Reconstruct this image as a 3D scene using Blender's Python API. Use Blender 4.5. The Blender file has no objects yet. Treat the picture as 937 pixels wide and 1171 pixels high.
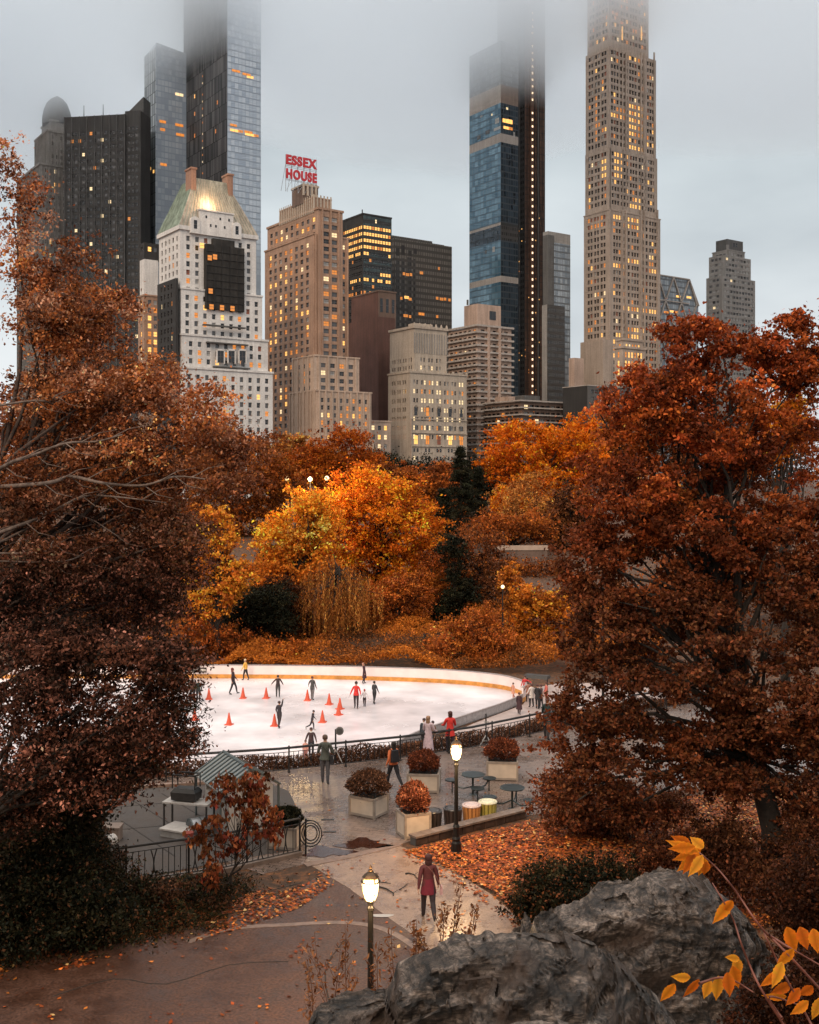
import bpy, math, random
import numpy as np
from mathutils import Vector, Matrix, noise as mnoise
R = math.radians
random.seed(7)
SC = bpy.context.scene
COL = SC.collection
CAMZ = 11.5; F = 1250.0; PX0 = 468.5; PY0 = 548.0      # camera height, focal length and horizon (photo pixels)
def W(px, py, Y):                 # the point at distance Y seen at a photo pixel
    return Vector(((px-PX0)/F*Y, Y, CAMZ-(py-PY0)/F*Y))
def G(px, py, z=0.0):             # the point on level z seen at a photo pixel
    Y = F*(CAMZ-z)/(py-PY0)
    return Vector(((px-PX0)/F*Y, Y, z))
# ------------------------------------------------------------------ materials
def new_mat(name):
    m = bpy.data.materials.new(name); m.use_nodes = True
    nt = m.node_tree
    return m, nt, nt.nodes['Principled BSDF']
def N(nt, typ, **kw):
    n = nt.nodes.new(typ)
    for k, v in kw.items():
        if k.startswith('i_'): n.inputs[k[2:].replace('_', ' ')].default_value = v
        else: setattr(n, k, v)
    return n
def ramp(nt, src, stops):
    r = nt.nodes.new('ShaderNodeValToRGB'); e = r.color_ramp.elements
    while len(e) < len(stops): e.new(0.5)
    for el, (p, c) in zip(e, stops):
        el.position = p; el.color = (*c, 1) if len(c) == 3 else c
    nt.links.new(src, r.inputs[0]); return r
def simple(name, col, rough=0.6, metal=0.0, var=0.25, scale=6.0, emit=None, estr=1.0, bump=0.0, spec=0.5, noise_detail=4):
    m, nt, b = new_mat(name)
    b.inputs['Roughness'].default_value = rough; b.inputs['Metallic'].default_value = metal
    b.inputs['Specular IOR Level'].default_value = spec
    if var > 0:
        tc = N(nt, 'ShaderNodeTexCoord'); nz = N(nt, 'ShaderNodeTexNoise'); nz.inputs['Scale'].default_value = scale; nz.inputs['Detail'].default_value = noise_detail
        nt.links.new(tc.outputs['Object'], nz.inputs['Vector'])
        a = tuple(c*(1-var) for c in col); d = tuple(min(1, c*(1+var)) for c in col)
        r = ramp(nt, nz.outputs['Fac'], [(0.3, a), (0.7, d)])
        nt.links.new(r.outputs[0], b.inputs['Base Color'])
        if bump > 0:
            bp = N(nt, 'ShaderNodeBump'); bp.inputs['Strength'].default_value = bump; bp.inputs['Distance'].default_value = 0.05
            nt.links.new(nz.outputs['Fac'], bp.inputs['Height']); nt.links.new(bp.outputs[0], b.inputs['Normal'])
    else: b.inputs['Base Color'].default_value = (*col, 1)
    if emit:
        b.inputs['Emission Color'].default_value = (*emit, 1); b.inputs['Emission Strength'].default_value = estr
    return m
def wall_mat(name, col, var=0.18, streak=0.25, scale=0.12):
    """masonry: broad tone changes, vertical weather streaks and fine course lines"""
    m, nt, b = new_mat(name); b.inputs['Roughness'].default_value = 0.85
    tc = N(nt, 'ShaderNodeTexCoord')
    n1 = N(nt, 'ShaderNodeTexNoise'); n1.inputs['Scale'].default_value = scale; n1.inputs['Detail'].default_value = 6
    nt.links.new(tc.outputs['Object'], n1.inputs['Vector'])
    mp = N(nt, 'ShaderNodeMapping'); mp.inputs['Scale'].default_value = (0.9, 0.9, 0.05)
    nt.links.new(tc.outputs['Object'], mp.inputs[0])
    n2 = N(nt, 'ShaderNodeTexNoise'); n2.inputs['Scale'].default_value = 1.0; n2.inputs['Detail'].default_value = 3
    nt.links.new(mp.outputs[0], n2.inputs['Vector'])
    n3 = N(nt, 'ShaderNodeTexNoise'); n3.inputs['Scale'].default_value = 1.6; n3.inputs['Detail'].default_value = 2
    nt.links.new(tc.outputs['Object'], n3.inputs['Vector'])
    r1 = ramp(nt, n1.outputs['Fac'], [(0.3, tuple(c*(1-var) for c in col)), (0.7, tuple(min(1, c*(1+var)) for c in col))])
    r2 = ramp(nt, n2.outputs['Fac'], [(0.35, (1-streak,)*3), (0.6, (1, 1, 1))])
    r3 = ramp(nt, n3.outputs['Fac'], [(0.3, (0.86,)*3), (0.7, (1.08,)*3)])
    mx = N(nt, 'ShaderNodeMix', data_type='RGBA', blend_type='MULTIPLY'); mx.inputs[0].default_value = 1
    nt.links.new(r1.outputs[0], mx.inputs[6]); nt.links.new(r2.outputs[0], mx.inputs[7])
    my = N(nt, 'ShaderNodeMix', data_type='RGBA', blend_type='MULTIPLY'); my.inputs[0].default_value = 1
    nt.links.new(mx.outputs[2], my.inputs[6]); nt.links.new(r3.outputs[0], my.inputs[7])
    nt.links.new(my.outputs[2], b.inputs['Base Color'])
    return m
def curtain_mat(name, c1, c2, line, px=1.5, pz=3.6, lw=0.12, rough=0.12, metal=0.0, spec=0.8, lz=None):
    """curtain wall: panels of slightly different tint between thin lines, in the building's own metres"""
    m, nt, b = new_mat(name); b.inputs['Specular IOR Level'].default_value = spec; b.inputs['Metallic'].default_value = metal
    tc = N(nt, 'ShaderNodeTexCoord'); sp = N(nt, 'ShaderNodeSeparateXYZ'); nt.links.new(tc.outputs['Object'], sp.inputs[0])
    def mth(op, a, bb=None):
        n = N(nt, 'ShaderNodeMath', operation=op)
        for i, v in enumerate((a, bb)):
            if v is None: continue
            if isinstance(v, (int, float)): n.inputs[i].default_value = v
            else: nt.links.new(v, n.inputs[i])
        return n.outputs[0]
    h = mth('ADD', sp.outputs[0], sp.outputs[1])
    u = mth('DIVIDE', h, px); v = mth('DIVIDE', sp.outputs[2], pz)
    fu = mth('FRACT', u); fv = mth('FRACT', v)
    l1 = mth('LESS_THAN', fu, lw); l2 = mth('LESS_THAN', fv, lw*1.6 if lz is None else lz); ln = mth('MAXIMUM', l1, l2)
    cb = N(nt, 'ShaderNodeCombineXYZ'); nt.links.new(mth('FLOOR', u), cb.inputs[0]); nt.links.new(mth('FLOOR', v), cb.inputs[1])
    wn = N(nt, 'ShaderNodeTexWhiteNoise', noise_dimensions='3D'); nt.links.new(cb.outputs[0], wn.inputs['Vector'])
    big = N(nt, 'ShaderNodeTexNoise'); big.inputs['Scale'].default_value = 0.035; big.inputs['Detail'].default_value = 3
    nt.links.new(tc.outputs['Object'], big.inputs['Vector'])
    av = mth('ADD', mth('MULTIPLY', wn.outputs['Value'], 0.6), mth('MULTIPLY', big.outputs['Fac'], 0.6))
    r = ramp(nt, av, [(0.25, c1), (0.95, c2)])
    mx = N(nt, 'ShaderNodeMix', data_type='RGBA'); nt.links.new(ln, mx.inputs[0]); nt.links.new(r.outputs[0], mx.inputs[6]); mx.inputs[7].default_value = (*line, 1)
    nt.links.new(mx.outputs[2], b.inputs['Base Color'])
    rr = mth('ADD', mth('MULTIPLY', ln, 0.5), rough); nt.links.new(rr, b.inputs['Roughness'])
    bp = N(nt, 'ShaderNodeBump'); bp.inputs['Strength'].default_value = 0.15; bp.inputs['Distance'].default_value = 0.3
    nt.links.new(wn.outputs['Value'], bp.inputs['Height']); nt.links.new(bp.outputs[0], b.inputs['Normal'])
    return m
def leaf_mat(name, trans=0.3, rough=0.55):
    m, nt, b = new_mat(name); b.inputs['Roughness'].default_value = rough; b.inputs['Specular IOR Level'].default_value = 0.10
    at = N(nt, 'ShaderNodeAttribute', attribute_name='leafcol')
    nt.links.new(at.outputs['Color'], b.inputs['Base Color'])
    if trans > 0:
        tr = N(nt, 'ShaderNodeBsdfTranslucent'); nt.links.new(at.outputs['Color'], tr.inputs['Color'])
        ms = N(nt, 'ShaderNodeMixShader'); ms.inputs[0].default_value = trans
        out = nt.nodes['Material Output']
        nt.links.new(b.outputs[0], ms.inputs[1]); nt.links.new(tr.outputs[0], ms.inputs[2]); nt.links.new(ms.outputs[0], out.inputs['Surface'])
    return m
M = {}
M['leaf'] = leaf_mat('leaf'); M['litter'] = leaf_mat('litter', 0.0, 0.45)
M['bark'] = simple('bark', (0.022, 0.016, 0.012), 0.9, scale=9, var=0.5)
M['brown_bark'] = simple('brown_bark', (0.06, 0.038, 0.028), 0.9, scale=8, var=0.5)
M['pale_bark'] = simple('pale_bark', (0.13, 0.092, 0.072), 0.85, scale=7, var=0.55)
M['black_metal'] = simple('black_metal', (0.006, 0.006, 0.006), 0.45, 0.3, var=0.3)
M['rail_metal'] = simple('rail_metal', (0.022, 0.02, 0.019), 0.5, 0.3, var=0.3)
# window panes
M['w_dark'] = simple('pane_dark', (0.014, 0.014, 0.017), 0.12, var=0.0, spec=0.6)
M['w_mid'] = simple('pane_mid', (0.075, 0.07, 0.07), 0.18, var=0.0, spec=0.8)
M['w_pale'] = simple('pane_blind', (0.36, 0.35, 0.33), 0.5, var=0.0)
M['w_amber'] = simple('pane_amber', (0.10, 0.04, 0.01), 0.4, var=0.0, emit=(1.0, 0.33, 0.06), estr=0.75)
M['w_lit'] = simple('pane_lit', (0.12, 0.07, 0.02), 0.4, var=0.0, emit=(1.0, 0.50, 0.13), estr=1.5)
M['w_white'] = simple('pane_white_light', (0.2, 0.16, 0.1), 0.4, var=0.0, emit=(1.0, 0.74, 0.40), estr=1.1)
M['w_red'] = simple('pane_red_blind', (0.28, 0.09, 0.05), 0.6, var=0.0)
WM = ['w_dark', 'w_mid', 'w_pale', 'w_amber', 'w_lit', 'w_white', 'w_red']
# ------------------------------------------------------------------ mesh helpers
class MB:
    def __init__(s): s.v = []; s.f = []; s.m = []
    def quad(s, a, b, c, d, mi=0):
        n = len(s.v); s.v += [tuple(a), tuple(b), tuple(c), tuple(d)]; s.f.append((n, n+1, n+2, n+3)); s.m.append(mi)
    def poly(s, pts, mi=0):
        n = len(s.v); s.v += [tuple(p) for p in pts]; s.f.append(tuple(range(n, n+len(pts)))); s.m.append(mi)
    def hexa(s, p, mi=0):        # 8 corners: bottom 0-3 ccw, top 4-7
        n = len(s.v); s.v += [tuple(q) for q in p]
        for q in ((3, 2, 1, 0), (4, 5, 6, 7), (0, 1, 5, 4), (1, 2, 6, 5), (2, 3, 7, 6), (3, 0, 4, 7)):
            s.f.append(tuple(n+i for i in q)); s.m.append(mi)
    def box(s, x0, x1, y0, y1, z0, z1, mi=0, tx=0.0, ty=0.0):
        s.hexa([(x0, y0, z0), (x1, y0, z0), (x1, y1, z0), (x0, y1, z0), (x0+tx, y0+ty, z1), (x1-tx, y0+ty, z1), (x1-tx, y1-ty, z1), (x0+tx, y1-ty, z1)], mi)
    def bar(s, a, b, w, h=None, mi=0):
        a = Vector(a); b = Vector(b); d = (b-a).normalized(); h = h or w
        up = Vector((0, 0, 1)) if abs(d.z) < 0.95 else Vector((1, 0, 0))
        x = d.cross(up).normalized()*w/2; y = x.cross(d).normalized()*h/2
        s.hexa([a-x-y, a+x-y, b+x-y, b-x-y, a-x+y, a+x+y, b+x+y, b-x+y], mi)
    def tube(s, pts, rad, sides=6, mi=0, cap=True):
        pts = [Vector(p) for p in pts]
        if isinstance(rad, (int, float)): rad = [rad]*len(pts)
        n0 = len(s.v); prev = None
        for i, p in enumerate(pts):
            d = (pts[min(i+1, len(pts)-1)]-pts[max(i-1, 0)])
            d = d.normalized() if d.length > 1e-9 else Vector((0, 0, 1))
            if prev is None:
                ref = Vector((0, 0, 1)) if abs(d.z) < 0.9 else Vector((1, 0, 0)); x = d.cross(ref).normalized()
            else:
                x = prev-d*prev.dot(d); x = x.normalized() if x.length > 1e-6 else d.orthogonal().normalized()
            prev = x; y = d.cross(x)
            for k in range(sides):
                a = 2*math.pi*k/sides; s.v.append(tuple(p+(x*math.cos(a)+y*math.sin(a))*rad[i]))
        for i in range(len(pts)-1):
            for k in range(sides):
                a = n0+i*sides+k; b = n0+i*sides+(k+1) % sides
                s.f.append((a, b, b+sides, a+sides)); s.m.append(mi)
        if cap:
            s.f.append(tuple(range(n0+sides-1, n0-1, -1))); s.m.append(mi)
            e = n0+(len(pts)-1)*sides; s.f.append(tuple(range(e, e+sides))); s.m.append(mi)
    def lathe(s, prof, c=(0, 0, 0), seg=12, mi=0, sx=1.0, sy=1.0, flute=0.0, lean=(0, 0)):
        n0 = len(s.v); z0 = prof[0][1]
        for r, z in prof:
            for k in range(seg):
                a = 2*math.pi*k/seg; q = r*(1-flute*(k % 2))
                s.v.append((c[0]+q*sx*math.cos(a)+lean[0]*(z-z0), c[1]+q*sy*math.sin(a)+lean[1]*(z-z0), c[2]+z))
        for i in range(len(prof)-1):
            for k in range(seg):
                a = n0+i*seg+k; b = n0+i*seg+(k+1) % seg
                s.f.append((a, b, b+seg, a+seg)); s.m.append(mi)
        s.f.append(tuple(range(n0+seg-1, n0-1, -1))); s.m.append(mi)
        e = n0+(len(prof)-1)*seg; s.f.append(tuple(range(e, e+seg))); s.m.append(mi)
    def build(s, name, mats, parent=None, smooth=False, loc=None):
        me = bpy.data.meshes.new(name); me.from_pydata(s.v, [], s.f)
        if not isinstance(mats, (list, tuple)): mats = [mats]
        for m in mats: me.materials.append(M[m] if isinstance(m, str) else m)
        if len(mats) > 1: me.polygons.foreach_set('material_index', np.array(s.m, dtype=np.int32))
        if smooth: me.polygons.foreach_set('use_smooth', np.ones(len(s.f), dtype=bool))
        me.update(); o = bpy.data.objects.new(name, me); COL.objects.link(o)
        if parent: o.parent = parent
        if loc is not None: o.location = loc
        return o
def tag(o, label, cat=None, group=None, kind=None):
    if label: o['label'] = label
    if cat: o['category'] = cat
    if group: o['group'] = group
    if kind: o['kind'] = kind
    return o
def empty(name, label, cat, loc=(0, 0, 0), rz=0.0, group=None):
    o = bpy.data.objects.new(name, None); COL.objects.link(o); o.location = loc; o.rotation_euler = (0, 0, rz)
    o.empty_display_size = 0.3
    return tag(o, label, cat, group)
def copy_tree(o, parent=None):
    c = o.copy(); COL.objects.link(c); c.parent = parent
    for ch in [k for k in o.children]: copy_tree(ch, c)
    return c
# vectorised value noise
def vnoise(P, seed=0):
    P = np.asarray(P, float); I = np.floor(P).astype(np.int64); f = P-I; f = f*f*(3-2*f)
    def h(i, j, k):
        n = (i*374761393+j*668265263+k*2147483647+seed*1274126177) & 0xffffffff
        n = ((n ^ (n >> 13))*1274126177) & 0xffffffff
        return ((n ^ (n >> 16)) & 0xffff)/65535.0
    o = 0
    for a in (0, 1):
        for b in (0, 1):
            for c in (0, 1):
                w = (f[:, 0] if a else 1-f[:, 0])*(f[:, 1] if b else 1-f[:, 1])*(f[:, 2] if c else 1-f[:, 2])
                o = o+w*h(I[:, 0]+a, I[:, 1]+b, I[:, 2]+c)
    return o
def fbm(P, oct=4, seed=0, gain=0.5):
    P = np.asarray(P, float); s = 0; a = 1; t = 0
    for i in range(oct): s = s+a*vnoise(P*2**i+17.3*i, seed+i); t += a; a *= gain
    return s/t
# ------------------------------------------------------------------ camera, light, sky
cam = bpy.data.cameras.new('camera'); co = bpy.data.objects.new('camera', cam); COL.objects.link(co); SC.camera = co
co.location = (0, 0, CAMZ); co.rotation_euler = (R(90), 0, 0)
cam.sensor_fit = 'HORIZONTAL'; cam.sensor_width = 36; cam.lens = 36*F/937; cam.shift_y = -(585.5-PY0)/937; cam.clip_end = 6000; cam.clip_start = 0.2
SC.view_settings.view_transform = 'Standard'; SC.view_settings.look = 'None'; SC.view_settings.gamma = 1; SC.view_settings.exposure = 0.12
SC.render.engine = 'CYCLES'; cy = SC.cycles
cy.use_denoising = True; cy.max_bounces = 10; cy.diffuse_bounces = 3; cy.glossy_bounces = 3; cy.transmission_bounces = 3; cy.volume_bounces = 8
cy.transparent_max_bounces = 6; cy.caustics_reflective = False; cy.caustics_refractive = False; cy.sample_clamp_indirect = 6
cy.use_adaptive_sampling = True; cy.adaptive_threshold = 0.02
world = bpy.data.worlds.new('World'); SC.world = world; world.use_nodes = True
nt = world.node_tree; bg = nt.nodes['Background']
SUN_EL, SUN_AZ = R(38), R(205)          # azimuth clockwise from +Y: low behind the camera, a little to the left
sky = N(nt, 'ShaderNodeTexSky', sky_type='NISHITA'); sky.sun_disc = False; sky.sun_elevation = SUN_EL; sky.sun_rotation = SUN_AZ
sky.air_density = 2.0; sky.dust_density = 4.0
tc = N(nt, 'ShaderNodeTexCoord'); sp = N(nt, 'ShaderNodeSeparateXYZ'); nt.links.new(tc.outputs['Generated'], sp.inputs[0])
mp = N(nt, 'ShaderNodeMapping'); mp.inputs['Scale'].default_value = (1.6, 1.6, 4.0); nt.links.new(tc.outputs['Generated'], mp.inputs[0])
cl = N(nt, 'ShaderNodeTexNoise'); cl.inputs['Scale'].default_value = 1.7; cl.inputs['Detail'].default_value = 5; cl.inputs['Roughness'].default_value = 0.5
nt.links.new(mp.outputs[0], cl.inputs['Vector'])
# overcast: pale towards the horizon, greyer band above it, brighter again towards the zenith
g = ramp(nt, sp.outputs[2], [(0.0, (0.74, 0.77, 0.80)), (0.16, (0.66, 0.71, 0.745)), (0.36, (0.52, 0.58, 0.605)), (0.55, (1.2, 1.17, 1.13)), (1.0, (1.75, 1.66, 1.56))])
cr = ramp(nt, cl.outputs['Fac'], [(0.30, (0.74, 0.755, 0.78)), (0.70, (1.20, 1.19, 1.18))])
mu = N(nt, 'ShaderNodeMix', data_type='RGBA', blend_type='MULTIPLY'); mu.inputs[0].default_value = 1
nt.links.new(g.outputs[0], mu.inputs[6]); nt.links.new(cr.outputs[0], mu.inputs[7])
sc_ = N(nt, 'ShaderNodeVectorMath', operation='SCALE'); sc_.inputs['Scale'].default_value = 10.0; nt.links.new(mu.outputs[2], sc_.inputs[0])
mx = N(nt, 'ShaderNodeMix', data_type='RGBA'); mx.inputs[0].default_value = 0.92
nt.links.new(sky.outputs[0], mx.inputs[6]); nt.links.new(sc_.outputs[0], mx.inputs[7]); nt.links.new(mx.outputs[2], bg.inputs['Color'])
bg.inputs['Strength'].default_value = 0.1
sl = bpy.data.lights.new('sun', 'SUN'); sl.energy = 1.7; sl.angle = R(25); sl.color = (1.0, 0.76, 0.55)
so = bpy.data.objects.new('sun', sl); COL.objects.link(so)
d = Vector((math.sin(SUN_AZ)*math.cos(SUN_EL), math.cos(SUN_AZ)*math.cos(SUN_EL), math.sin(SUN_EL)))
so.rotation_euler = d.to_track_quat('Z', 'Y').to_euler(); so.location = (-40, -60, 80)
# ------------------------------------------------------------------ low cloud that swallows the tower tops
def low_cloud():
    nx, ny = 120, 24; X0, X1, Y0, Y1 = -900, 900, 470, 780; ZB, ZT = 228, 305
    v = []; f = []
    for top in (0, 1):
        for j in range(ny+1):
            for i in range(nx+1):
                x = X0+(X1-X0)*i/nx; y = Y0+(Y1-Y0)*j/ny
                z = ZT if top else 5*(mnoise.noise(Vector((x/85, y/130, 3.1)))+0.5*mnoise.noise(Vector((x/37, y/60, 7.7))))+CLOUD_TILT(x)
                v.append((x, y, z))
    n = (nx+1)*(ny+1); q = lambda i, j: j*(nx+1)+i
    for j in range(ny):
        for i in range(nx):
            f.append((q(i, j), q(i, j+1), q(i+1, j+1), q(i+1, j))); f.append((n+q(i, j), n+q(i+1, j), n+q(i+1, j+1), n+q(i, j+1)))
    for i in range(nx):
        f.append((q(i, 0), q(i+1, 0), n+q(i+1, 0), n+q(i, 0))); f.append((q(i+1, ny), q(i, ny), n+q(i, ny), n+q(i+1, ny)))
    for j in range(ny):
        f.append((q(0, j+1), q(0, j), n+q(0, j), n+q(0, j+1))); f.append((q(nx, j), q(nx, j+1), n+q(nx, j+1), n+q(nx, j)))
    me = bpy.data.meshes.new('low_cloud'); me.from_pydata(v, [], f); me.update()
    m = bpy.data.materials.new('cloud'); m.use_nodes = True; t = m.node_tree; t.nodes.clear()
    o_ = t.nodes.new('ShaderNodeOutputMaterial'); pv = t.nodes.new('ShaderNodeVolumePrincipled')
    pv.inputs['Color'].default_value = (0.915, 0.95, 0.982, 1); pv.inputs['Density'].default_value = 0.020; pv.inputs['Anisotropy'].default_value = 0.75
    t.links.new(pv.outputs[0], o_.inputs['Volume']); me.materials.append(m)
    o = bpy.data.objects.new('low_cloud', me); COL.objects.link(o)
    tag(o, 'grey low cloud hiding the tops of the tallest towers', None, None, 'stuff')
def CLOUD_TILT(x): return float(np.interp(x, [-900, -218, -197, -165, -125, -60, 25, 75, 98, 120, 200, 900], [222, 211, 221, 237, 249, 240, 226, 228, 238, 243, 240, 234]))
low_cloud()
# ------------------------------------------------------------------ terrain
ICE_Z = -3.5
FENCE = [G(120, 900), G(190, 894), G(320, 885), G(460, 870), G(540, 858), G(625, 839), G(720, 819), G(800, 806)]
def fence_y(x):
    for a, b in zip(FENCE, FENCE[1:]):
        if x <= b.x: return a.y+(b.y-a.y)*(x-a.x)/(b.x-a.x)
    return FENCE[-1].y+(x-FENCE[-1].x)*0.5
def lerp(a, b, t): return a+(b-a)*max(0.0, min(1.0, t))
def ground_h(x, y):
    fy = fence_y(x)
    if y <= fy+1.0:
        z = 0.0
        if y < 21: z = (21-y)*0.46
        r = math.hypot(x-0, y+2)
        return min(z, 9.75)
    if y < 88: z = lerp(0.0, ICE_Z-0.05, (y-fy-1.0)/4.5)
    elif y < 112: z = lerp(ICE_Z-0.05, -0.6, (y-88)/24)
    elif y < 170: z = lerp(-0.6, 3.2, (y-112)/58)
    else: z = lerp(3.2, 4.0, (y-170)/100)
    return z
def ground():
    ys = list(np.arange(-60, 20, 4.0))+list(np.arange(20, 40, 2))+list(np.arange(40, 60, 0.8))+list(np.arange(60, 120, 3))+list(np.arange(120, 300, 10))+[340, 420, 600, 1000, 1800, 3000, 5000]
    xs = [-4000, -2000, -1000, -500, -250, -150, -100, -70]+list(np.arange(-56, 56, 1.6))+[70, 100, 150, 250, 500, 1000, 2000, 4000]
    b = MB(); nx = len(xs)
    for y in ys:
        for x in xs:
            z = ground_h(max(-60, min(60, x)), y)
            if y > 88: z += 0.5*mnoise.noise(Vector((x/9, y/9, 1)))
            b.v.append((x, y, z))
    for j in range(len(ys)-1):
        for i in range(nx-1):
            a = j*nx+i; b.f.append((a, a+1, a+1+nx, a+nx)); b.m.append(0)
    m, nt, bs = new_mat('ground_soil'); bs.inputs['Roughness'].default_value = 0.9
    tc = N(nt, 'ShaderNodeTexCoord'); n1 = N(nt, 'ShaderNodeTexNoise'); n1.inputs['Scale'].default_value = 2.5; n1.inputs['Detail'].default_value = 9; n1.inputs['Roughness'].default_value = 0.75
    nt.links.new(tc.outputs['Object'], n1.inputs['Vector'])
    r = ramp(nt, n1.outputs['Fac'], [(0.30, (0.018, 0.012, 0.007)), (0.5, (0.06, 0.028, 0.012)), (0.63, (0.19, 0.07, 0.02)), (0.75, (0.08, 0.05, 0.02))])
    nt.links.new(r.outputs[0], bs.inputs['Base Color'])
    o = b.build('ground', m, smooth=True); tag(o, 'leaf strewn park ground rising towards the street', None, None, 'structure')
ground()
def wet(name, c1, c2, r0, r1, scale=0.5, brick=False, fine=30.0, bump=0.1, grit=(0.72, 1.2)):
    m, nt, b = new_mat(name)
    tc = N(nt, 'ShaderNodeTexCoord')
    n1 = N(nt, 'ShaderNodeTexNoise'); n1.inputs['Scale'].default_value = scale; n1.inputs['Detail'].default_value = 7; n1.inputs['Roughness'].default_value = 0.65
    n2 = N(nt, 'ShaderNodeTexNoise'); n2.inputs['Scale'].default_value = fine; n2.inputs['Detail'].default_value = 3
    for n in (n1, n2): nt.links.new(tc.outputs['Object'], n.inputs['Vector'])
    ra = ramp(nt, n1.outputs['Fac'], [(0.32, c1), (0.68, c2)])
    rb = ramp(nt, n2.outputs['Fac'], [(0.3, (grit[0],)*3), (0.7, (grit[1],)*3)])
    mu = N(nt, 'ShaderNodeMix', data_type='RGBA', blend_type='MULTIPLY'); mu.inputs[0].default_value = 1
    nt.links.new(ra.outputs[0], mu.inputs[6]); nt.links.new(rb.outputs[0], mu.inputs[7]); last = mu.outputs[2]
    bp = N(nt, 'ShaderNodeBump'); bp.inputs['Strength'].default_value = bump; bp.inputs['Distance'].default_value = 0.01
    nt.links.new(n2.outputs['Fac'], bp.inputs['Height'])
    if brick:
        mp = N(nt, 'ShaderNodeMapping'); mp.inputs['Rotation'].default_value = (0, 0, R(20)); nt.links.new(tc.outputs['Object'], mp.inputs[0])
        br = N(nt, 'ShaderNodeTexBrick'); br.inputs['Scale'].default_value = 1.0; br.inputs['Brick Width'].default_value = 0.42; br.inputs['Row Height'].default_value = 0.21
        br.inputs['Mortar Size'].default_value = 0.012; br.inputs['Color1'].default_value = (0.85, 0.85, 0.85, 1); br.inputs['Color2'].default_value = (1.15, 1.1, 1.05, 1); br.inputs['Mortar'].default_value = (0.4, 0.4, 0.4, 1)
        nt.links.new(mp.outputs[0], br.inputs['Vector'])
        m2 = N(nt, 'ShaderNodeMix', data_type='RGBA', blend_type='MULTIPLY'); m2.inputs[0].default_value = 0.9
        nt.links.new(last, m2.inputs[6]); nt.links.new(br.outputs['Color'], m2.inputs[7]); last = m2.outputs[2]
        b2 = N(nt, 'ShaderNodeBump'); b2.inputs['Strength'].default_value = 0.25; b2.inputs['Distance'].default_value = 0.01; b2.invert = True
        nt.links.new(br.outputs['Fac'], b2.inputs['Height']); nt.links.new(bp.outputs[0], b2.inputs['Normal']); bp = b2
    nt.links.new(last, b.inputs['Base Color']); nt.links.new(bp.outputs[0], b.inputs['Normal'])
    rr = ramp(nt, n1.outputs['Fac'], [(0.38, (r0,)*3), (0.62, (r1,)*3)]); nt.links.new(rr.outputs[0], b.inputs['Roughness'])
    return m
M['plaza'] = wet('wet_pavers', (0.13, 0.092, 0.075), (0.25, 0.185, 0.155), 0.12, 0.40, 0.45, True)
M['concrete'] = wet('damp_concrete', (0.19, 0.122, 0.086), (0.33, 0.225, 0.165), 0.20, 0.42, 1.4, fine=26, bump=0.3, grit=(0.62, 1.25))
M['asphalt'] = wet('damp_asphalt', (0.050, 0.022, 0.013), (0.098, 0.044, 0.026), 0.40, 0.68, 1.3, fine=16, bump=0.7, grit=(0.45, 1.45))
M['strip'] = simple('gutter_stone', (0.19, 0.125, 0.095), 0.5, scale=5, var=0.3)
M['ice'] = wet('rink_ice', (0.70, 0.645, 0.665), (0.79, 0.735, 0.75), 0.22, 0.5, 0.08, fine=0.35, bump=0.02)
def sheet(name, label, pts, mat, z, thick=0.0, kind='structure'):
    """ground sheet: polygon of (x, y), with a real edge below it"""
    b = MB(); n = len(pts); area = sum(pts[i][0]*pts[(i+1) % n][1]-pts[(i+1) % n][0]*pts[i][1] for i in range(n))
    if area < 0: pts = pts[::-1]
    b.v = [(p[0], p[1], z) for p in pts]+[(p[0], p[1], z-thick-0.05) for p in pts]
    b.f.append(tuple(range(n))); b.m.append(0)
    for i in range(n): b.f.append((i, n+i, n+(i+1) % n, (i+1) % n)); b.m.append(0)
    o = b.build(name, mat); tag(o, label, None, None, kind); return o
def smooth_poly(pts, n=6):      # Catmull-Rom through 2-D points
    out = []
    P = [Vector((p[0], p[1])) for p in pts]
    for i in range(len(P)-1):
        p0 = P[max(i-1, 0)]; p1 = P[i]; p2 = P[i+1]; p3 = P[min(i+2, len(P)-1)]
        for k in range(n):
            t = k/n; out.append(0.5*((2*p1)+(p2-p0)*t+(2*p0-5*p1+4*p2-p3)*t*t+(3*p1-p0-3*p2+p3)*t**3))
    out.append(P[-1]); return out
# asphalt path in the left foreground
asp = [G(-260, 1150), G(0, 1106), G(120, 1083), G(240, 1058), G(330, 1026), G(372, 996), G(398, 1010), G(470, 1062), G(560, 1130), G(700, 1215)]
asp2 = [(p.x, p.y) for p in asp]+[(9, 17.0), (-16, 17.0)]
sheet('asphalt_path', 'brown damp asphalt path in the left foreground', asp2, 'asphalt', 0.006)
# pale concrete walk between plaza and path
wk = [G(352, 988), G(455, 967), G(500, 985), G(560, 1022), G(600, 1056), G(640, 1090), G(760, 1200), G(640, 1215), G(523, 1120), G(470, 1068), G(440, 1047), G(400, 1017)]
sheet('concrete_walk', 'pale damp concrete walk leading down to the plaza', [(p.x, p.y) for p in wk], 'concrete', 0.013)
# plaza of wet pavers: from the walk to the railing
pz = [G(300, 1000), G(352, 988), G(455, 967), G(470, 962), G(600, 934), G(760, 905), G(980, 880)]+[Vector((18, fence_y(18)+0.6, 0))]+[Vector((p.x, p.y+0.6, 0)) for p in FENCE[::-1]]+[G(100, 930)]
sheet('plaza', 'wet brown paved plaza beside the skating rink', [(p.x, p.y) for p in pz], 'plaza', 0.009)
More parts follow.
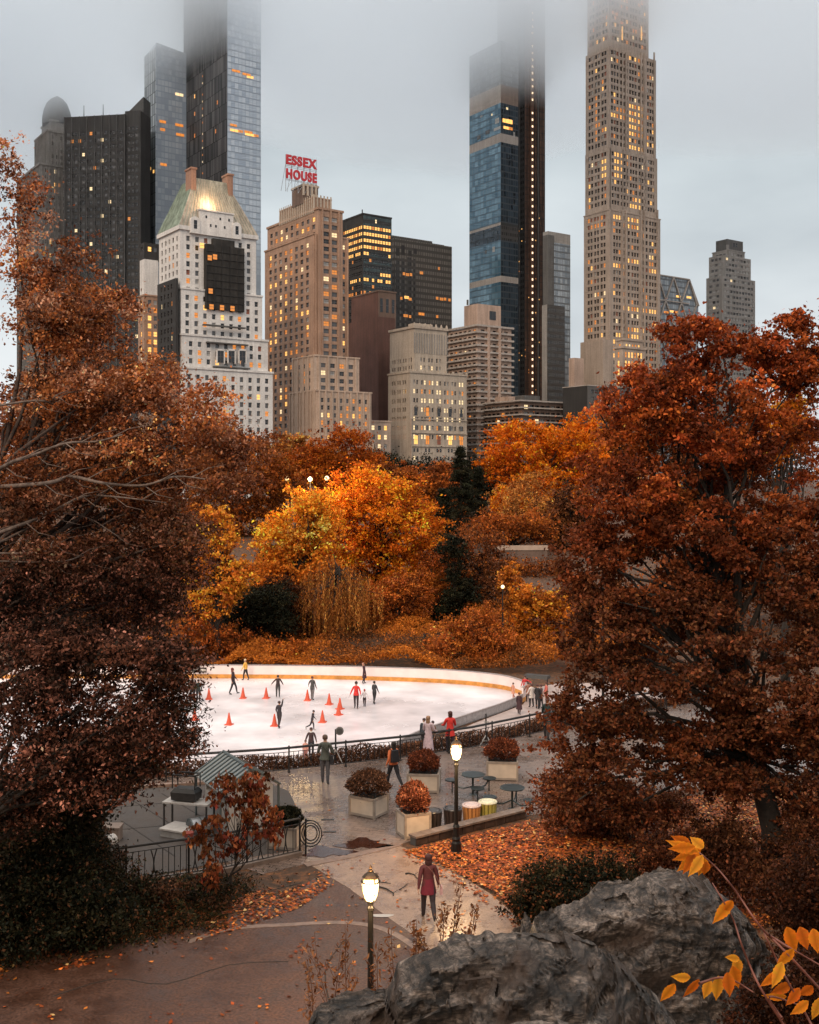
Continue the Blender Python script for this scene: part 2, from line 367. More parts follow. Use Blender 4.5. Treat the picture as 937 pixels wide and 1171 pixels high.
# stone edging strip between walk and plaza, gutter line on the asphalt
def ribbon(name, label, pts, w, mat, z, h=0.0, kind='structure'):
    b = MB(); P = [Vector((p[0], p[1], 0)) for p in pts]
    L = []; Rr = []
    for i, p in enumerate(P):
        d = (P[min(i+1, len(P)-1)]-P[max(i-1, 0)]).normalized(); n = Vector((-d.y, d.x, 0))*w/2
        L.append(p+n); Rr.append(p-n)
    for i in range(len(P)-1):
        b.hexa([(*Rr[i][:2], z-0.05), (*Rr[i+1][:2], z-0.05), (*L[i+1][:2], z-0.05), (*L[i][:2], z-0.05), (*Rr[i][:2], z+h), (*Rr[i+1][:2], z+h), (*L[i+1][:2], z+h), (*L[i][:2], z+h)])
    o = b.build(name, mat); tag(o, label, None, None, kind); return o
ribbon('kerb', 'pale stone edging between plaza and concrete walk', [G(349, 990), G(400, 980), G(457, 966)], 0.32, 'strip', 0.02, 0.004)
ribbon('gutter', 'pale worn stone gutter line curving across the asphalt', [tuple(p) for p in smooth_poly([G(215, 1078), G(262, 1063), G(330, 1058), G(400, 1056), G(450, 1068), G(510, 1110)])], 0.20, 'strip', 0.014, 0.0)
for k, pts in enumerate(([(205, 1042), (262, 1030), (345, 1010)], [(205, 1042), (236, 1066)], [(300, 1022), (322, 1050)], [(60, 1140), (130, 1120), (190, 1126), (262, 1104), (330, 1100)], [(395, 1075), (372, 1110), (380, 1160)])):
    ribbon('path_joint', 'thin dark joint or crack in the asphalt path', [tuple(q) for q in smooth_poly([G(*p) for p in pts], 3)], 0.035, 'bark', 0.011)
# rink
ice = smooth_poly([G(-250, 776, ICE_Z), G(100, 776, ICE_Z), G(215, 775.6, ICE_Z), G(300, 776, ICE_Z), G(380, 777, ICE_Z), G(440, 778.6, ICE_Z), G(500, 781, ICE_Z), G(545, 784.5, ICE_Z), G(580, 789.5, ICE_Z), G(600, 797, ICE_Z), G(597, 803, ICE_Z), G(575, 813, ICE_Z), G(540, 825, ICE_Z), G(480, 846, ICE_Z), G(420, 874, ICE_Z), G(330, 884, ICE_Z), G(-250, 884, ICE_Z)], 8)
sheet('ice', 'white skating rink ice with faint skate marks', [(p.x, p.y) for p in ice], 'ice', ICE_Z)
M['deck'] = simple('rink_deck', (0.42, 0.33, 0.30), 0.4, scale=1.5, var=0.2)
dk = [G(596, 790, ICE_Z), G(640, 781, ICE_Z), G(760, 781, ICE_Z), G(860, 800, ICE_Z), G(760, 850, ICE_Z), G(480, 880, ICE_Z), G(430, 876, ICE_Z), G(545, 826, ICE_Z), G(598, 806, ICE_Z), G(603, 799, ICE_Z)]
sheet('deck', 'pale concrete deck beside the curved end of the rink', [(p.x, p.y) for p in dk], 'deck', ICE_Z-0.006)
# boards round the rink
def rink_wall():
    t = empty('rink_wall', 'long white curved rink wall with yellow kick strip behind the skaters', 'rink wall', (0, 82, ICE_Z))
    far = [p for p in ice if p.y > 73.5 and p.x > -62]
    M['white_board'] = simple('white_board', (0.82, 0.70, 0.66), 0.45, scale=1.2, var=0.08)
    M['yellow_kick'] = simple('yellow_kick', (0.62, 0.27, 0.055), 0.5, scale=3, var=0.25)
    M['grey_cap'] = simple('grey_cap', (0.30, 0.26, 0.25), 0.5)
    def strip(name, mat, z0, z1, off0, off1, path, par):
        b = MB()
        for i in range(len(path)-1):
            def nn(i):
                d = (path[min(i+1, len(path)-1)]-path[max(i-1, 0)]).normalized(); return Vector((-d.y, d.x))
            a, c = path[i], path[i+1]; na, nc = nn(i), nn(i+1)
            p = [a+na*off0, c+nc*off0, c+nc*off1, a+na*off1]
            b.hexa([(q.x, q.y-82, z0) for q in p]+[(q.x, q.y-82, z1) for q in p])
        return b.build(name, mat, par)
    strip('board', 'white_board', 0.30, 0.98, 0.0, 0.10, far, t)
    strip('kick_strip', 'yellow_kick', 0.0, 0.30, -0.02, 0.10, far, t)
    strip('cap_rail', 'grey_cap', 0.98, 1.03, -0.03, 0.13, far, t)
    near = [p for p in ice if p.y <= 73.9 and p.x > -3.0 and p.y > 57]
    t2 = empty('glass_barrier', 'low grey barrier curving along the near side of the rink', 'barrier', (0, 82, ICE_Z))
    strip('panel', simple('barrier_panel', (0.33, 0.31, 0.31), 0.35), 0.0, 0.5, 0.0, 0.06, near, t2)
    strip('cap_rail', 'grey_cap', 0.5, 0.56, -0.03, 0.09, near, t2)
    s = empty('wall_sign', 'small dark lettered plate mounted at the left end of the white rink wall', 'sign', W(228, 766.2, 81.9))
    b = MB(); b.box(-0.55, 0.55, -0.05, 0.0, -0.19, 0.19); b.build('plate', simple('plate_dark', (0.05, 0.035, 0.03), 0.4), s)
    b = MB(); x = -0.45; rr = random.Random(3)
    for k in range(11):                       # strokes of the unreadably small lettering
        w = rr.choice((0.05, 0.06, 0.07))
        if k != 6: b.box(x, x+w*0.4, -0.062, -0.05, -0.09, 0.09); b.box(x+w*0.4, x+w, -0.062, -0.05, rr.choice((-0.09, 0.0, 0.05)), rr.choice((0.09, 0.07)))
        x += w+0.022
    b.build('lettering', simple('plate_letters', (0.6, 0.55, 0.48), 0.4), s)
rink_wall()
# ------------------------------------------------------------------ buildings
TH = R(35); FX = Vector((math.cos(TH), math.sin(TH))); LX = Vector((-math.sin(TH), math.cos(TH)))
def street(px, D0=480): return D0/(1-0.7*(px-PX0)/F)
WALLS = dict(
 white=wall_mat('white_brick', (0.66, 0.63, 0.60), 0.10, 0.15), tan=wall_mat('tan_brick', (0.36, 0.225, 0.155), 0.15, 0.2), tan2=wall_mat('pale_tan_stone', (0.47, 0.35, 0.27), 0.12, 0.2),
 beige=wall_mat('beige_limestone', (0.43, 0.36, 0.29), 0.12, 0.22), brown=wall_mat('brown_brick', (0.16, 0.105, 0.08), 0.15, 0.25), darkred=wall_mat('dark_red_brick', (0.115, 0.055, 0.042), 0.2, 0.2),
 lime=wall_mat('warm_limestone', (0.37, 0.295, 0.24), 0.12, 0.22), pinkish=wall_mat('pinkish_concrete', (0.42, 0.30, 0.235), 0.12, 0.25), grey=wall_mat('grey_stone', (0.27, 0.25, 0.23), 0.12, 0.2),
 dgrey=wall_mat('dark_grey_stone', (0.10, 0.095, 0.09), 0.12, 0.2), slabhaze=wall_mat('hazed_black_wall', (0.055, 0.051, 0.048), 0.2, 0.3), black=wall_mat('black_wall', (0.030, 0.028, 0.027), 0.2, 0.3), slab=wall_mat('pale_slab', (0.38, 0.335, 0.30), 0.1, 0.2),  # the office slab's black wall is lightened in colour for haze
 brownslab=wall_mat('brown_slab', (0.22, 0.165, 0.135), 0.1, 0.2), netting=wall_mat('dark_netting', (0.030, 0.026, 0.022), 0.4, 0.5, 0.4), hoist=wall_mat('rust_brown_cladding', (0.115, 0.060, 0.040), 0.3, 0.4, 0.3),
)
for k, v in WALLS.items(): M[k] = v
M['copper'] = wall_mat('green_copper', (0.30, 0.36, 0.29), 0.18, 0.4, 0.25)
M['copper_lit_front'] = wall_mat('lit_copper', (0.42, 0.36, 0.29), 0.15, 0.35, 0.3)  # front roof face only: copper coloured paler and warmer, as if lit
M['brickred'] = wall_mat('chimney_brick', (0.34, 0.19, 0.13), 0.1, 0.2)
M['glass_blue'] = curtain_mat('blue_curtain_glass', (0.04, 0.10, 0.15), (0.17, 0.29, 0.37), (0.05, 0.085, 0.115), 2.6, 3.6, 0.10, 0.10, 0.25)
M['glass_blue_dark'] = curtain_mat('dark_blue_curtain_glass', (0.012, 0.022, 0.032), (0.05, 0.075, 0.10), (0.02, 0.03, 0.038), 1.8, 3.6, 0.14, 0.12, 0.2)
M['glass_pale'] = curtain_mat('pale_curtain_glass', (0.36, 0.42, 0.49), (0.56, 0.61, 0.66), (0.26, 0.30, 0.35), 2.2, 3.5, 0.12, 0.15, 0.2)
M['glass_silver'] = curtain_mat('silver_curtain_glass', (0.13, 0.155, 0.18), (0.34, 0.37, 0.39), (0.11, 0.12, 0.13), 1.7, 3.4, 0.16, 0.2, 0.2)
M['glass_black'] = curtain_mat('black_curtain_glass', (0.020, 0.019, 0.018), (0.065, 0.06, 0.055), (0.045, 0.04, 0.037), 1.6, 3.4, 0.30, 0.25, 0.0, 0.5)
M['glass_streak'] = curtain_mat('streaked_dark_glass', (0.004, 0.005, 0.006), (0.16, 0.15, 0.15), (0.012, 0.012, 0.012), 1.5, 9.0, 0.35, 0.5, 0.0, 0.5, lz=0.03)
M['glass_teal'] = curtain_mat('dark_office_glass', (0.008, 0.020, 0.022), (0.045, 0.08, 0.08), (0.012, 0.012, 0.011), 1.5, 3.8, 0.35, 0.15, 0.1)
M['glass_wave'] = curtain_mat('wavy_patterned_glass', (0.10, 0.12, 0.13), (0.42, 0.45, 0.46), (0.05, 0.055, 0.06), 2.9, 6.5, 0.22, 0.3, 0.0, lz=0.06)
M['granite'] = curtain_mat('grey_granite_grid', (0.10, 0.088, 0.076), (0.15, 0.133, 0.115), (0.062, 0.055, 0.05), 1.6, 3.4, 0.28, 0.5, 0.0, 0.4)

def rects(W_, z0, z1, st):
    """window columns and rows of one facade"""
    w, h = st['win']; pitch = st['pitch']; pz = st['pz']; mrg = st.get('margin', 1.0); grp = st.get('group', 1); gq = st.get('gq', w*1.25)
    n = int((W_-2*mrg)//pitch)
    if n < 1: return [], []
    off = (W_-n*pitch)/2; cols = []
    for k in range(n):
        c = off+(k+0.5)*pitch
        for g_ in range(grp):
            x = c+(g_-(grp-1)/2)*gq
            cols.append((x-w/2, x+w/2, k))
    rows = []; z = z1-st.get('top', 1.6)-h; i = 0
    zmin = max(z0+st.get('bot', 0.6), st.get('zmin', 7))
    while z > zmin:
        rows.append((z, z+h, i)); z -= pz; i += 1
    return cols, rows
class Bld:
    def __init__(s, name, label, px, D, group=None, seed=1, th=TH):
        s.FX = Vector((math.cos(th), math.sin(th))); s.LX = Vector((-math.sin(th), math.cos(th)))
        s.D = D; s.O = Vector(((px-PX0)/F*D, D)); s.t = empty(name, label, 'building', (s.O.x, s.O.y, 2.5), th, group)
        s.walls = {}; s.wins = []; s.rnd = random.Random(seed); s.z0 = 2.5
    def mb(s, mat, name='wall', k=0):
        return s.walls.setdefault((name, mat, k or getattr(s, 'kk', 0)), MB())
    def loc(s, x, y): return s.O+s.FX*x+s.LX*y
    def corner(s, px, ins):       # local x of the point on the plane y=ins seen at column px
        u = (px-PX0)/F; q = s.O+s.LX*ins
        return (u*q.y-q.x)/(s.FX.x-s.FX.y*u)
    def left(s, px, x, ins):      # depth of the left face on plane x that ends at column px
        u = (px-PX0)/F; q = s.O+s.FX*x+s.LX*ins
        return (q.x-u*q.y)/(-s.LX.x+u*s.LX.y)
    def zat(s, py, x, y):
        return CAMZ-(py-PY0)/F*s.loc(x, y).y
    def tier(s, xl, xc, xr, ytop, mat, st=None, stl=None, ybot=None, ins=0.0, matl=None, name='wall', cap=True, cornice=0.0, depth=None, cmat=None):
        x0 = s.corner(xc, ins); x1 = s.corner(xr, ins)
        dep = depth or max(4.0, s.left(xl, x0, ins)); y0 = ins; y1 = ins+dep
        z1 = s.zat(ytop, x0, y0)-s.z0; z0 = 0.0 if ybot is None else s.zat(ybot, x0, y0)-s.z0
        s.block(x0, x1, y0, y1, z0, z1, mat, st, stl if stl is not None else st, matl, name)
        if cornice > 0:
            cb = MB(); cb.box(x0-cornice, x1+cornice, y0-cornice, y1+cornice, z1, z1+cornice*2.2); cb.build('cornice', cmat or mat, s.t)
        return x0, x1, y0, y1, z0, z1
    def block(s, x0, x1, y0, y1, z0, z1, mat, st=None, stl=None, matl=None, name='wall'):
        s.facade('F', x0, x1, y0, z0, z1, mat, st, name)
        s.facade('L', y0, y1, x0, z0, z1, matl or mat, stl, name)
        b = s.mb(mat, name)
        b.quad((x1, y0, z0), (x1, y1, z0), (x1, y1, z1), (x1, y0, z1)); b.quad((x1, y1, z0), (x0, y1, z0), (x0, y1, z1), (x1, y1, z1))
        b.quad((x0, y0, z1), (x1, y0, z1), (x1, y1, z1), (x0, y1, z1))
    def facade(s, face, a0, a1, fixed, z0, z1, mat, st, name='wall'):
        b = s.mb(mat, name)
        P = (lambda a, z, d: (a, fixed+d, z)) if face == 'F' else (lambda a, z, d: (fixed+d, a0+a1-a, z))
        def q(u0, u1, v0, v1, d=0):
            if u1-u0 > 1e-4 and v1-v0 > 1e-4: b.quad(P(u0, v0, d), P(u1, v0, d), P(u1, v1, d), P(u0, v1, d))
        if not st: q(a0, a1, z0, z1); return
        cols, rows = rects(a1-a0, z0, z1, st)
        if not cols or not rows: q(a0, a1, z0, z1); return
        rec = st.get('rec', 0.35); hz = z1
        xs = [a0]+[a0+c for cc in cols for c in cc[:2]]+[a1]
        for (r0, r1, ri) in rows:
            q(a0, a1, r1, hz); hz = r0
            for i in range(0, len(xs), 2): q(xs[i], xs[i+1], r0, r1)
            for (c0, c1, ck) in cols:
                u0, u1 = a0+c0, a0+c1
                b.quad(P(u0, r0, 0), P(u0, r0, rec), P(u0, r1, rec), P(u0, r1, 0)); b.quad(P(u1, r0, 0), P(u1, r1, 0), P(u1, r1, rec), P(u1, r0, rec))
                b.quad(P(u0, r1, 0), P(u0, r1, rec), P(u1, r1, rec), P(u1, r1, 0)); b.quad(P(u0, r0, 0), P(u1, r0, 0), P(u1, r0, rec), P(u0, r0, rec))
                f = st.get('lit')
                state = f(s.rnd, (c0+c1)/2/(a1-a0), (r0-z0)/(z1-z0), ck, ri, face) if f else s.rnd.choice((0, 0, 1))
                s.wins.append((face, P((u0+u1)/2, (r0+r1)/2, rec), u1-u0, r1-r0, state, (u1-u0)*(r1-r0)))
        q(a0, a1, z0, hz)
        sill = st.get('sill')
        if sill:
            sb = s.mb(sill, 'sill_course')
            for (r0, r1, ri) in rows[::st.get('sill_every', 6)]:
                if face == 'F': sb.box(a0, a1, fixed-0.25, fixed, r0-0.9, r0-0.5)
                else: sb.box(fixed-0.25, fixed, a0, a1, r0-0.9, r0-0.5)
        fin = st.get('fin')
        if fin:
            fb = s.mb(fin, 'pier'); w_ = st.get('finw', 0.4); n = int((a1-a0)//st['pitch']); off = ((a1-a0)-n*st['pitch'])/2
            for k in range(n+1):
                a = a0+off+k*st['pitch']
                if face == 'F': fb.box(a-w_/2, a+w_/2, fixed-0.45, fixed, z0, z1+0.3)
                else: fb.box(fixed-0.45, fixed, a-w_/2, a+w_/2, z0, z1+0.3)
    def balconies(s, x0, x1, y0, y1, z0, z1, pz, mat, out=1.1, up=0.55, gaps=None):
        z = z1
        while z > z0:
            b = s.mb(mat, 'balcony')
            b.box(x0-out, x1+out, y0-out, y0, z-0.35, z+up); b.box(x0-out, x0, y0, y1, z-0.35, z+up)
            z -= pz
    def lightspot(s, face, p, w, h, state): s.wins.append((face, p, w, h, state, w*h*3))
    def finish(s):
        for (name, mat, k_), b in s.walls.items():
            if b.f: b.build(name, mat, s.t)
        if not s.wins: return
        def score(wn):
            face, p, w, h, st_, area = wn
            q = s.loc(p[0], p[1]); py = PY0+F*(CAMZ-(p[2]+s.z0))/q.y; px = PX0+F*q.x/q.y
            a = w*h/q.y**2*1e6*(0.8 if face == 'F' else 0.57)
            if st_ >= 3: a *= 1.6
            if py > 505 or py < 0: a *= 0.02
            if px < 60 or (px > 760 and py > 350): a *= 0.1
            return -a
        s.wins.sort(key=score)
        cache = {}
        for i, (face, p, w, h, st_, area) in enumerate(s.wins[:100]):
            key = (face, round(w, 2), round(h, 2), st_)
            me = cache.get(key)
            if me is None:
                b = MB(); pane(b, face, (0, 0, 0), w, h, 0)
                me = bpy.data.meshes.new('window'); me.from_pydata(b.v, [], b.f); me.materials.append(M[WM[st_]]); me.materials.append(M['w_frame'])
                me.polygons.foreach_set('material_index', np.array(b.m, dtype=np.int32)); me.update(); cache[key] = me
            o = bpy.data.objects.new('window', me); COL.objects.link(o); o.parent = s.t; o.location = p
        rest = s.wins[100:]
        if rest:
            b = MB()
            for (face, p, w, h, st_, area) in rest: pane(b, face, p, w, h, st_+1, 0)
            o = b.build('windows', ['w_frame']+WM, s.t); o['kind'] = 'stuff'
M['w_bulb'] = simple('work_light', (0.3, 0.2, 0.1), 0.4, var=0.0, emit=(1.0, 0.70, 0.42), estr=2.6); WM.append('w_bulb')
M['w_frame'] = simple('window_frame', (0.12, 0.105, 0.095), 0.6, var=0)
def pane(b, face, p, w, h, mi, fi=1):
    x, y, z = p
    def q(u0, u1, v0, v1, d, m):
        if face == 'F': b.quad((x+u0, y-d, z+v0), (x+u1, y-d, z+v0), (x+u1, y-d, z+v1), (x+u0, y-d, z+v1), m)
        else: b.quad((x-d, y-u0, z+v0), (x-d, y-u1, z+v0), (x-d, y-u1, z+v1), (x-d, y-u0, z+v1), m)
    q(-w/2, w/2, -h/2, h/2, 0.03, mi)
    if w < 4: q(-w/2, w/2, -0.07, 0.07, 0.07, fi)
    if w > 1.7: q(-0.06, 0.06, -h/2, h/2, 0.07, fi)
def litf(p_amber=0.08, p_lit=0.05, p_pale=0.12, p_mid=0.3, p_white=0.02, red=0.0):
    def f(r, u, v, ck, ri, face):
        t = r.random()
        for p, s_ in ((p_amber, 3), (p_lit, 4), (p_white, 5), (p_pale, 2), (p_mid, 1), (red, 6)):
            if t < p: return s_
            t -= p
        return 0
    return f
# --- domed masonry tower far left
B = Bld('domed_tower', 'hazy grey masonry tower with a ribbed dome behind the dark office slab', 58, 640, seed=2)
st = dict(win=(1.1, 2.2), pitch=2.6, pz=3.8, lit=litf(0.01, 0.005, 0.25, 0.4), fin='grey', finw=0.5)
B.tier(20, 46, 100, 188, 'grey', dict(st, lit=litf(0.03, 0.02, 0.3, 0.4)), cornice=0.6)
x = B.tier(40, 54, 92, 150, 'grey', st, ins=3, cornice=0.5)
x = B.tier(44, 58, 88, 138, 'grey', None, ins=5, cornice=0.5, depth=18)
d = B.mb('dgrey', 'dome'); cx, cy_ = (x[0]+x[1])/2-1.5, x[2]+8; zb = x[5]; r0 = 9.0
d.lathe([(r0, 0), (r0, 3), (r0*0.97, 5), (r0*0.88, 9), (r0*0.70, 13), (r0*0.42, 16), (0.5, 18)], (cx, cy_, zb), 16, flute=0.05)
B.finish()
# --- dark office slab
B = Bld('office_slab', 'broad black office slab with a few amber windows and rooftop masts', 74, 620, seed=3, th=R(-9))
lf = litf(0.014, 0.0, 0.0, 0.3)
st = dict(win=(1.6, 1.9), pitch=2.25, pz=3.9, lit=lambda r, u, v, ck, ri, face: (r.choice((3, 3, 4, 0)) if (ri == 1 and (0.08 < u < 0.3 or 0.75 < u < 0.95)) else lf(r, u, v, ck, ri, face)), rec=0.2, top=9, margin=0.4)
x = B.tier(60, 74, 143, 134, 'slabhaze', st, None, depth=34)
for a in np.arange(x[0], x[1], 4.5): B.mb('dgrey', 'pier').box(a-0.22, a+0.22, x[2]-0.5, x[2], 0, x[5])
x2 = B.tier(60, 143, 161, 127, 'slabhaze', dict(st, lit=litf(0.02, 0, 0, 0.1)), None, ins=1.2, depth=14)
b = B.mb('dgrey', 'penthouse'); c0 = x2[0]+0.5; c1 = x2[1]; b.hexa([(c0, 5, x2[5]), (c1, 5, x2[5]), (c1, 15, x2[5]), (c0, 15, x2[5]), (c0, 5, x2[5]+1), (c1, 5, x2[5]+9), (c1, 15, x2[5]+9), (c0, 15, x2[5]+1)])
for pxx in (96, 118): a = B.corner(pxx, 8); B.mb('black', 'mast').tube([(a, 8, x[5]), (a, 8, x[5]+9)], [0.3, 0.12], 5)
B.mb('black', 'parapet').box(B.corner(98, 6), B.corner(114, 6), 6, 12, x[5], x[5]+1.8)
B.finish()
# --- very tall glass tower with dark streaked side
B = Bld('glass_tower', 'pale blue glass skyscraper with a black streaked face rising into the cloud', 260, 600, seed=4)
def glass_tier(B, xl, xc, xr, yt, mat, matl, ins=0, ybot=None, depth=None, name='curtain_wall'):
    return B.tier(xl, xc, xr, yt, mat, None, None, ybot, ins, matl, name, depth=depth)
x = glass_tier(B, 210, 260, 298.5, -110, 'glass_pale', 'glass_streak')
x2 = B.tier(165, 178, 217, 54, 'glass_pale', None, None, None, x[3]-4, 'glass_wave', 'curtain_wall')
B.mb('glass_pale', 'crown').hexa([(x2[0], x2[2], x2[5]), (x2[1], x2[2], x2[5]), (x2[1], x2[3], x2[5]), (x2[0], x2[3], x2[5]), (x2[0]+0.5, x2[2], x2[5]+3), (x2[1], x2[2], x2[5]+0.4), (x2[1], x2[3], x2[5]+0.4), (x2[0]+3, x2[3]-2, x2[5]+1.5)])
def spot(px, py, w, h, state, face='F', ins=0.0, xx=0.0):
    if face == 'F':
        a = B.corner(px, ins); z = B.zat(py, a, ins)-B.z0; B.lightspot('F', (a, ins-0.15, z), w, h, state)
    else:
        y = B.left(px, xx, 0); z = B.zat(py, xx, y)-B.z0; B.lightspot('L', (xx-0.15, y, z), w, h, state)
for px, py, w, s_ in [(205, 108, 5, 5), (186, 139, 4, 3), (205, 143, 5, 3), (206, 154, 5, 3), (186, 148, 3, 3), (187, 188, 4, 3)]: spot(px, py, w, 1.6, s_, 'F', x2[2])
for px, py, w, s_ in [(267, 143, 4, 3), (268, 149, 5, 4), (275, 150, 3, 3), (284, 151, 5, 3), (286, 154, 6, 4), (293, 155, 3, 3), (282, 85, 5, 3), (286, 88, 4, 4), (270, 81, 5, 3)]: spot(px, py, w, 1.3, s_)
for py in range(86, 205, 9): spot(232, py+(py % 5), 1.0, 0.9, 5 if py % 2 else 3, 'L', 0, x[0])
for px, py in [(223, 110), (223, 130), (223, 155), (249, 117), (247, 150)]: spot(px, py, 1.2, 2.2, 4 if px == 223 and py == 110 else 3, 'L', 0, x[0])
for px, py in [(172, 193), (176, 196)]: spot(px, py, 2.0, 1.8, 4, 'L', 0, x2[0])
B.finish()
# --- narrow building and tall white billboard-like wall between
B = Bld('narrow_building', 'narrow brown building topped in black between the dark slab and white hotel', 166, 470, seed=5)
B.tier(160, 165, 184, 277, 'black', dict(win=(1.6, 2.0), pitch=2.6, pz=3.2, lit=litf(0.6, 0.1, 0, 0.2)), ybot=296, ins=0.5)
B.tier(160, 165, 181, 296, 'white', dict(win=(0.9, 1.8), pitch=5.0, pz=5, lit=litf(0, 0, 0.2, 0.3)), ybot=338)
B.tier(158, 165, 184, 338, 'tan', dict(win=(1.6, 2.0), pitch=2.6, pz=3.4, lit=litf(0.4, 0.3, 0.1, 0.2)), cornice=0.3)
B.finish()
# --- white hotel with green copper roof
B = Bld('copper_roof_hotel', 'white stepped apartment hotel with green copper roof and two brick chimneys', 207, 400, seed=6)
lw = litf(0.09, 0.025, 0.10, 0.42, 0.0, 0.04)
st = dict(win=(1.45, 1.9), pitch=3.55, pz=3.15, lit=lw, rec=0.45, margin=0.7, top=2.0)
B.tier(186, 209, 312, 421, 'white', st, cornice=0.35)
B.tier(185, 208, 306.5, 383, 'white', st, ins=1.6, cornice=0.35)
B.tier(184, 207, 300, 330, 'white', st, ins=2.6, cornice=0.3)
x = B.tier(182, 206, 293, 262, 'white', st, ins=3.6, cornice=0.7)
def roofz(py): return B.zat(py, x[0], x[2])-B.z0
x0, x1, y0, y1, zz = x[0]-0.6, x[1]+0.6, x[2]-0.6, x[3]+0.6, x[5]+1.55
ra = B.corner(223, y0+4.5); rb = B.corner(259, y0+4.5); rz = B.zat(203, ra, y0+4.5)-B.z0; yf, yk = y0+4.5, y1-4.5
base = [(x0, y0, zz), (x1, y0, zz), (x1, y1, zz), (x0, y1, zz)]; top = [(ra, yf, rz), (rb, yf, rz), (rb, yk, rz), (ra, yk, rz)]
cp = B.mb('copper', 'roof'); cf = B.mb('copper_lit_front', 'roof')
cf.quad(base[0], base[1], top[1], top[0]); cp.quad(base[1], base[2], top[2], top[1]); cp.quad(base[2], base[3], top[3], top[2]); cp.quad(base[3], base[0], top[0], top[3]); cp.quad(*top)
sm = B.mb('copper', 'roof_seam')                        # standing seams
for k in range(1, 22):
    t = k/22
    a = Vector(base[0]).lerp(Vector(base[1]), t); c = Vector(top[0]).lerp(Vector(top[1]), t); sm.bar(a+Vector((0, -0.08, 0)), c+Vector((0, -0.08, 0)), 0.12)
    a = Vector(base[3]).lerp(Vector(base[0]), t); c = Vector(top[3]).lerp(Vector(top[0]), t); sm.bar(a+Vector((-0.08, 0, 0)), c+Vector((-0.08, 0, 0)), 0.12)
for (cx_, cpx) in ((ra-1.0, 213), (rb+1.2, 263)):
    m_ = MB(); m_.box(cx_-1.0, cx_+1.0, yf-1.2, yf+4, zz+3, rz+(3.4 if cpx == 213 else 2.8)); m_.box(cx_-1.3, cx_+1.3, yf-1.5, yf+4.3, rz+2.8, rz+3.5); m_.build('chimney', 'brickred', B.t)
# front gable wall with tall dormers
ga = B.corner(229, y0-0.4); gb = B.corner(267, y0-0.4); gz = B.zat(240, ga, y0-0.4)-B.z0
g_ = B.mb('white', 'gable'); g_.box(ga, gb, y0-0.4, y0+3.4, x[5]-1, gz); g_.box(ga-0.3, gb+0.3, y0-0.7, y0+3.6, gz, gz+0.5)
for pxx in (236, 241, 247, 252, 257, 262):
    a = B.corner(pxx, y0-0.4); B.lightspot('F', (a, y0-0.43, gz-2.2-(pxx % 2)*3.0), 0.7, 1.0, 0)
for pxx in (223.5, 271):
    a = B.corner(pxx, y0-0.6); dm = MB(); pr = []
    for k in range(9):
        an = math.pi*k/8; pr.append((a+1.9*math.cos(an), x[5]+3.4+1.9*math.sin(an)))
    pr = [(a+1.9, x[5]-1)]+pr+[(a-1.9, x[5]-1)]
    dm.poly([(p[0], y0-0.7, p[1]) for p in pr][::-1]); dm.poly([(p[0], y0+3, p[1]) for p in pr])
    for i in range(len(pr)): p, q_ = pr[i], pr[(i+1) % len(pr)]; dm.quad((p[0], y0-0.7, p[1]), (q_[0], y0-0.7, q_[1]), (q_[0], y0+3, q_[1]), (p[0], y0+3, p[1]))
    dm.build('dormer', 'white', B.t); B.lightspot('F', (a, y0-0.72, x[5]+2.3), 1.3, 3.2, 0)
# dark scaffold netting on the front, dark side wing
na = B.corner(234, x[2]-0.8); nb = B.corner(278, x[2]-0.8)
zt = B.zat(279, na, 3)-B.z0; zb_ = B.zat(353, na, 3)-B.z0
nn = B.mb('netting', 'scaffold_netting'); nn.box(na, nb, x[2]-2.0, x[2]-0.1, zb_, zt); nn.box(na+3, nb-4, x[2]-1.8, x[2]-0.1, zt, zt+2.4)
for k in range(1, 9): B.mb('black', 'scaffold_pole').box(na-0.1, nb+0.1, x[2]-2.2, x[2]-2.0, zb_+(zt-zb_)*k/9, zb_+(zt-zb_)*k/9+0.18)
for pxx in (236, 245, 254, 263, 272): a = B.corner(pxx, x[2]-2); B.mb('black', 'scaffold_pole').box(a-0.08, a+0.08, x[2]-2.25, x[2]-2.0, zb_, zt)
for pxx, pyy in ((240, 295), (246, 294), (241, 333), (242, 351), (254, 352), (266, 353), (231, 281)):
    a = B.corner(pxx, x[2]-2.3); z = B.zat(pyy, a, 2)-B.z0; B.lightspot('F', (a, x[2]-2.3, z), 1.7, 1.9, 3 if pyy != 281 else 4)
wx = B.corner(206, 1.0); wd = B.left(180, wx-1.2, 2.0)
B.block(wx-1.2, wx-0.3, 2.0, 2.0+wd, 0, B.zat(318, wx, 2)-B.z0, 'black', None, dict(win=(1.2, 1.8), pitch=3.2, pz=3.2, lit=litf(0.02, 0, 0.05, 0.3)), None, 'side_wing')
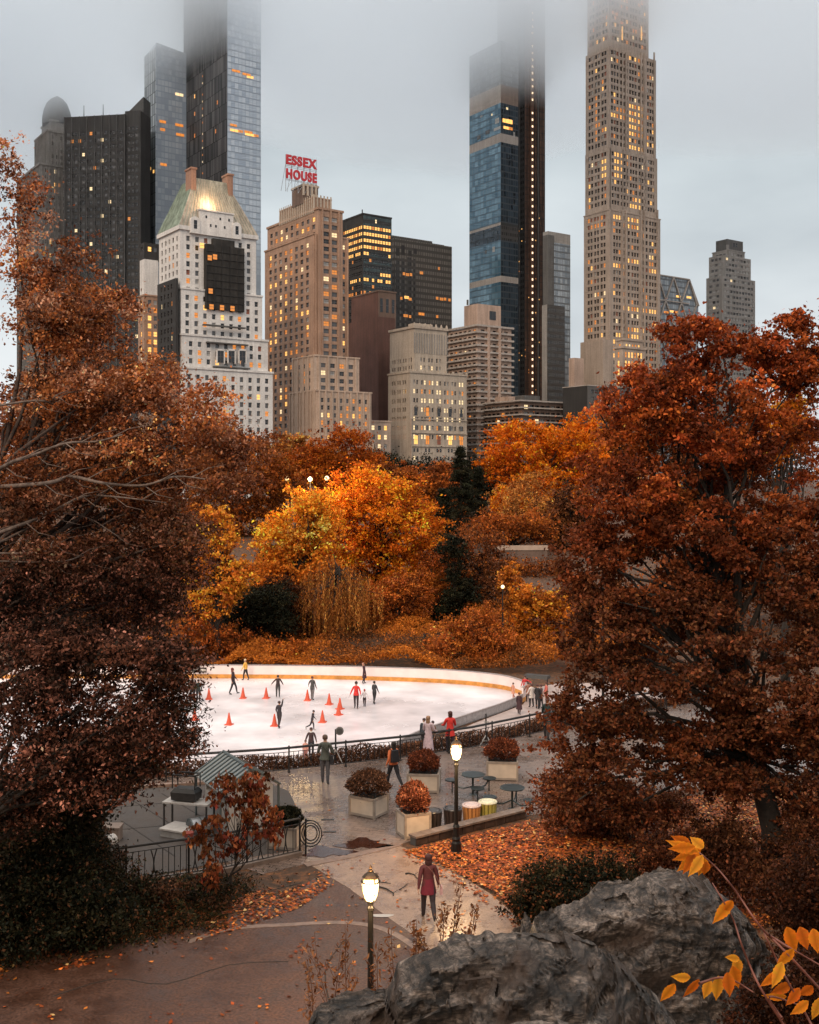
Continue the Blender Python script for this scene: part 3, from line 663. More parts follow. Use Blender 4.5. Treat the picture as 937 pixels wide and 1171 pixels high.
# terrace railings, band of arched openings
for (pa, pb, py) in ((232, 280, 372), (236, 283, 392), (244, 285, 420)):
    a = B.corner(pa, 1.0); c = B.corner(pb, 1.0); z = B.zat(py, a, 1)-B.z0
    B.mb('dgrey', 'terrace').box(a, c, 0.0, 1.5, z, z+0.5)
for pxx in (252, 264.5, 277):
    a = B.corner(pxx, 0.0); z = B.zat(408, a, 0)-B.z0; B.lightspot('F', (a, -0.2, z), 2.6, 4.4, 0)
    fr = MB(); fr.box(a-1.7, a-1.3, -0.5, 0, z-2.6, z+2.9); fr.box(a+1.3, a+1.7, -0.5, 0, z-2.6, z+2.9); fr.box(a-1.7, a+1.7, -0.5, 0, z+2.3, z+2.9); fr.build('window_surround', 'white', B.t)
B.finish()
sp_ = B.loc((ra+rb)/2-2, y0-2.0); lt = bpy.data.lights.new('roof_floodlight', 'POINT'); lt.energy = 3200; lt.color = (1, 0.62, 0.32); lt.shadow_soft_size = 0.6
lo = bpy.data.objects.new('roof_floodlight', lt); COL.objects.link(lo); sp_ = B.loc(B.corner(238, y0+1.0), y0-0.8); lo.location = (sp_.x, sp_.y, gz+B.z0+3.4)
# --- tan hotel with setbacks and rooftop letters
B = Bld('setback_hotel', 'tall tan brick hotel with stepped crown beneath red rooftop letters', 365, street(350)*0.985, seed=7)
lt_ = litf(0.13, 0.05, 0.06, 0.42, 0.07, 0.0)
st = dict(win=(1.15, 1.75), pitch=3.0, pz=3.05, lit=lt_, rec=0.4, fin='tan', finw=0.7, top=2.6, margin=0.8)
st2 = dict(st, fin='tan2'); 
B.tier(300, 352, 428, 503, 'tan2', st2, ins=-4.0, cornice=0.3)
B.tier(331, 362, 425, 447, 'tan2', st2, ins=-2.0, cornice=0.3)
B.tier(335, 360, 411, 407, 'tan2', dict(st2, win=(2.2, 1.75), pitch=4.4), ins=-0.5, cornice=0.3)
B.tier(303, 359, 399, 268, 'tan', st, dict(st, pitch=4.6, win=(2.3, 1.8), fin=None, lit=litf(0.18, 0.10, 0.05, 0.40, 0.03)), ins=1.6, cornice=0.3)
stm = dict(st, win=(2.6, 1.8), pitch=3.9, lit=litf(0.1, 0.06, 0.2, 0.4, 0.04))
x = B.tier(306, 364, 392, 239, 'tan', stm, dict(st, pitch=4.6, win=(2.3, 1.8), fin=None, lit=litf(0.16, 0.08, 0.05, 0.42, 0.03)), ins=0.6, cornice=0.4)
x = B.tier(320, 359, 379, 226, 'tan', None, None, ybot=246, ins=4.0, cornice=0.2)
pr_ = B.mb('beige', 'crown_pier')
for a in np.arange(x[0], x[1]+0.1, 1.6): pr_.box(a-0.35, a+0.35, x[2]-0.4, x[2], x[5]-6, x[5]+1.4, ty=0.2)
for a in np.arange(x[2], x[3]+0.1, 1.6): pr_.box(x[0]-0.4, x[0], a-0.35, a+0.35, x[5]-6, x[5]+1.4, tx=0.2)
x = B.tier(334, 347, 364, 212, 'brown', None, None, ybot=232, ins=12.0, cornice=0.35, cmat='beige')
for a in np.arange(x[0], x[1]+0.1, 2.0): pr_.box(a-0.4, a+0.4, x[2]-0.4, x[2], x[5]-4, x[5]+1.2)
B.finish()
ESS = (B, x)
# sign frame and letters
def essex_sign():
    B, x = ESS
    a0 = B.corner(327.5, x[2]-0.6); a1 = B.corner(362.5, x[2]-0.6); q = B.loc(a0, x[2]-0.6); Yq = q.y
    z = lambda py: CAMZ-(py-PY0)/F*Yq
    t = empty('rooftop_sign', 'red two line letter sign on open framework above the tan hotel', 'sign', (q.x, q.y, z(214)), TH)
    wid = a1-a0
    M['neon_red'] = simple('sign_red', (0.30, 0.012, 0.018), 0.5, var=0, emit=(1.0, 0.05, 0.06), estr=0.12)
    zl = 0
    def word(txt, zb, hh):
        cu = bpy.data.curves.new('lettering', 'FONT'); cu.body = txt; cu.size = 1; cu.extrude = 0.04; cu.offset = 0.05; cu.space_character = 1.15
        tmp = bpy.data.objects.new('tmp', cu); COL.objects.link(tmp); dg = bpy.context.evaluated_depsgraph_get()
        me = bpy.data.meshes.new_from_object(tmp.evaluated_get(dg)); bpy.data.objects.remove(tmp)
        co_ = np.zeros(len(me.vertices)*3); me.vertices.foreach_get('co', co_); co_ = co_.reshape(-1, 3)
        mn, mxx = co_.min(0), co_.max(0); sx = wid/(mxx[0]-mn[0]); sz = hh/(mxx[1]-mn[1])
        out = np.stack([(co_[:, 0]-mn[0])*sx, -co_[:, 2]*6, zb+(co_[:, 1]-mn[1])*sz], 1); me.vertices.foreach_set('co', out.ravel()); me.update()
        me.materials.clear(); me.materials.append(M['neon_red']); o = bpy.data.objects.new('lettering', me); COL.objects.link(o); o.parent = t
    h1 = z(176)-z(187.5); word('ESSEX', z(187.5)-z(214), h1); word('HOUSE', z(203.5)-z(214), h1)
    b = MB()
    for k in range(6):
        xx = wid*k/5; b.bar((xx, 0.5, -1.5), (xx, 0.5, z(176)-z(214)), 0.16); b.bar((xx, 0.5, z(186)-z(214)), (xx, 4.5, -0.5), 0.12)
    for py in (205, 203.8, 190, 188.2, 176): b.bar((0, 0.5, z(py)-z(214)), (wid, 0.5, z(py)-z(214)), 0.14)
    for k in range(5): b.bar((wid*k/5, 0.5, -1.5), (wid*(k+1)/5, 0.5, z(205)-z(214)), 0.1)
    b.build('framework', simple('sign_frame', (0.35, 0.36, 0.37), 0.5, 0.3), t)
essex_sign()
# --- low extension right of the hotel
B = Bld('low_annex', 'low pale tan annex with lit windows between the two stone hotels', 421, 468, seed=8)
B.tier(418, 421, 447, 482, 'tan2', dict(win=(1.6, 1.9), pitch=3.2, pz=4.0, lit=litf(0.05, 0.1, 0.1, 0.3, 0.4)), cornice=0.3)
B.finish()
# --- dark office with glowing top floors
B = Bld('lit_office', 'dark glass office block whose upper floors glow yellow', 415, 560, seed=9)
def lo_(r, u, v, ck, ri, face):
    if ri < 5: return 4 if r.random() < (0.8 if ri != 4 or face == 'L' or u < .35 else .1) else (3 if ri < 4 else 0)
    if ri == 7 and face == 'F' and u > 0.6: return 4
    if ri == 8: return 4 if r.random() < .6 else 0
    if ri in (10, 11): return 3 if r.random() < .35 else 0
    return 3 if r.random() < 0.03 else 0
x = B.tier(392, 415, 448, 245, 'glass_teal', dict(win=(1.35, 1.6), pitch=1.7, pz=3.35, lit=lo_, rec=0.2, top=5.5, margin=0.2), matl='black')
m_ = B.mb('black', 'parapet'); m_.box(x[0]-0.2, x[1]+0.2, x[2]-0.2, x[3]+0.2, x[5], x[5]+0.8)
B.mb('black', 'mast').tube([(x[0]+1, x[2]+2, x[5]), (x[0]+1, x[2]+2, x[5]+3)], 0.3, 5)
B.lightspot('F', (x[0]+(x[1]-x[0])*0.45, x[2]-0.1, x[5]-2.6), 0.9, 1.9, 5)
B.finish()
# --- grey granite tower
B = Bld('granite_tower', 'plain grey granite tower with dark vertical window slots on its left', 451, 600, seed=10)
x = B.tier(448, 451, 517, 272, 'granite', None, None, matl='granite')
for (pa, pb, pt) in ((453, 457, 296), (459, 463, 295), (466, 471, 294), (472.5, 475, 296)):
    a = B.corner(pa, 0); c = B.corner(pb, 0); zt = B.zat(pt, a, 0)-B.z0; m_ = MB(); m_.box(a, c, -0.06, 0.0, 0, zt); m_.build('window_slot', 'glass_black', B.t)
for (pa, pb, py0_, py1_) in ((453, 457, 283, 292), (459, 463, 280, 291), (467, 471, 286, 292), (473, 477, 284, 290)):
    a = B.corner(pa, 0); c = B.corner(pb, 0); m_ = MB(); m_.box(a, c, -0.06, 0.0, B.zat(py1_, a, 0)-B.z0, B.zat(py0_, a, 0)-B.z0); m_.build('louvre', 'black', B.t)
for px, py, w in [(462, 313, 1.6), (466, 314, 2), (470, 314, 1.6), (482, 312, 2.2), (502, 307, 1), (459, 341, 1.4), (465, 340, 3), (469, 342, 2), (500, 341, 1.6), (505, 342, 2.4), (509, 342, 1.6), (514, 343, 1.6), (500, 362, 1.5), (482, 359, 4), (464, 361, 3), (469, 362, 1.5)]: spot(px, py, w, 1.5, 4 if px == 465 else 3)
a = B.corner(507, 6); B.mb('dgrey', 'penthouse').box(x[0]+4, a, x[2]+5, x[3]-1 if x[3]-1 > x[2]+7 else x[2]+9, x[5], x[5]+1.6)
B.mb('granite', 'back_wing').box(x[0], x[1]-8, x[2]+8, x[2]+26, 0, x[5]+3.5)
B.finish()
# --- brown brick tower
B = Bld('brick_tower', 'dark brown brick tower with a blank side wall and arched top openings', 433, 520, seed=11)
x = B.tier(402, 433, 453, 333, 'brown', dict(win=(1.3, 2.0), pitch=3.6, pz=4.2, lit=litf(0.02, 0.08, 0.02, 0.2), top=14), False, matl='darkred', cornice=0.3)
for k in range(3):
    a = x[0]+(x[1]-x[0])*(k+0.5)/3; B.lightspot('F', (a, x[2]-0.05, x[5]-6.5), 1.5, 6.5, 0)
B.tier(399, 433, 452, 362, 'darkred', None, False, ins=-0.6, matl='darkred')
B.finish()
# --- club building: two stone blocks
B = Bld('stone_clubhouse', 'beige limestone block of paired windows with a row of arched openings', 469, 478, seed=12)
st = dict(win=(1.0, 1.9), pitch=4.2, group=2, gq=1.6, pz=4.0, rec=0.4, lit=litf(0.1, 0.0, 0.2, 0.2, 0.35), margin=0.8, top=3.0)
xb = B.tier(444, 469, 534, 426, 'beige', dict(st, zmin=26), None, cornice=0.35)
B.wins = [w for w in B.wins if w[0] == 'F']
B.walls.pop(('x', 'x'), None)
nb_ = 5; zz = B.zat(470, xb[0], 0)-B.z0
for k in range(nb_):
    a = xb[0]+(xb[1]-xb[0])*(k+0.5)/nb_
    B.lightspot('F', (a, -0.06, zz), 1.5, 3.6, 0 if k != 1 else 3); B.lightspot('F', (a, -0.06, zz-7), 1.3, 2.2, 1); B.lightspot('F', (a, -0.06, zz-12.5), 1.9, 3.8, (4, 3, 6, 4, 3)[k])
    for dz in (-17, -20.5): B.lightspot('F', (a-0.9, -0.06, zz+dz), 0.9, 1.6, 0 if dz == -17 else 5 if k == 0 else 0); B.lightspot('F', (a+0.9, -0.06, zz+dz), 0.9, 1.6, 0)
    fr = MB(); pr = [(a+1.25*math.cos(math.pi*j/8), zz+1.6+1.1*math.sin(math.pi*j/8)) for j in range(9)]
    for p, q_ in zip(pr, pr[1:]): fr.bar((p[0], -0.15, p[1]), (q_[0], -0.15, q_[1]), 0.3)
    fr.bar((a+1.25, -0.15, zz+1.6), (a+1.25, -0.15, zz-2), 0.3); fr.bar((a-1.25, -0.15, zz+1.6), (a-1.25, -0.15, zz-2), 0.3); fr.bar((a-1.4, -0.15, zz-2.2), (a+1.4, -0.15, zz-2.2), 0.35); fr.build('arch_surround', 'beige', B.t)
for dz in (-3.6, -9.6, -15.5): B.mb('beige', 'string_course').box(xb[0], xb[1], -0.4, 0, zz+dz, zz+dz+0.45)
B.tier(444.5, 470, 471, 478, 'tan2', None, dict(win=(1.5, 1.8), pitch=3.6, pz=3.6, lit=litf(0.5, 0.1, 0, 0.1)), ins=-0.5, name='side_wing')
stu = dict(win=(0.95, 1.8), pitch=4.4, group=2, gq=1.7, pz=3.5, lit=litf(0.02, 0.0, 0.35, 0.2, 0.2), top=13, margin=0.4, rec=0.4)
xu = B.tier(446, 474, 511, 375, 'beige', stu, dict(stu, lit=litf(0.05, 0.02, 0.1, 0.4)), ins=7, cornice=0.5)
for k in range(14): a = xu[0]+(xu[1]-xu[0])*k/13; B.mb('grey', 'crown_louvre').box(a-0.25, a+0.25, xu[2]-0.25, xu[2], xu[5]-11, xu[5]-2)
for k in range(7): a = xu[0]+(xu[1]-xu[0])*k/6; B.mb('beige', 'finial', k+1).box(a-0.45, a+0.45, xu[2]-0.45, xu[2]+0.45, xu[5]+1.1, xu[5]+2.6, tx=0.3, ty=0.3)
for k in range(9): a = xb[0]+(xb[1]-xb[0])*k/8; B.mb('beige', 'finial', k+20).box(a-0.4, a+0.4, -0.35, 0.45, xb[5]+0.7, xb[5]+1.6)
B.mb('beige', 'water_tank_house').box(xu[0]+3, xu[1]-5, xu[2]+4, xu[2]+9, xu[5]+1, xu[5]+3)
B.finish()
# --- balcony apartments
B = Bld('balcony_tower', 'pinkish apartment tower ringed by balcony slabs with a rooftop plant room', 546, 520, seed=13)
st = dict(win=(2.4, 1.7), pitch=3.6, pz=3.15, rec=0.9, lit=litf(0.06, 0.01, 0.12, 0.25), margin=0.3, top=1.3)
x = B.tier(513, 546, 585, 373, 'pinkish', st)
B.balconies(x[0], x[1], x[2], x[3], 20, x[5]+0.4, 3.15, 'slab', 1.0, 0.55)
for u in (0.3, 0.62): a = x[0]+(x[1]-x[0])*u; B.mb('pinkish', 'pier').box(a-0.8, a+0.8, x[2]-1.05, x[2], 0, x[5])
p = B.tier(531, 546, 573, 347, 'pinkish', None, None, ybot=373, ins=2.5)
a = B.corner(563.5, 2.5); B.lightspot('F', (a, 2.4, p[5]-5.0), 4.0, 4.2, 0)
B.mb('dgrey', 'vent').tube([(p[0]-1, p[3]-4, p[5]), (p[0]-1, p[3]-4, p[5]+2.5)], 0.5, 6)
B.finish()
B = Bld('terrace_apartments', 'wide low dark apartment block striped with long pale balconies', 596, 500, seed=14)
lo2 = litf(0.08, 0.0, 0.15, 0.25, 0.03)
st = dict(win=(2.8, 1.9), pitch=3.3, pz=3.2, rec=0.8, lit=lo2, margin=0.2, top=1.4)
x = B.tier(535, 596, 674, 459, 'brown', st)
B.balconies(x[0], x[1], x[2], x[3], 4, x[5]+0.5, 3.2, 'slab', 1.1, 0.25)
B.mb('dgrey', 'penthouse').box(x[0]+6, x[0]+16, x[2]+5, x[2]+14, x[5], x[5]+3.5)
B.mb('pinkish', 'penthouse').box(x[0]+1, x[0]+5, x[2]+10, x[2]+20, x[5], x[5]+3)
B.finish()
# --- blue glass tower with hoist
B = Bld('blue_glass_tower', 'blue glass skyscraper with a string of work lights up its brown side', 573, 620, seed=15)
def seg(yt, yb, mat, matl, pr=0.0):
    return B.tier(537-pr, 573, 593, yt, mat, None, None, yb, 0 if pr == 0 else -pr*0.4, matl, 'curtain_wall')
segs = [(46, 96, 'glass_silver', 'glass_silver'), (96, 117, 'brownslab', 'slab'), (117, 152, 'glass_blue_dark', 'glass_blue'), (152, 162, 'slab', 'slab'), (162, 254, 'glass_blue_dark', 'glass_blue'), (254, 257, 'black', 'slab'), (257, 274, 'glass_black', 'glass_blue_dark'), (274, 315, 'glass_blue_dark', 'glass_blue'), (315, 322, 'slab', 'slab'), (322, None, 'glass_blue_dark', 'glass_blue')]
last = None
for i_, (yt, yb, mf, ml) in enumerate(segs):
    B.kk = i_; last = seg(yt, yb, mf, ml)
B.kk = 0
for (px, py, w, h, s_) in [(578, 138, 4, 2.2, 4), (583, 139, 4, 2.4, 4), (579, 146, 4, 1.6, 4), (584, 147, 3, 1.6, 3), (580, 124, 1.4, 1.2, 5), (588, 154, 1.2, 3, 2)]: spot(px, py, w, h, s_)
for (px, py, w, h, s_) in [(569, 138, 3.5, 3.0, 2), (569, 147, 6, 1.6, 2), (558, 151, 4, 2.2, 1), (548, 157, 3, 2.5, 1), (551, 133, 2, 1, 2), (563, 131, 1, 1, 5), (565, 285, 2, 3, 2), (556, 288, 2, 2, 1)]: spot(px, py, w, h, s_, 'L', 0, last[0])
x = B.tier(569, 600, 623, -90, 'hoist', None, None, None, 6, 'glass_black', 'tower_shaft')
for a in np.linspace(x[0], x[1], 9): B.mb('black', 'rail').box(a-0.15, a+0.15, x[2]-0.3, x[2], 0, x[5])
for z in np.arange(20, x[5], 4.2): B.mb('black', 'rail').box(x[0], x[1], x[2]-0.22, x[2], z, z+0.25)
hx = B.corner(609, x[2]-1.6); hm = B.mb('hoist', 'hoist_mast')
hm.box(hx-1.2, hx+1.2, x[2]-1.6, x[2]-0.25, 0, x[5])
for a in (594, 616): hxx = B.corner(a, x[2]-0.8); B.mb('dgrey', 'hoist_rail').box(hxx-0.3, hxx+0.3, x[2]-0.9, x[2]-0.25, 0, x[5])
py = 16
while py < 455:
    if not (44 < py < 54 or 120 < py < 128): B.lightspot('F', (hx, x[2]-1.75, B.zat(py, hx, x[2])-B.z0), 1.0, 1.1, 7)
    py += 7.6
rr = random.Random(5)
for k in range(34):
    px_ = rr.choice((587, 590, 594, 597, 601, 605, 613, 617)); yy_ = rr.uniform(230, 455); B.lightspot('F', (B.corner(px_, x[2]-1), x[2]-0.95, B.zat(yy_, 0, x[2])-B.z0), 0.6, 0.6, rr.choice((3, 4, 1, 2)))
B.finish()
B = Bld('glass_office', 'mid height pale glass block with grey top beside the blue tower', 627, 575, seed=16)
x = B.tier(622, 627, 652.5, 276, 'glass_silver', None, None, matl='grey', name='curtain_wall')
B.tier(622, 627, 652.5, 264, 'grey', None, None, ybot=276)
B.tier(621, 626, 646, 348, 'glass_black', None, None, ins=-3, matl='grey', name='lower_wing')
B.tier(624, 627, 634, 268, 'dgrey', None, None, ins=-1.0, name='side_strip')
B.finish()
# --- limestone supertall
B = Bld('limestone_tower', 'slender limestone skyscraper with gridded windows glowing gold in patches', 697, 580, seed=17)
def lt2(r, u, v, ck, ri, face):
    return 0
def limelit(zref):
    def f(r, u, v, ck, ri, face):
        return litf(0.09, 0.06, 0.04, 0.20, 0.02, 0.06)(r, u, v, ck, ri, face)
    return f
sF = dict(win=(1.55, 2.2), pitch=6.9, group=3, gq=2.05, pz=3.7, rec=0.6, lit=limelit(0), margin=0.1, top=1.8); sL = dict(sF, pitch=4.9, group=2, gq=2.1)
x = B.tier(668, 697, 755.5, 240, 'lime', sF, sL, cornice=0.25)
xl_ = x
x = B.tier(669.5, 697, 752, 168, 'lime', sF, sL, ybot=240, ins=0.5)
x = B.tier(670, 697, 750.5, 52, 'lime', sF, sL, ybot=168, ins=1.0)
x = B.tier(672, 697, 742, -60, 'lime', sF, sL, ybot=52, ins=2.5)
lims = B
# piers separating bays
for (tb, yt, yb, ins) in ((0, 240, 545, 0), (1, 60, 240, 1.0)):
    for px_ in ((697.5, 712, 716, 733, 737, 752) if ins == 0 else (697.5, 712, 716, 733, 737, 748)):
        a = B.corner(px_, ins); z1 = B.zat(yt, a, ins)-B.z0; z0 = 0 if yb > 500 else B.zat(yb, a, ins)-B.z0
        B.mb('lime', 'pier').box(a-0.45, a+0.45, ins-0.5, ins, z0, z1)
# golden patches
gold = [(697, 712, 126, 138, 4), (738, 756, 246, 252, 4), (700, 716, 300, 306, 4), (716, 730, 296, 304, 4), (697, 757, 352, 358, 3), (718, 734, 118, 156, 4), (718, 734, 228, 262, 4), (701, 712, 176, 207, 4), (698, 712, 240, 256, 4), (741, 754, 303, 316, 4), (718, 738, 375, 386, 4), (683, 716, 390, 400, 4), (679, 712, 405, 413, 4), (718, 734, 164, 172, 4)]
nw = []
for (face, p, w, h, s_, ar) in B.wins:
    q = B.loc(p[0], p[1]); px_ = PX0+F*q.x/q.y; py_ = PY0+F*(CAMZ-(p[2]+B.z0))/q.y
    for (a, b_, c, d_, g_) in gold:
        if a <= px_ <= b_ and c <= py_ <= d_ and (face == 'F' or b_ <= 697 or a < 690): s_ = 4 if B.rnd.random() < 0.8 else 3
    if 236 < py_ < 262 and px_ < 697: s_ = 6 if B.rnd.random() < .6 else 3
    if 178 < py_ < 204 and 688 < px_ < 694: s_ = 4
    if 112 < py_ < 160 and 680 < px_ < 684: s_ = 3
    nw.append((face, p, w, h, s_, ar))
B.wins = nw
for px_ in (711.5, 733.5): a = B.corner(px_, 2.5); B.lightspot('F', (a, 2.3, B.zat(38, a, 2.5)-B.z0), 0.9, 7.5, 4)
for px_, py_ in ((701, 14), (705, 16), (711, 26), (734, 4), (731, 6)): a = B.corner(px_, 2.5); B.lightspot('F', (a, 2.3, B.zat(py_, a, 2.5)-B.z0), 1.8, 1.4, 3)
B.tier(664, 690, 699, 388, 'lime', None, None, ins=-1.0, name='podium')
for k in range(10): yk_ = B.left(664+k*3.3, B.corner(697, -1.5), -1.5)
B.finish()
B = Bld('villa_building', 'smaller limestone block with golden floodlit columns below the slender tower', 712, 520, seed=18)
x = B.tier(703, 712, 738, 398, 'lime', dict(win=(1.2, 2.6), pitch=2.1, pz=4.2, lit=litf(0.3, 0.5, 0, 0.1)), cornice=0.5)
B.tier(705, 713, 735, 389, 'lime', dict(win=(1.2, 2.2), pitch=2.1, pz=4.2, lit=litf(0.3, 0.6, 0, 0.1)), ins=1.5, cornice=0.4)
B.finish()
B = Bld('dark_block', 'low dark block with a grid of windows below the limestone tower', 672, 500, seed=19)
B.tier(644, 672, 724, 441, 'dgrey', dict(win=(2.0, 1.8), pitch=2.6, pz=3.3, lit=litf(0.04, 0.0, 0.05, 0.4)), False, matl='black', cornice=0.2, cmat='slab')
B.finish()
B = Bld('small_brick_building', 'small reddish building squeezed between the glass block and limestone tower', 657, 560, seed=20)
B.tier(653, 657, 668, 409, 'pinkish', None, None)
B.finish()
# --- faceted glass tower with diagonal frame
B = Bld('diagrid_tower', 'faceted glass tower with a diagonal steel frame and sloping corner', 758, 640, seed=21)
x0 = B.corner(752, 0); x1 = B.corner(799, 0); z1 = B.zat(314, x0, 0)-B.z0; zk = B.zat(350, x1, 0)-B.z0; xt = B.corner(788, 0)
m_ = MB(); m_.poly([(x0, 0, 0), (x1, 0, 0), (x1, 0, zk), (xt, 0, z1), (x0, 0, z1)]); m_.poly([(x0, 20, 0), (x0, 20, z1), (xt, 20, z1), (x1, 20, zk), (x1, 20, 0)])
m_.quad((x1, 0, 0), (x1, 20, 0), (x1, 20, zk), (x1, 0, zk)); m_.quad((x1, 0, zk), (x1, 20, zk), (xt, 20, z1), (xt, 0, z1)); m_.quad((xt, 0, z1), (xt, 20, z1), (x0, 20, z1), (x0, 0, z1)); m_.quad((x0, 0, 0), (x0, 0, z1), (x0, 20, z1), (x0, 20, 0))
m_.build('curtain_wall', 'glass_silver', B.t)
m_ = MB(); hh = 14.5; wdt = (xt-x0)/2
for r_ in range(4):
    za, zb2 = z1-hh*r_, z1-hh*(r_+1); m_.bar((x0, -0.3, za), (x1 if za < zk else xt, -0.3, za), 0.7)
    for k in range(4):
        o_ = (r_ % 2)*wdt/2; a = x0+k*wdt-o_
        for (p, q_) in (((a, za), (a+wdt/2, zb2)), ((a+wdt, za), (a+wdt/2, zb2))):
            if max(p[0], q_[0]) <= x1+1 and min(p[0], q_[0]) >= x0-1: m_.bar((min(p[0], x1), -0.3, p[1]), (min(q_[0], x1), -0.3, q_[1]), 0.8)
m_.bar((xt, -0.3, z1), (x1, -0.3, zk), 0.8); m_.build('steel_frame', 'slab', B.t)
for px, py, s_ in ((776, 339, 4), (788, 340, 4), (762, 357, 3), (768, 356, 4), (774, 357, 3)): spot(px, py, 4, 1.2, s_)
B.finish()
# --- stepped grey tower on the right
B = Bld('stepped_grey_tower', 'grey stepped tower with chamfered top standing alone at the right', 834, 720, seed=22)
stg = dict(win=(2.2, 1.6), pitch=3.0, pz=3.6, lit=litf(0.0, 0.01, 0.35, 0.4))
B.tier(808, 826, 864, 315, 'grey', stg); B.tier(811, 828, 859, 291, 'grey', stg, ins=2)
B.tier(815, 834, 852, 286, 'grey', stg, ins=4, cornice=0.3); x = B.tier(819, 832, 850, 273, 'dgrey', None, ins=6)
B.mb('grey', 'corner_pier').box(x[0]-1, x[0]+1, x[2]-0.8, x[2], 0, x[5]-4)
a = (x[0]+x[1])/2; B.lightspot('F', (a-1.2, x[2]-0.05, x[5]-3.2), 1.6, 2.4, 0); B.lightspot('F', (a+1.4, x[2]-0.05, x[5]-3.2), 1.6, 2.4, 0)
B.finish()
# ------------------------------------------------------------------ foliage
def leaf_mesh(name, C, size, col, mat, parent=None, asp=0.55, seed=0, flat=0.0, hang=0.0):
    """one small pointed, folded leaf blade (two triangles each side of the midrib) at each centre"""
    rg = np.random.default_rng(seed); n = len(C)
    d = rg.normal(size=(n, 3)); d[:, 2] = d[:, 2]*(1-flat)-hang*1.5; d /= np.linalg.norm(d, axis=1)[:, None]
    q = rg.normal(size=(n, 3)); q[:, 2] += flat*6; w = np.cross(d, q); w /= np.linalg.norm(w, axis=1)[:, None]; nn = np.cross(d, w)
    s = (np.asarray(size)*rg.uniform(0.6, 1.35, n))[:, None]*0.5
    k = 0.35*s
    V = np.stack([C-d*s, C+w*s*asp+nn*k*0.4-d*s*0.1, C+d*s, C-w*s*asp+nn*k*0.4-d*s*0.1], 1).reshape(-1, 3)
    me = bpy.data.meshes.new(name); me.vertices.add(4*n); me.vertices.foreach_set('co', V.astype(np.float32).ravel())
    base = np.arange(n)[:, None]*4
    L = (base+np.array([[0, 1, 2, 0, 2, 3]])).astype(np.int32)
    me.loops.add(6*n); me.loops.foreach_set('vertex_index', L.ravel())
    me.polygons.add(2*n); me.polygons.foreach_set('loop_start', np.arange(0, 6*n, 3, dtype=np.int32)); 
    try: me.polygons.foreach_set('loop_total', np.full(2*n, 3, dtype=np.int32))
    except Exception: pass
    at = me.attributes.new('leafcol', 'FLOAT_COLOR', 'POINT')
    cc = np.ones((n, 4, 4), dtype=np.float32); cc[:, :, :3] = np.asarray(col)[:, None, :]
    at.data.foreach_set('color', cc.ravel())
    me.materials.append(M[mat]); me.update(calc_edges=True)
    o = bpy.data.objects.new(name, me); COL.objects.link(o)
    if parent: o.parent = parent
    return o
def pick(rg, pal, n, clump_id, n_cl, jit=0.42):
    pal = np.array([p[:3] for p in pal]); wts = None
    base = rg.integers(0, len(pal), n_cl); c = pal[base[clump_id]]
    alt = pal[rg.integers(0, len(pal), n)]; t = rg.uniform(0, 0.8, n)[:, None]; c = c*(1-t)+alt*t
    br = rg.lognormal(0, 0.32, n_cl)[clump_id][:, None]*rg.lognormal(0, jit, n)[:, None]
    return np.clip(c*br, 0.002, 0.9)
def lobes_px(L, Y, dy=0.8, spread=0.5):
    """lobes given as (px, py, rx, ry[, extra depth]) in photo pixels at distance Y -> world ellipsoids"""
    out = []; rr = random.Random(int(Y*7)+len(L))
    for l in L:
        y = Y+(l[4] if len(l) > 4 else rr.uniform(-spread, spread)*l[2]/F*Y)
        p = W(l[0], l[1], y); k = y/F; out.append((p.x, p.y, p.z, l[2]*k, l[2]*k*dy, l[3]*k))
    return out
PAL = dict(
 orange=[(0.76, 0.215, 0.012), (0.66, 0.16, 0.010), (0.84, 0.28, 0.018), (0.46, 0.09, 0.010)],
 deep=[(0.52, 0.11, 0.012), (0.64, 0.16, 0.014), (0.38, 0.07, 0.01)],
 yellow=[(0.90, 0.37, 0.030), (0.86, 0.29, 0.020), (0.90, 0.46, 0.08), (0.74, 0.19, 0.015)],  # yellow stands in for lamplight on the leaves
 rust=[(0.36, 0.092, 0.016), (0.26, 0.06, 0.013), (0.46, 0.14, 0.022), (0.16, 0.045, 0.013)],
 brown=[(0.16, 0.055, 0.020), (0.11, 0.036, 0.015), (0.24, 0.085, 0.025), (0.07, 0.025, 0.012)],
 tan=[(0.46, 0.18, 0.040), (0.36, 0.12, 0.026), (0.56, 0.24, 0.055), (0.24, 0.08, 0.02)],
 green=[(0.016, 0.018, 0.009), (0.010, 0.012, 0.007), (0.030, 0.024, 0.011)],
 oak=[(0.36, 0.074, 0.017), (0.26, 0.048, 0.014), (0.48, 0.115, 0.022), (0.13, 0.030, 0.013)],
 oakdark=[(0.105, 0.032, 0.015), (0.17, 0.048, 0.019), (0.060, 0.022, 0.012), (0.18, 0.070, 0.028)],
 left=[(0.36, 0.115, 0.034), (0.22, 0.062, 0.022), (0.48, 0.165, 0.048), (0.10, 0.032, 0.016), (0.55, 0.28, 0.17)],
 leftlow=[(0.055, 0.022, 0.014), (0.024, 0.012, 0.008), (0.11, 0.040, 0.022), (0.016, 0.012, 0.008), (0.30, 0.12, 0.08)],  # mostly near black: depth of shade put into the leaf colour
)
def clump_points(rg, lobes, n_cl, shell=0.45):
    vol = np.array([l[3]*l[4]*l[5] for l in lobes])**(2/3); idx = rg.choice(len(lobes), n_cl, p=vol/vol.sum())
    d = rg.normal(size=(n_cl, 3)); d /= np.linalg.norm(d, axis=1)[:, None]
    r = rg.uniform(shell, 1.0, n_cl)**0.7
    La = np.array(lobes)[idx]
    return La[:, :3]+d*r[:, None]*La[:, 3:6]
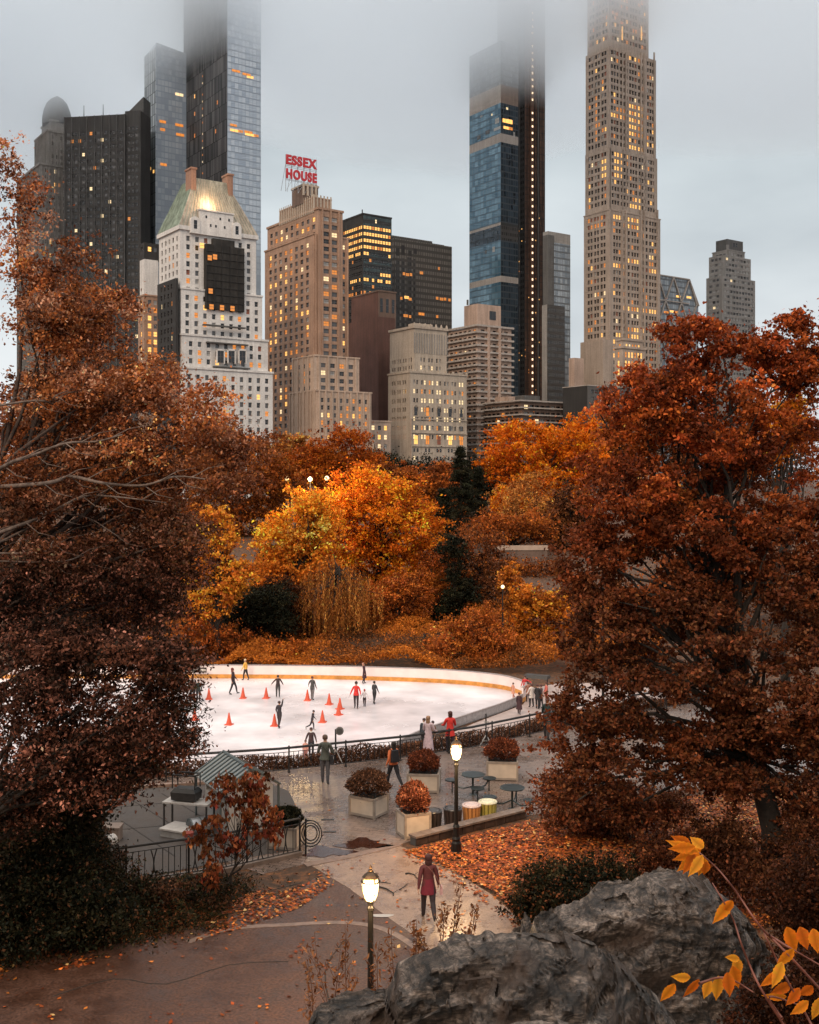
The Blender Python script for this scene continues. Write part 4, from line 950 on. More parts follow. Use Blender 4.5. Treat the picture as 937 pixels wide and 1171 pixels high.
def skeleton(b, base, tips, trunk_r, seed, top_frac=0.75, wig=0.06, mi=0, sides=6, fork=0.25):
    """tapered trunk and limbs running out to the crown's clumps"""
    rr = random.Random(seed); tips = [Vector(t) for t in tips]
    cx = sum((t for t in tips), Vector())/len(tips); zt = max(t.z for t in tips)
    top = Vector((cx.x, cx.y, base.z+(zt-base.z)*top_frac)); H = (top-base).length
    path = []; m = 9
    for i in range(m+1):
        t = i/m; p = base.lerp(top, t)+Vector((rr.uniform(-1, 1), rr.uniform(-1, 1), 0))*wig*H*math.sin(math.pi*t)*0.6; path.append(p)
    rad = [trunk_r*(1.35 if i == 0 else 1)*(1-0.85*i/m) for i in range(m+1)]
    b.tube(path, rad, sides+2, mi)
    for tip in tips:
        t = max(fork, min(0.97, (tip.z-base.z)/(zt-base.z)*rr.uniform(0.45, 0.85)*1.15)); f = t*m; i = min(int(f), m-1); s = path[i].lerp(path[i+1], f-i)
        L = (tip-s).length; r0 = min(rad[i]*0.55, 0.012*L+0.018*trunk_r/0.2); mid = s.lerp(tip, 0.5)+Vector((rr.uniform(-1, 1), rr.uniform(-1, 1), rr.uniform(-.6, 1)))*L*0.10
        q = s.lerp(mid, 0.5)+Vector((rr.uniform(-1, 1), rr.uniform(-1, 1), rr.uniform(-1, 1)))*L*0.05
        q2 = mid.lerp(tip, 0.5)+Vector((rr.uniform(-1, 1), rr.uniform(-1, 1), rr.uniform(-1, 1)))*L*0.05
        b.tube([s, q, mid, q2, tip], [r0, r0*0.8, r0*0.6, r0*0.4, r0*0.15], 5 if r0 > 0.02 else 4, mi, cap=False)
def tree(name, label, cat, base, lobes, pal, n_leaf, size, n_cl=120, cr=0.09, trunk_r=0.25, seed=1, group=None, gradient=None, bark='bark', shell=0.45, nbranch=60, flatz=0.65, hang=0.1, asp=0.55, sub=6, top_frac=0.75, extra=None, mat='leaf', outliers=0.04):
    rg = np.random.default_rng(seed); base = Vector(base)
    t = empty(name, label, cat, base, 0, group)
    T = clump_points(rg, lobes, n_cl, shell)
    R_ = np.mean([l[3] for l in lobes])
    b = MB(); sel = rg.choice(n_cl, min(nbranch, n_cl), replace=False)
    skeleton(b, Vector((0, 0, 0)), [tuple(Vector(T[i])-base) for i in sel], trunk_r, seed, top_frac)
    b.build('trunk', bark, t, smooth=True)
    if extra: b2 = MB(); extra(b2, base); b2.build('limb', 'pale_bark', t, smooth=True)
    # sprays inside each clump
    S = T[:, None, :]+rg.normal(size=(n_cl, sub, 3))*cr*R_*2.0*np.array([1, 1, flatz]); S = S.reshape(-1, 3)
    k = rg.integers(0, len(S), n_leaf); C = S[k]+rg.normal(size=(n_leaf, 3))*cr*R_*np.array([1, 1, flatz])*rg.uniform(0.3, 1.3, n_leaf)[:, None]
    no = int(n_leaf*outliers)
    if no: C[:no] += rg.normal(size=(no, 3))*cr*R_*2.5
    col = pick(rg, pal, n_leaf, k//sub, n_cl)
    if gradient: col = gradient(C, col, rg)
    leaf_mesh('crown', C-np.array(base), size, col, mat, t, asp=asp, seed=seed+5, hang=hang)
    return t
def gz(x, y): return ground_h(x, y)
def mid(label, px, Y, L, pal, n, size, seed, cat='tree', name='autumn_tree', **kw):
    x = (px-PX0)/F*Y; z = gz(x, Y)-0.1
    return tree(name, label, cat, (x, Y, z), lobes_px(L, Y), PAL[pal] if isinstance(pal, str) else pal, n, size, seed=seed, group=kw.pop('group', 'autumn trees beyond the rink'), **kw)
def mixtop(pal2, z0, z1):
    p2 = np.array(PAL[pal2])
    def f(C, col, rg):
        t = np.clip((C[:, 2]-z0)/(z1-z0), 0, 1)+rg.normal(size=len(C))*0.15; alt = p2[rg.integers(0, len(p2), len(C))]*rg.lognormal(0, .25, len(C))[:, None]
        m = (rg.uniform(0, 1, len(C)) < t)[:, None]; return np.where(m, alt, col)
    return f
# --- trees across the rink
mid('lamplit golden yellow maple crown left of the large orange maple behind the rink', 345, 100, [(345, 600, 34, 36), (318, 622, 26, 28), (358, 575, 20, 20), (352, 645, 40, 32), (325, 665, 36, 28), (365, 612, 22, 35)], 'yellow', 30000, 0.30, 21, n_cl=130, cr=0.13, gradient=lambda C, col, rg: np.where((rg.uniform(0, 1, len(C)) > np.clip((C[:, 2]-3.2)/4.0, 0, 1))[:, None], np.array([0.60, 0.19, 0.022])*rg.lognormal(0, .35, len(C))[:, None], col), trunk_r=0.3)  # lamplight put into the leaf colour: yellow above, orange brown lower down
mid('largest bright orange maple rising behind the middle of the rink', 432, 110, [(435, 590, 55, 48), (400, 572, 38, 34), (462, 612, 42, 42), (400, 630, 48, 42), (484, 610, 22, 36), (430, 655, 62, 45), (420, 560, 35, 26), (470, 660, 38, 40)], 'orange', 60000, 0.30, 22, n_cl=260, cr=0.10, trunk_r=0.4)
def weeping(label, px, Y, top_py, bot_py, half, pal, seed, name='weeping_tree', n_str=170, size=0.22, group=None):
    rg = np.random.default_rng(seed); x = (px-PX0)/F*Y; base = Vector((x, Y, gz(x, Y)-0.1)); k = Y/F
    t = empty(name, label, 'tree', base, 0, group)
    zt = W(px, top_py, Y).z; zb = W(px, bot_py, Y).z; R_ = half*k; b = MB()
    b.tube([(0, 0, 0), (0.1, 0.05, (zt-base.z)*0.5), (0, 0, (zt-base.z)*0.92)], [0.22, 0.15, 0.05], 7)
    C = []; ci = []
    for i in range(n_str):
        a = rg.uniform(0, 2*math.pi); r = R_*rg.uniform(0.15, 1.0); hx, hy = math.cos(a)*r, math.sin(a)*r
        lob = 1+0.22*math.sin(2.3*a+seed)+0.12*math.sin(5.1*a); hx *= lob; hy *= lob; z1 = (zt-base.z)*(1-0.30*(r/R_)**2)*rg.uniform(0.55, 1.0)*(1-0.12*math.sin(1.7*a+seed)); z0 = max(0.3, (zb-base.z)+rg.uniform(0, 0.8)*(z1-(zb-base.z)))
        if i % 4 == 0: b.tube([(0, 0, (zt-base.z)*rg.uniform(0.55, 0.9)), (hx*0.6, hy*0.6, z1+0.1), (hx, hy, z1-0.2), (hx*1.03, hy*1.03, (z0+z1)/2)], [0.05, 0.03, 0.02, 0.008], 4, cap=False)
        m = int((z1-z0)/0.075); zz = np.linspace(z1, z0, m); sw = rg.uniform(-0.3, 0.3, 2)
        P = np.stack([hx+sw[0]*((z1-zz)/4)**1.5+rg.normal(size=m)*0.07, hy+sw[1]*((z1-zz)/4)**1.5+rg.normal(size=m)*0.07, zz], 1); C.append(P); ci += [i]*m
    b.build('trunk', 'bark', t, smooth=True); C = np.concatenate(C); ci = np.array(ci)
    leaf_mesh('crown', C, size, pick(rg, PAL[pal], len(C), ci, n_str), 'leaf', t, asp=0.28, seed=seed, hang=2.0)
    return t
weeping('weeping tree with tawny orange strands in front of the orange maple', 388, 97, 640, 752, 42, 'tan', 31, n_str=420)
weeping('small pale weeping shrub bare at the edge of the rink bank', 485, 91, 722, 760, 17, 'tan', 32, 'weeping_shrub', 60, 0.16)
mid('brown orange tree just right of the weeping tree in front of the largest maple', 455, 99, [(448, 680, 26, 26), (470, 690, 24, 26), (440, 715, 28, 22), (470, 728, 26, 20), (425, 735, 22, 16)], 'rust', 22000, 0.24, 33, n_cl=150, cr=0.13)
mid('vivid orange maple standing before the wide balcony block', 615, 190, [(600, 520, 46, 38), (650, 505, 38, 30), (572, 545, 26, 42), (630, 555, 50, 42), (600, 590, 42, 32), (590, 500, 28, 20), (668, 520, 22, 28)], 'orange', 52000, 0.46, 23, n_cl=300, cr=0.085, trunk_r=0.5, gradient=lambda C, col, rg: col*np.array([1.0, 0.9, 0.8]))
mid('tawny bare looking tree before the vivid orange maple', 612, 160, [(608, 575, 34, 36), (635, 598, 30, 26), (585, 600, 24, 20)], 'tan', 14000, 0.30, 24, n_cl=100, cr=0.12)
mid('rust orange tree below the tan hotel with setbacks', 385, 230, [(388, 512, 34, 20), (352, 535, 28, 22), (412, 536, 30, 22), (380, 545, 38, 22)], 'deep', 24000, 0.5, 25, n_cl=160, cr=0.10, gradient=lambda C, col, rg: col*0.72)
mid('dark green tree below the beige clubhouse', 455, 250, [(436, 534, 36, 16), (478, 545, 38, 20), (505, 552, 20, 22)], 'green', 18000, 0.5, 26, n_cl=110, cr=0.10, name='dark_tree')
mid('rust brown tree behind the right shoulder of the largest maple', 482, 170, [(448, 546, 30, 18), (485, 568, 36, 28), (506, 556, 24, 26), (520, 590, 20, 30)], 'rust', 26000, 0.42, 27, n_cl=170, cr=0.10)
def conifer(label, px, Y, top, bot, half, seed, pal='green', n=14000):
    rg = np.random.default_rng(seed); x = (px-PX0)/F*Y; base = Vector((x, Y, gz(x, Y)-0.1)); k = Y/F; H = W(px, top, Y).z-base.z; R_ = half*k
    t = empty('conifer', label, 'tree', base, 0, 'dark conifers beyond the rink'); b = MB(); b.tube([(0, 0, 0), (0, 0, H*0.97)], [0.25, 0.03], 7)
    nb = 150; C = []; ci = []
    for i in range(nb):
        z = H*rg.uniform(0.08, 1.0)**0.9; r = R_*(1-z/H)**0.8*rg.uniform(0.7, 1.15)+0.2; a = rg.uniform(0, 2*math.pi)
        if i % 3 == 0: b.tube([(0, 0, z+0.3), (math.cos(a)*r, math.sin(a)*r, z-0.15*r)], [0.05, 0.01], 4, cap=False)
        m = n//nb; tt = rg.uniform(0.15, 1, m)**0.7; P = np.stack([math.cos(a)*r*tt, math.sin(a)*r*tt, z-0.22*r*tt], 1)+rg.normal(size=(m, 3))*np.array([0.28, 0.28, 0.12]); C.append(P); ci += [i]*m
    b.build('trunk', 'bark', t, smooth=True); C = np.concatenate(C)
    leaf_mesh('crown', C, 0.3, pick(rg, PAL[pal], len(C), np.array(ci), nb), 'leaf', t, asp=0.35, seed=seed, hang=0.6)
conifer('tall dark conifer between the largest maple and the vivid orange maple', 527, 150, 512, 680, 27, 41, n=16000)
conifer('shorter dark conifer just left of the tall one', 508, 140, 560, 690, 24, 42)
conifer('dark conifer low behind the rust brown tree right of the tall conifer', 547, 165, 535, 660, 20, 43)
conifer('dark evergreen in the shade between yellow maple and orange sapling', 306, 104, 625, 730, 24, 44)
mid('orange brown understory tree at the right end of the bank above the wall', 560, 90, [(560, 745, 34, 22), (528, 738, 26, 22), (585, 758, 24, 16), (505, 750, 24, 14), (540, 715, 28, 22)], 'rust', 20000, 0.22, 52, n_cl=130, cr=0.14, trunk_r=0.12)
mid('leafy orange shrub tree low on the bank in front of the glowing sapling', 250, 90, [(245, 735, 34, 20), (285, 745, 30, 16), (225, 720, 20, 22), (330, 748, 26, 12)], 'rust', 15000, 0.22, 53, n_cl=110, cr=0.14, trunk_r=0.1)
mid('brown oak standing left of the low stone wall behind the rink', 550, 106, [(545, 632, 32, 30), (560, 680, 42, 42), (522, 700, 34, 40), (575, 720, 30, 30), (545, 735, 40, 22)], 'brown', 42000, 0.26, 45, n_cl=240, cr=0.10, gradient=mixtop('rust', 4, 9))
mid('yellow orange tree at the curved end of the rink', 612, 96, [(600, 690, 22, 26), (620, 722, 24, 30), (592, 742, 22, 24), (640, 700, 20, 30), (612, 760, 26, 20), (590, 665, 18, 14)], [(0.62, 0.20, 0.02), (0.48, 0.13, 0.015), (0.70, 0.27, 0.03), (0.28, 0.09, 0.02)], 28000, 0.26, 46, n_cl=150, cr=0.12)
mid('low rust shrub on the slope in front of the low stone wall', 600, 128, [(585, 657, 28, 13), (622, 652, 26, 15), (560, 650, 20, 14), (605, 668, 24, 10)], 'rust', 15000, 0.26, 54, n_cl=100, cr=0.15, trunk_r=0.08, cat='shrub', name='rust_shrub', gradient=lambda C, col, rg: col*0.7)
mid('small orange brown tree just above the low stone wall', 592, 142, [(590, 600, 30, 16), (560, 606, 26, 18), (615, 606, 22, 15)], 'rust', 9000, 0.34, 47, n_cl=70, cr=0.13)
mid('brown tree overlapping the left oak beside the white hotel base', 275, 165, [(250, 520, 44, 40), (292, 535, 40, 40), (318, 560, 26, 30), (240, 590, 42, 40), (285, 590, 38, 34)], 'rust', 36000, 0.42, 48, n_cl=220, cr=0.10, gradient=lambda C, col, rg: col*0.75)
mid('orange sapling glowing at the inner edge of the left oak', 250, 88, [(252, 608, 18, 32), (242, 650, 22, 28), (272, 655, 18, 20), (238, 690, 24, 20), (262, 680, 18, 18)], [(0.75, 0.33, 0.035), (0.68, 0.24, 0.025), (0.55, 0.14, 0.018), (0.34, 0.09, 0.02)], 20000, 0.26, 49, n_cl=110, cr=0.13)  # its glow is put into the leaf colour as a brighter orange
mid('dark spreading shrub on the bank left of the weeping tree', 300, 96, [(322, 684, 30, 22), (292, 700, 32, 24), (330, 712, 26, 16)], 'brown', 18000, 0.22, 50, n_cl=120, cr=0.12, name='dark_shrub_or_gap', cat='shrub', trunk_r=0.1, gradient=lambda C, col, rg: col*0.45)
mid('brown tree filling the gap right of the weeping brown tree', 500, 104, [(505, 660, 28, 34), (492, 700, 30, 34), (478, 730, 26, 22)], 'rust', 24000, 0.26, 51, n_cl=140, cr=0.12, gradient=lambda C, col, rg: col*0.85)
bgt = [
 (215, 250, 535, 60, 30, 'brown', 'brown tree furthest left below the white copper roofed hotel'),
 (330, 262, 515, 34, 26, 'tan', 'sparse tan tree right below the white hotel corner'),
 (318, 280, 532, 40, 30, 'rust', 'rust tree between the white hotel and the tan hotel'),
 (540, 300, 545, 40, 26, 'green', 'dark green tree below the left end of the wide balcony block'),
 (705, 240, 500, 55, 40, 'rust', 'rust tree behind the left edge of the big red oak'),
 (780, 260, 500, 60, 50, 'brown', 'brown tree glimpsed through the middle of the big red oak'),
 (880, 250, 500, 70, 50, 'rust', 'rust tree behind the right side of the big red oak'),
 (130, 240, 520, 80, 50, 'brown', 'brown tree glimpsed through the middle of the left oak'),
 (40, 240, 510, 70, 50, 'rust', 'rust tree glimpsed through the outer left of the left oak'),
 (400, 300, 548, 70, 22, 'brown', 'long brown tree mass below the tan annex'),
 (655, 150, 590, 40, 40, 'brown', 'brown tree right of the vivid orange maple beside the red oak'),
 (690, 110, 690, 60, 50, 'brown', 'brown tree right of the rink end behind the red oak'),
 (800, 105, 670, 80, 60, 'rust', 'rust tree deep behind the red oak trunk'),
 (900, 100, 660, 80, 70, 'brown', 'brown tree deep behind the right edge of the red oak'),
 (150, 105, 640, 80, 60, 'brown', 'brown tree deep behind the lower left oak'),
 (50, 100, 640, 80, 70, 'brown', 'brown tree deep behind the far left branches'),
 (205, 120, 610, 40, 50, 'rust', 'rust tree just left of the glowing orange sapling'),
 (900, 60, 470, 30, 60, 'orange', 'orange tree glimpsed through the gap high in the red oak')]
for i, (px, Y, py, rx, ry, pal, lab) in enumerate(bgt):
    rr = random.Random(i+90); L = [(px, py, rx*0.7, ry*0.8)]+[(px+rr.uniform(-.6, .6)*rx, py+rr.uniform(-.1, .9)*ry, rx*rr.uniform(.4, .6), ry*rr.uniform(.4, .7)) for _ in range(4)]
    mid(lab, px, Y, L, pal, 13000, 0.0026*Y, 60+i, n_cl=90, cr=0.13, nbranch=30, gradient=lambda C, col, rg: col*0.8)
# --- shrub covered bank behind the rink wall
def bank():
    rg = np.random.default_rng(77); n = 150000
    px = rg.uniform(60, 760, n); Y = 84.5+rg.uniform(0, 1, n)**1.3*26; x = (px-PX0)/F*Y
    P = np.stack([x/3.2, Y/3.2, np.zeros(n)], 1); hh = fbm(P, 3, 5); bumps = np.clip(hh*2.9-0.55, 0.25, 1.9)
    keep = rg.uniform(0, 1, n) < np.clip(bumps*1.2, 0.4, 1); x, Y, bumps, P = x[keep], Y[keep], bumps[keep], P[keep]; n = len(x)
    z = np.array([gz(a, b) for a, b in zip(x, Y)])+bumps*rg.uniform(0.45, 1, n)**0.6*1.15
    tone = fbm(np.stack([x/5, Y/4, np.zeros(n)+9], 1), 2, 8)
    pal = np.array([(0.36, 0.11, 0.022), (0.52, 0.165, 0.022), (0.24, 0.075, 0.02), (0.09, 0.04, 0.015)])
    idx = np.clip(((tone-0.42)*2.6*4).astype(int)+rg.integers(-1, 2, n), 0, 3); order = np.array([1, 0, 2, 3])
    col = pal[order[idx]]*rg.lognormal(0, 0.3, n)[:, None]
    o = leaf_mesh('bank_shrubbery', np.stack([x, Y, z], 1), 0.2, col, 'leaf', None, seed=3, asp=0.5); tag(o, 'orange brown shrubs and ground cover on the bank behind the rink wall', None, None, 'stuff')
bank()
# --- low stone wall deep in the park
w_ = W(597, 632, 138); t = empty('stone_wall', 'pale capped low stone wall deep in the park above a brown slope', 'wall', (w_.x, w_.y, gz(w_.x, w_.y)), R(3))
b = MB(); zc = W(597, 629, 138).z-gz(w_.x, w_.y); b.box(-4.2, 3.2, -0.3, 0.3, -0.8, zc); b.build('masonry', 'brown', t)
b = MB(); b.box(-4.3, 3.3, -0.4, 0.4, zc, zc+0.55); b.build('coping', 'tan2', t)
# --- the two big framing oaks and the dark thickets around them
def oakgrad(C, col, rg):  # lower leaves browner, and darkened in colour for crown shade
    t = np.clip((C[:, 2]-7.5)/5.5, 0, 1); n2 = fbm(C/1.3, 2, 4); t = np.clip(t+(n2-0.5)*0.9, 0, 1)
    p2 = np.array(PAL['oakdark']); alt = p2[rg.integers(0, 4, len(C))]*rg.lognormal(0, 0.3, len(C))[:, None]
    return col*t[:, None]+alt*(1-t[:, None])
OAK = [(850, 405, 40, 42), (790, 405, 36, 42), (905, 400, 46, 42), (745, 462, 44, 46), (700, 478, 24, 30, 1), (820, 490, 75, 62), (930, 500, 40, 70), (715, 560, 54, 60), (690, 640, 50, 52), (800, 610, 90, 80), (920, 640, 70, 90), (690, 720, 56, 52), (780, 740, 95, 80), (900, 790, 80, 80), (685, 810, 52, 46), (655, 868, 36, 26), (735, 870, 72, 44), (830, 860, 60, 50), (690, 915, 50, 22), (925, 900, 50, 60), (640, 915, 26, 16)]
lb = lobes_px(OAK, 31, 0.9)
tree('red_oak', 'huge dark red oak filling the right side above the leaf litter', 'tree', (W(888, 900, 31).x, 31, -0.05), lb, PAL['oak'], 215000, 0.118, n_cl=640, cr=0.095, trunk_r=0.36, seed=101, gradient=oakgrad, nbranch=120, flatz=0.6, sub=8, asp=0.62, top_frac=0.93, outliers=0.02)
LIMBS = [[(-60, 575), (5, 533), (40, 520), (75, 507), (110, 505), (140, 497)], [(-60, 560), (50, 553), (80, 545), (120, 553), (165, 555), (200, 545), (235, 548)], [(-60, 630), (30, 598), (60, 585), (95, 568), (130, 568), (190, 575)], [(-60, 650), (20, 610), (50, 595)], [(60, 586), (100, 592), (130, 610), (150, 620)], [(-60, 632), (45, 632), (60, 620), (70, 612)], [(-40, 640), (60, 643), (95, 635), (105, 630)], [(-40, 470), (40, 458), (60, 462), (64, 452), (100, 440)], [(-60, 700), (10, 740), (50, 760), (90, 790)]]
def limbs(b, base):
    for i, l in enumerate(LIMBS):
        pts = smooth_poly(l, 4); n = len(pts); r0 = (0.085, 0.085, 0.075, 0.06, 0.03, 0.04, 0.035, 0.05, 0.05, 0.06, 0.06)[i]*0.66
        b.tube([W(p.x, p.y, 25.0+0.4*math.sin(k*0.9+i)+0.25*i % 1.2)-base for k, p in enumerate(pts)], [r0*(1-0.75*k/n) for k in range(n)], 7, cap=False)
        for k in range(2, n-1, 2):
            p = pts[k]; s = 1 if k % 4 else -1; q = W(p.x, p.y, 25.0+0.4*math.sin(k*0.9+i)+0.25*i % 1.2)-base
            b.tube([q, q+Vector((0.35, 0.2*s, 0.22*s)), q+Vector((0.75, 0.3*s, 0.30*s))], [r0*0.3, r0*0.2, r0*0.08], 4, cap=False)
LFT = [(30, 290, 44, 46), (16, 215, 24, 40), (95, 385, 52, 36), (60, 350, 62, 50), (160, 440, 44, 40), (112, 445, 80, 50), (225, 480, 50, 40), (270, 510, 40, 28), (60, 470, 90, 60), (170, 520, 90, 46), (250, 545, 42, 24), (60, 560, 80, 50), (170, 590, 70, 46), (190, 640, 48, 46), (100, 650, 90, 50), (30, 690, 60, 60), (150, 700, 64, 44), (8, 165, 12, 26), (92, 300, 22, 22), (135, 345, 20, 18)]
def leftgrad(C, col, rg):  # blends to the darkened palette lower down, shade put into colour
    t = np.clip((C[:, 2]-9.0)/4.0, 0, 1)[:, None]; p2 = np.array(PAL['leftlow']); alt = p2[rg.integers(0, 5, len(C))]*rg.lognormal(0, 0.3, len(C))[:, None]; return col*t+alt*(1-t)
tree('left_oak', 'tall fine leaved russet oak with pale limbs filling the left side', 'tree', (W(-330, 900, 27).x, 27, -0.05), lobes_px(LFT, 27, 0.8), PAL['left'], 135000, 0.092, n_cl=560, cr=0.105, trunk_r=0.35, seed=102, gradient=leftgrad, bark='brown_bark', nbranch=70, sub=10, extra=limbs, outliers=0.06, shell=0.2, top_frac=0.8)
tree('bronze_beech', 'dark bronze leaved tree hanging over the left end of the rink', 'tree', (W(-240, 900, 24).x, 24, 0), lobes_px([(60, 745, 70, 36), (150, 760, 50, 34), (185, 800, 34, 30), (60, 800, 70, 40), (140, 840, 60, 36), (200, 850, 24, 20), (60, 870, 70, 36), (130, 890, 50, 24), (30, 920, 50, 30), (200, 750, 20, 30)], 24.5, 0.7), PAL['leftlow'], 52000, 0.095, n_cl=300, cr=0.15, trunk_r=0.2, seed=103, nbranch=45, sub=9, shell=0.1, flatz=0.5, outliers=0.06)
tree('dark_conifer', 'black green conifer bough tips below the bronze tree beside the kiosk', 'tree', (W(30, 1000, 28).x, 28, 0), lobes_px([(180, 850, 40, 20), (120, 870, 60, 24), (195, 760, 22, 30), (205, 810, 18, 18)], 27, 0.7), PAL['green'], 26000, 0.11, n_cl=160, cr=0.16, trunk_r=0.16, seed=104, nbranch=60, asp=0.25, flatz=0.3)
tree('thicket_shrub', 'dense near black evergreen thicket filling the lower left corner', 'shrub', (W(40, 1080, 27).x, 27, 0), lobes_px([(20, 960, 60, 44), (70, 990, 44, 40), (30, 1040, 70, 36), (100, 1045, 40, 26), (-10, 1070, 60, 30), (60, 930, 50, 30)], 27.3, 0.8), PAL['green'], 60000, 0.10, n_cl=240, cr=0.15, trunk_r=0.1, seed=105, nbranch=60, gradient=lambda C, col, rg: np.where((rg.uniform(0, 1, len(C)) < 0.08)[:, None], np.array([0.13, 0.06, 0.03]), col))
tree('low_shrub', 'dark low shrub right of the walk behind the rocks', 'shrub', (W(645, 1050, 28.3).x, 28.3, 0), lobes_px([(630, 1018, 34, 24), (670, 1008, 36, 20), (700, 1000, 24, 16), (610, 1036, 18, 14)], 28.5, 0.8), PAL['green'], 22000, 0.09, n_cl=120, cr=0.16, trunk_r=0.05, seed=106, nbranch=50, gradient=lambda C, col, rg: np.where((rg.uniform(0, 1, len(C)) < 0.12)[:, None], np.array([0.20, 0.07, 0.03]), col*0.9))
tree('red_sapling', 'thin sapling with hanging red and orange leaves before the railing', 'tree', (W(262, 1035, 29.3).x, 29.3, 0), lobes_px([(262, 895, 14, 16), (300, 945, 20, 20), (235, 960, 14, 18), (272, 905, 24, 22), (295, 900, 18, 22), (250, 925, 16, 16), (262, 965, 22, 18), (240, 1000, 14, 18), (292, 930, 16, 16)], 29.3, 0.5), [(0.28, 0.075, 0.03), (0.36, 0.12, 0.04), (0.20, 0.04, 0.025), (0.10, 0.045, 0.02)], 2400, 0.15, n_cl=90, cr=0.16, trunk_r=0.045, seed=107, nbranch=40, hang=1.5, sub=3, asp=0.6)
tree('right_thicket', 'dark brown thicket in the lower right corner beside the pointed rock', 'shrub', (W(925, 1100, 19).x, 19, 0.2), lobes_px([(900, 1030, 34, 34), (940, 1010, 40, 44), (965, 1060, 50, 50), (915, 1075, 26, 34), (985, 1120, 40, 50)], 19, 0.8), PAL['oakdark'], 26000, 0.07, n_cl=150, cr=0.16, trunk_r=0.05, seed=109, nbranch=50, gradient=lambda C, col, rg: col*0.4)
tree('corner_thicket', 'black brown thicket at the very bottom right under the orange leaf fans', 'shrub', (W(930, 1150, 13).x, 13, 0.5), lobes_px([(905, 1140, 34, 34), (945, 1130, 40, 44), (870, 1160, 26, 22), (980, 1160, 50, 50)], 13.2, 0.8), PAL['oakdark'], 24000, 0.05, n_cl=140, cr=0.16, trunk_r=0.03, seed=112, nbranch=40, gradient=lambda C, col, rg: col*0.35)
mid('near black shrub added as the dark gap below the golden yellow maple', 285, 93, [(275, 700, 30, 18), (305, 690, 26, 18), (318, 712, 20, 12)], 'green', 14000, 0.2, 55, n_cl=90, cr=0.15, name='dark_shrub_or_gap', cat='shrub', trunk_r=0.06)  # dark foliage added to stand in for a shaded gap between trees
mid('dark evergreen shrub added as the dark gap right of the largest maple', 520, 101, [(515, 640, 16, 30), (525, 680, 18, 26), (508, 700, 14, 20)], 'green', 12000, 0.22, 56, n_cl=80, cr=0.15, name='dark_shrub_or_gap', cat='shrub', trunk_r=0.06)  # added dark foliage in place of the shaded opening beside the maple
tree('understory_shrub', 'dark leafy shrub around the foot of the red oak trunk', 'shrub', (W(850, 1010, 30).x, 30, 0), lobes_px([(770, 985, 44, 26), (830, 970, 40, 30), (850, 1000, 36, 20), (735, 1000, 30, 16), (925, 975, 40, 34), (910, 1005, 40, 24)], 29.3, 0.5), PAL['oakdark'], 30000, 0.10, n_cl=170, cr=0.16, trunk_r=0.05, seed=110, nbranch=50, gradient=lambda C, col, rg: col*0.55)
tree('corner_shrub', 'dark shrub massed against the left corner of the yard railing', 'shrub', (W(150, 1045, 29).x, 29, 0), lobes_px([(120, 1000, 24, 26), (160, 1030, 40, 20), (215, 1025, 34, 18), (90, 960, 26, 40), (255, 1015, 20, 18)], 29.2, 0.5), [(0.03, 0.03, 0.014), (0.07, 0.035, 0.018), (0.015, 0.018, 0.01), (0.13, 0.055, 0.03)], 22000, 0.09, n_cl=130, cr=0.16, trunk_r=0.05, seed=111, nbranch=50)
tree('litter_shrub', 'reddish low shrub behind the dark bench wall below the oak', 'shrub', (W(700, 960, 35).x, 35, 0), lobes_px([(640, 905, 24, 18), (690, 930, 40, 22), (745, 925, 40, 22), (660, 935, 24, 14)], 35, 0.7), PAL['oakdark'], 20000, 0.11, n_cl=120, cr=0.16, trunk_r=0.06, seed=108, nbranch=40)
# --- undergrowth, hedge behind the railing, fallen leaves
def under():
    rg = np.random.default_rng(12); n = 42000
    px = np.concatenate([rg.uniform(-40, 260, n//2), rg.uniform(120, 340, n//2)]); py = np.where(np.arange(n) < n//2, 1095-(px*0.16)+rg.normal(size=n)*10-10, 1045-(px-120)*0.16+rg.normal(size=n)*10)
    Y = F*CAMZ/(np.maximum(py, 900)-PY0); x = (px-PX0)/F*Y; h = np.clip(fbm(np.stack([x*1.2, Y*1.2, x*0], 1), 3, 3)*2-0.6, 0.02, 1)
    fade = np.clip((300-px)/90.0, 0, 1); kp = rg.uniform(0, 1, n) < fade+0.02; x, Y, h, fade = x[kp], Y[kp], h[kp], fade[kp]; n = len(x); z = rg.uniform(0, 1, n)*h*0.75*(0.25+0.75*fade)
    pal = np.array([(0.03, 0.028, 0.012), (0.06, 0.04, 0.015), (0.15, 0.05, 0.02), (0.018, 0.02, 0.01)]); col = pal[rg.integers(0, 4, n)]*rg.lognormal(0, .35, n)[:, None]
    o = leaf_mesh('undergrowth', np.stack([x, Y, z], 1), 0.10, col, 'leaf', None, seed=9, asp=0.4); tag(o, 'dark undergrowth along the edge of the asphalt path', None, None, 'stuff')
under()
def fence_hedge():
    rg = np.random.default_rng(13); n = 60000; x = rg.uniform(-11, 16, n); off = rg.uniform(0.7, 3.0, n)
    y = np.array([fence_y(a) for a in x])+off; h = 0.26+0.5*fbm(np.stack([x*1.1, y*1.1, x*0], 1), 3, 6); z = rg.uniform(0, 1, n)**0.7*h*1.05
    z = z+np.array([gz(a, b) for a, b in zip(x, y)])*0.7
    pal = np.array([(0.16, 0.075, 0.04), (0.10, 0.04, 0.022), (0.24, 0.11, 0.06), (0.06, 0.03, 0.018)]); col = pal[rg.integers(0, 4, n)]*rg.lognormal(0, .35, n)[:, None]
    o = leaf_mesh('hedge', np.stack([x, y, z], 1), 0.11, col, 'leaf', None, seed=10, asp=0.45); tag(o, 'long brown winter hedge behind the plaza railing', 'hedge')
fence_hedge()
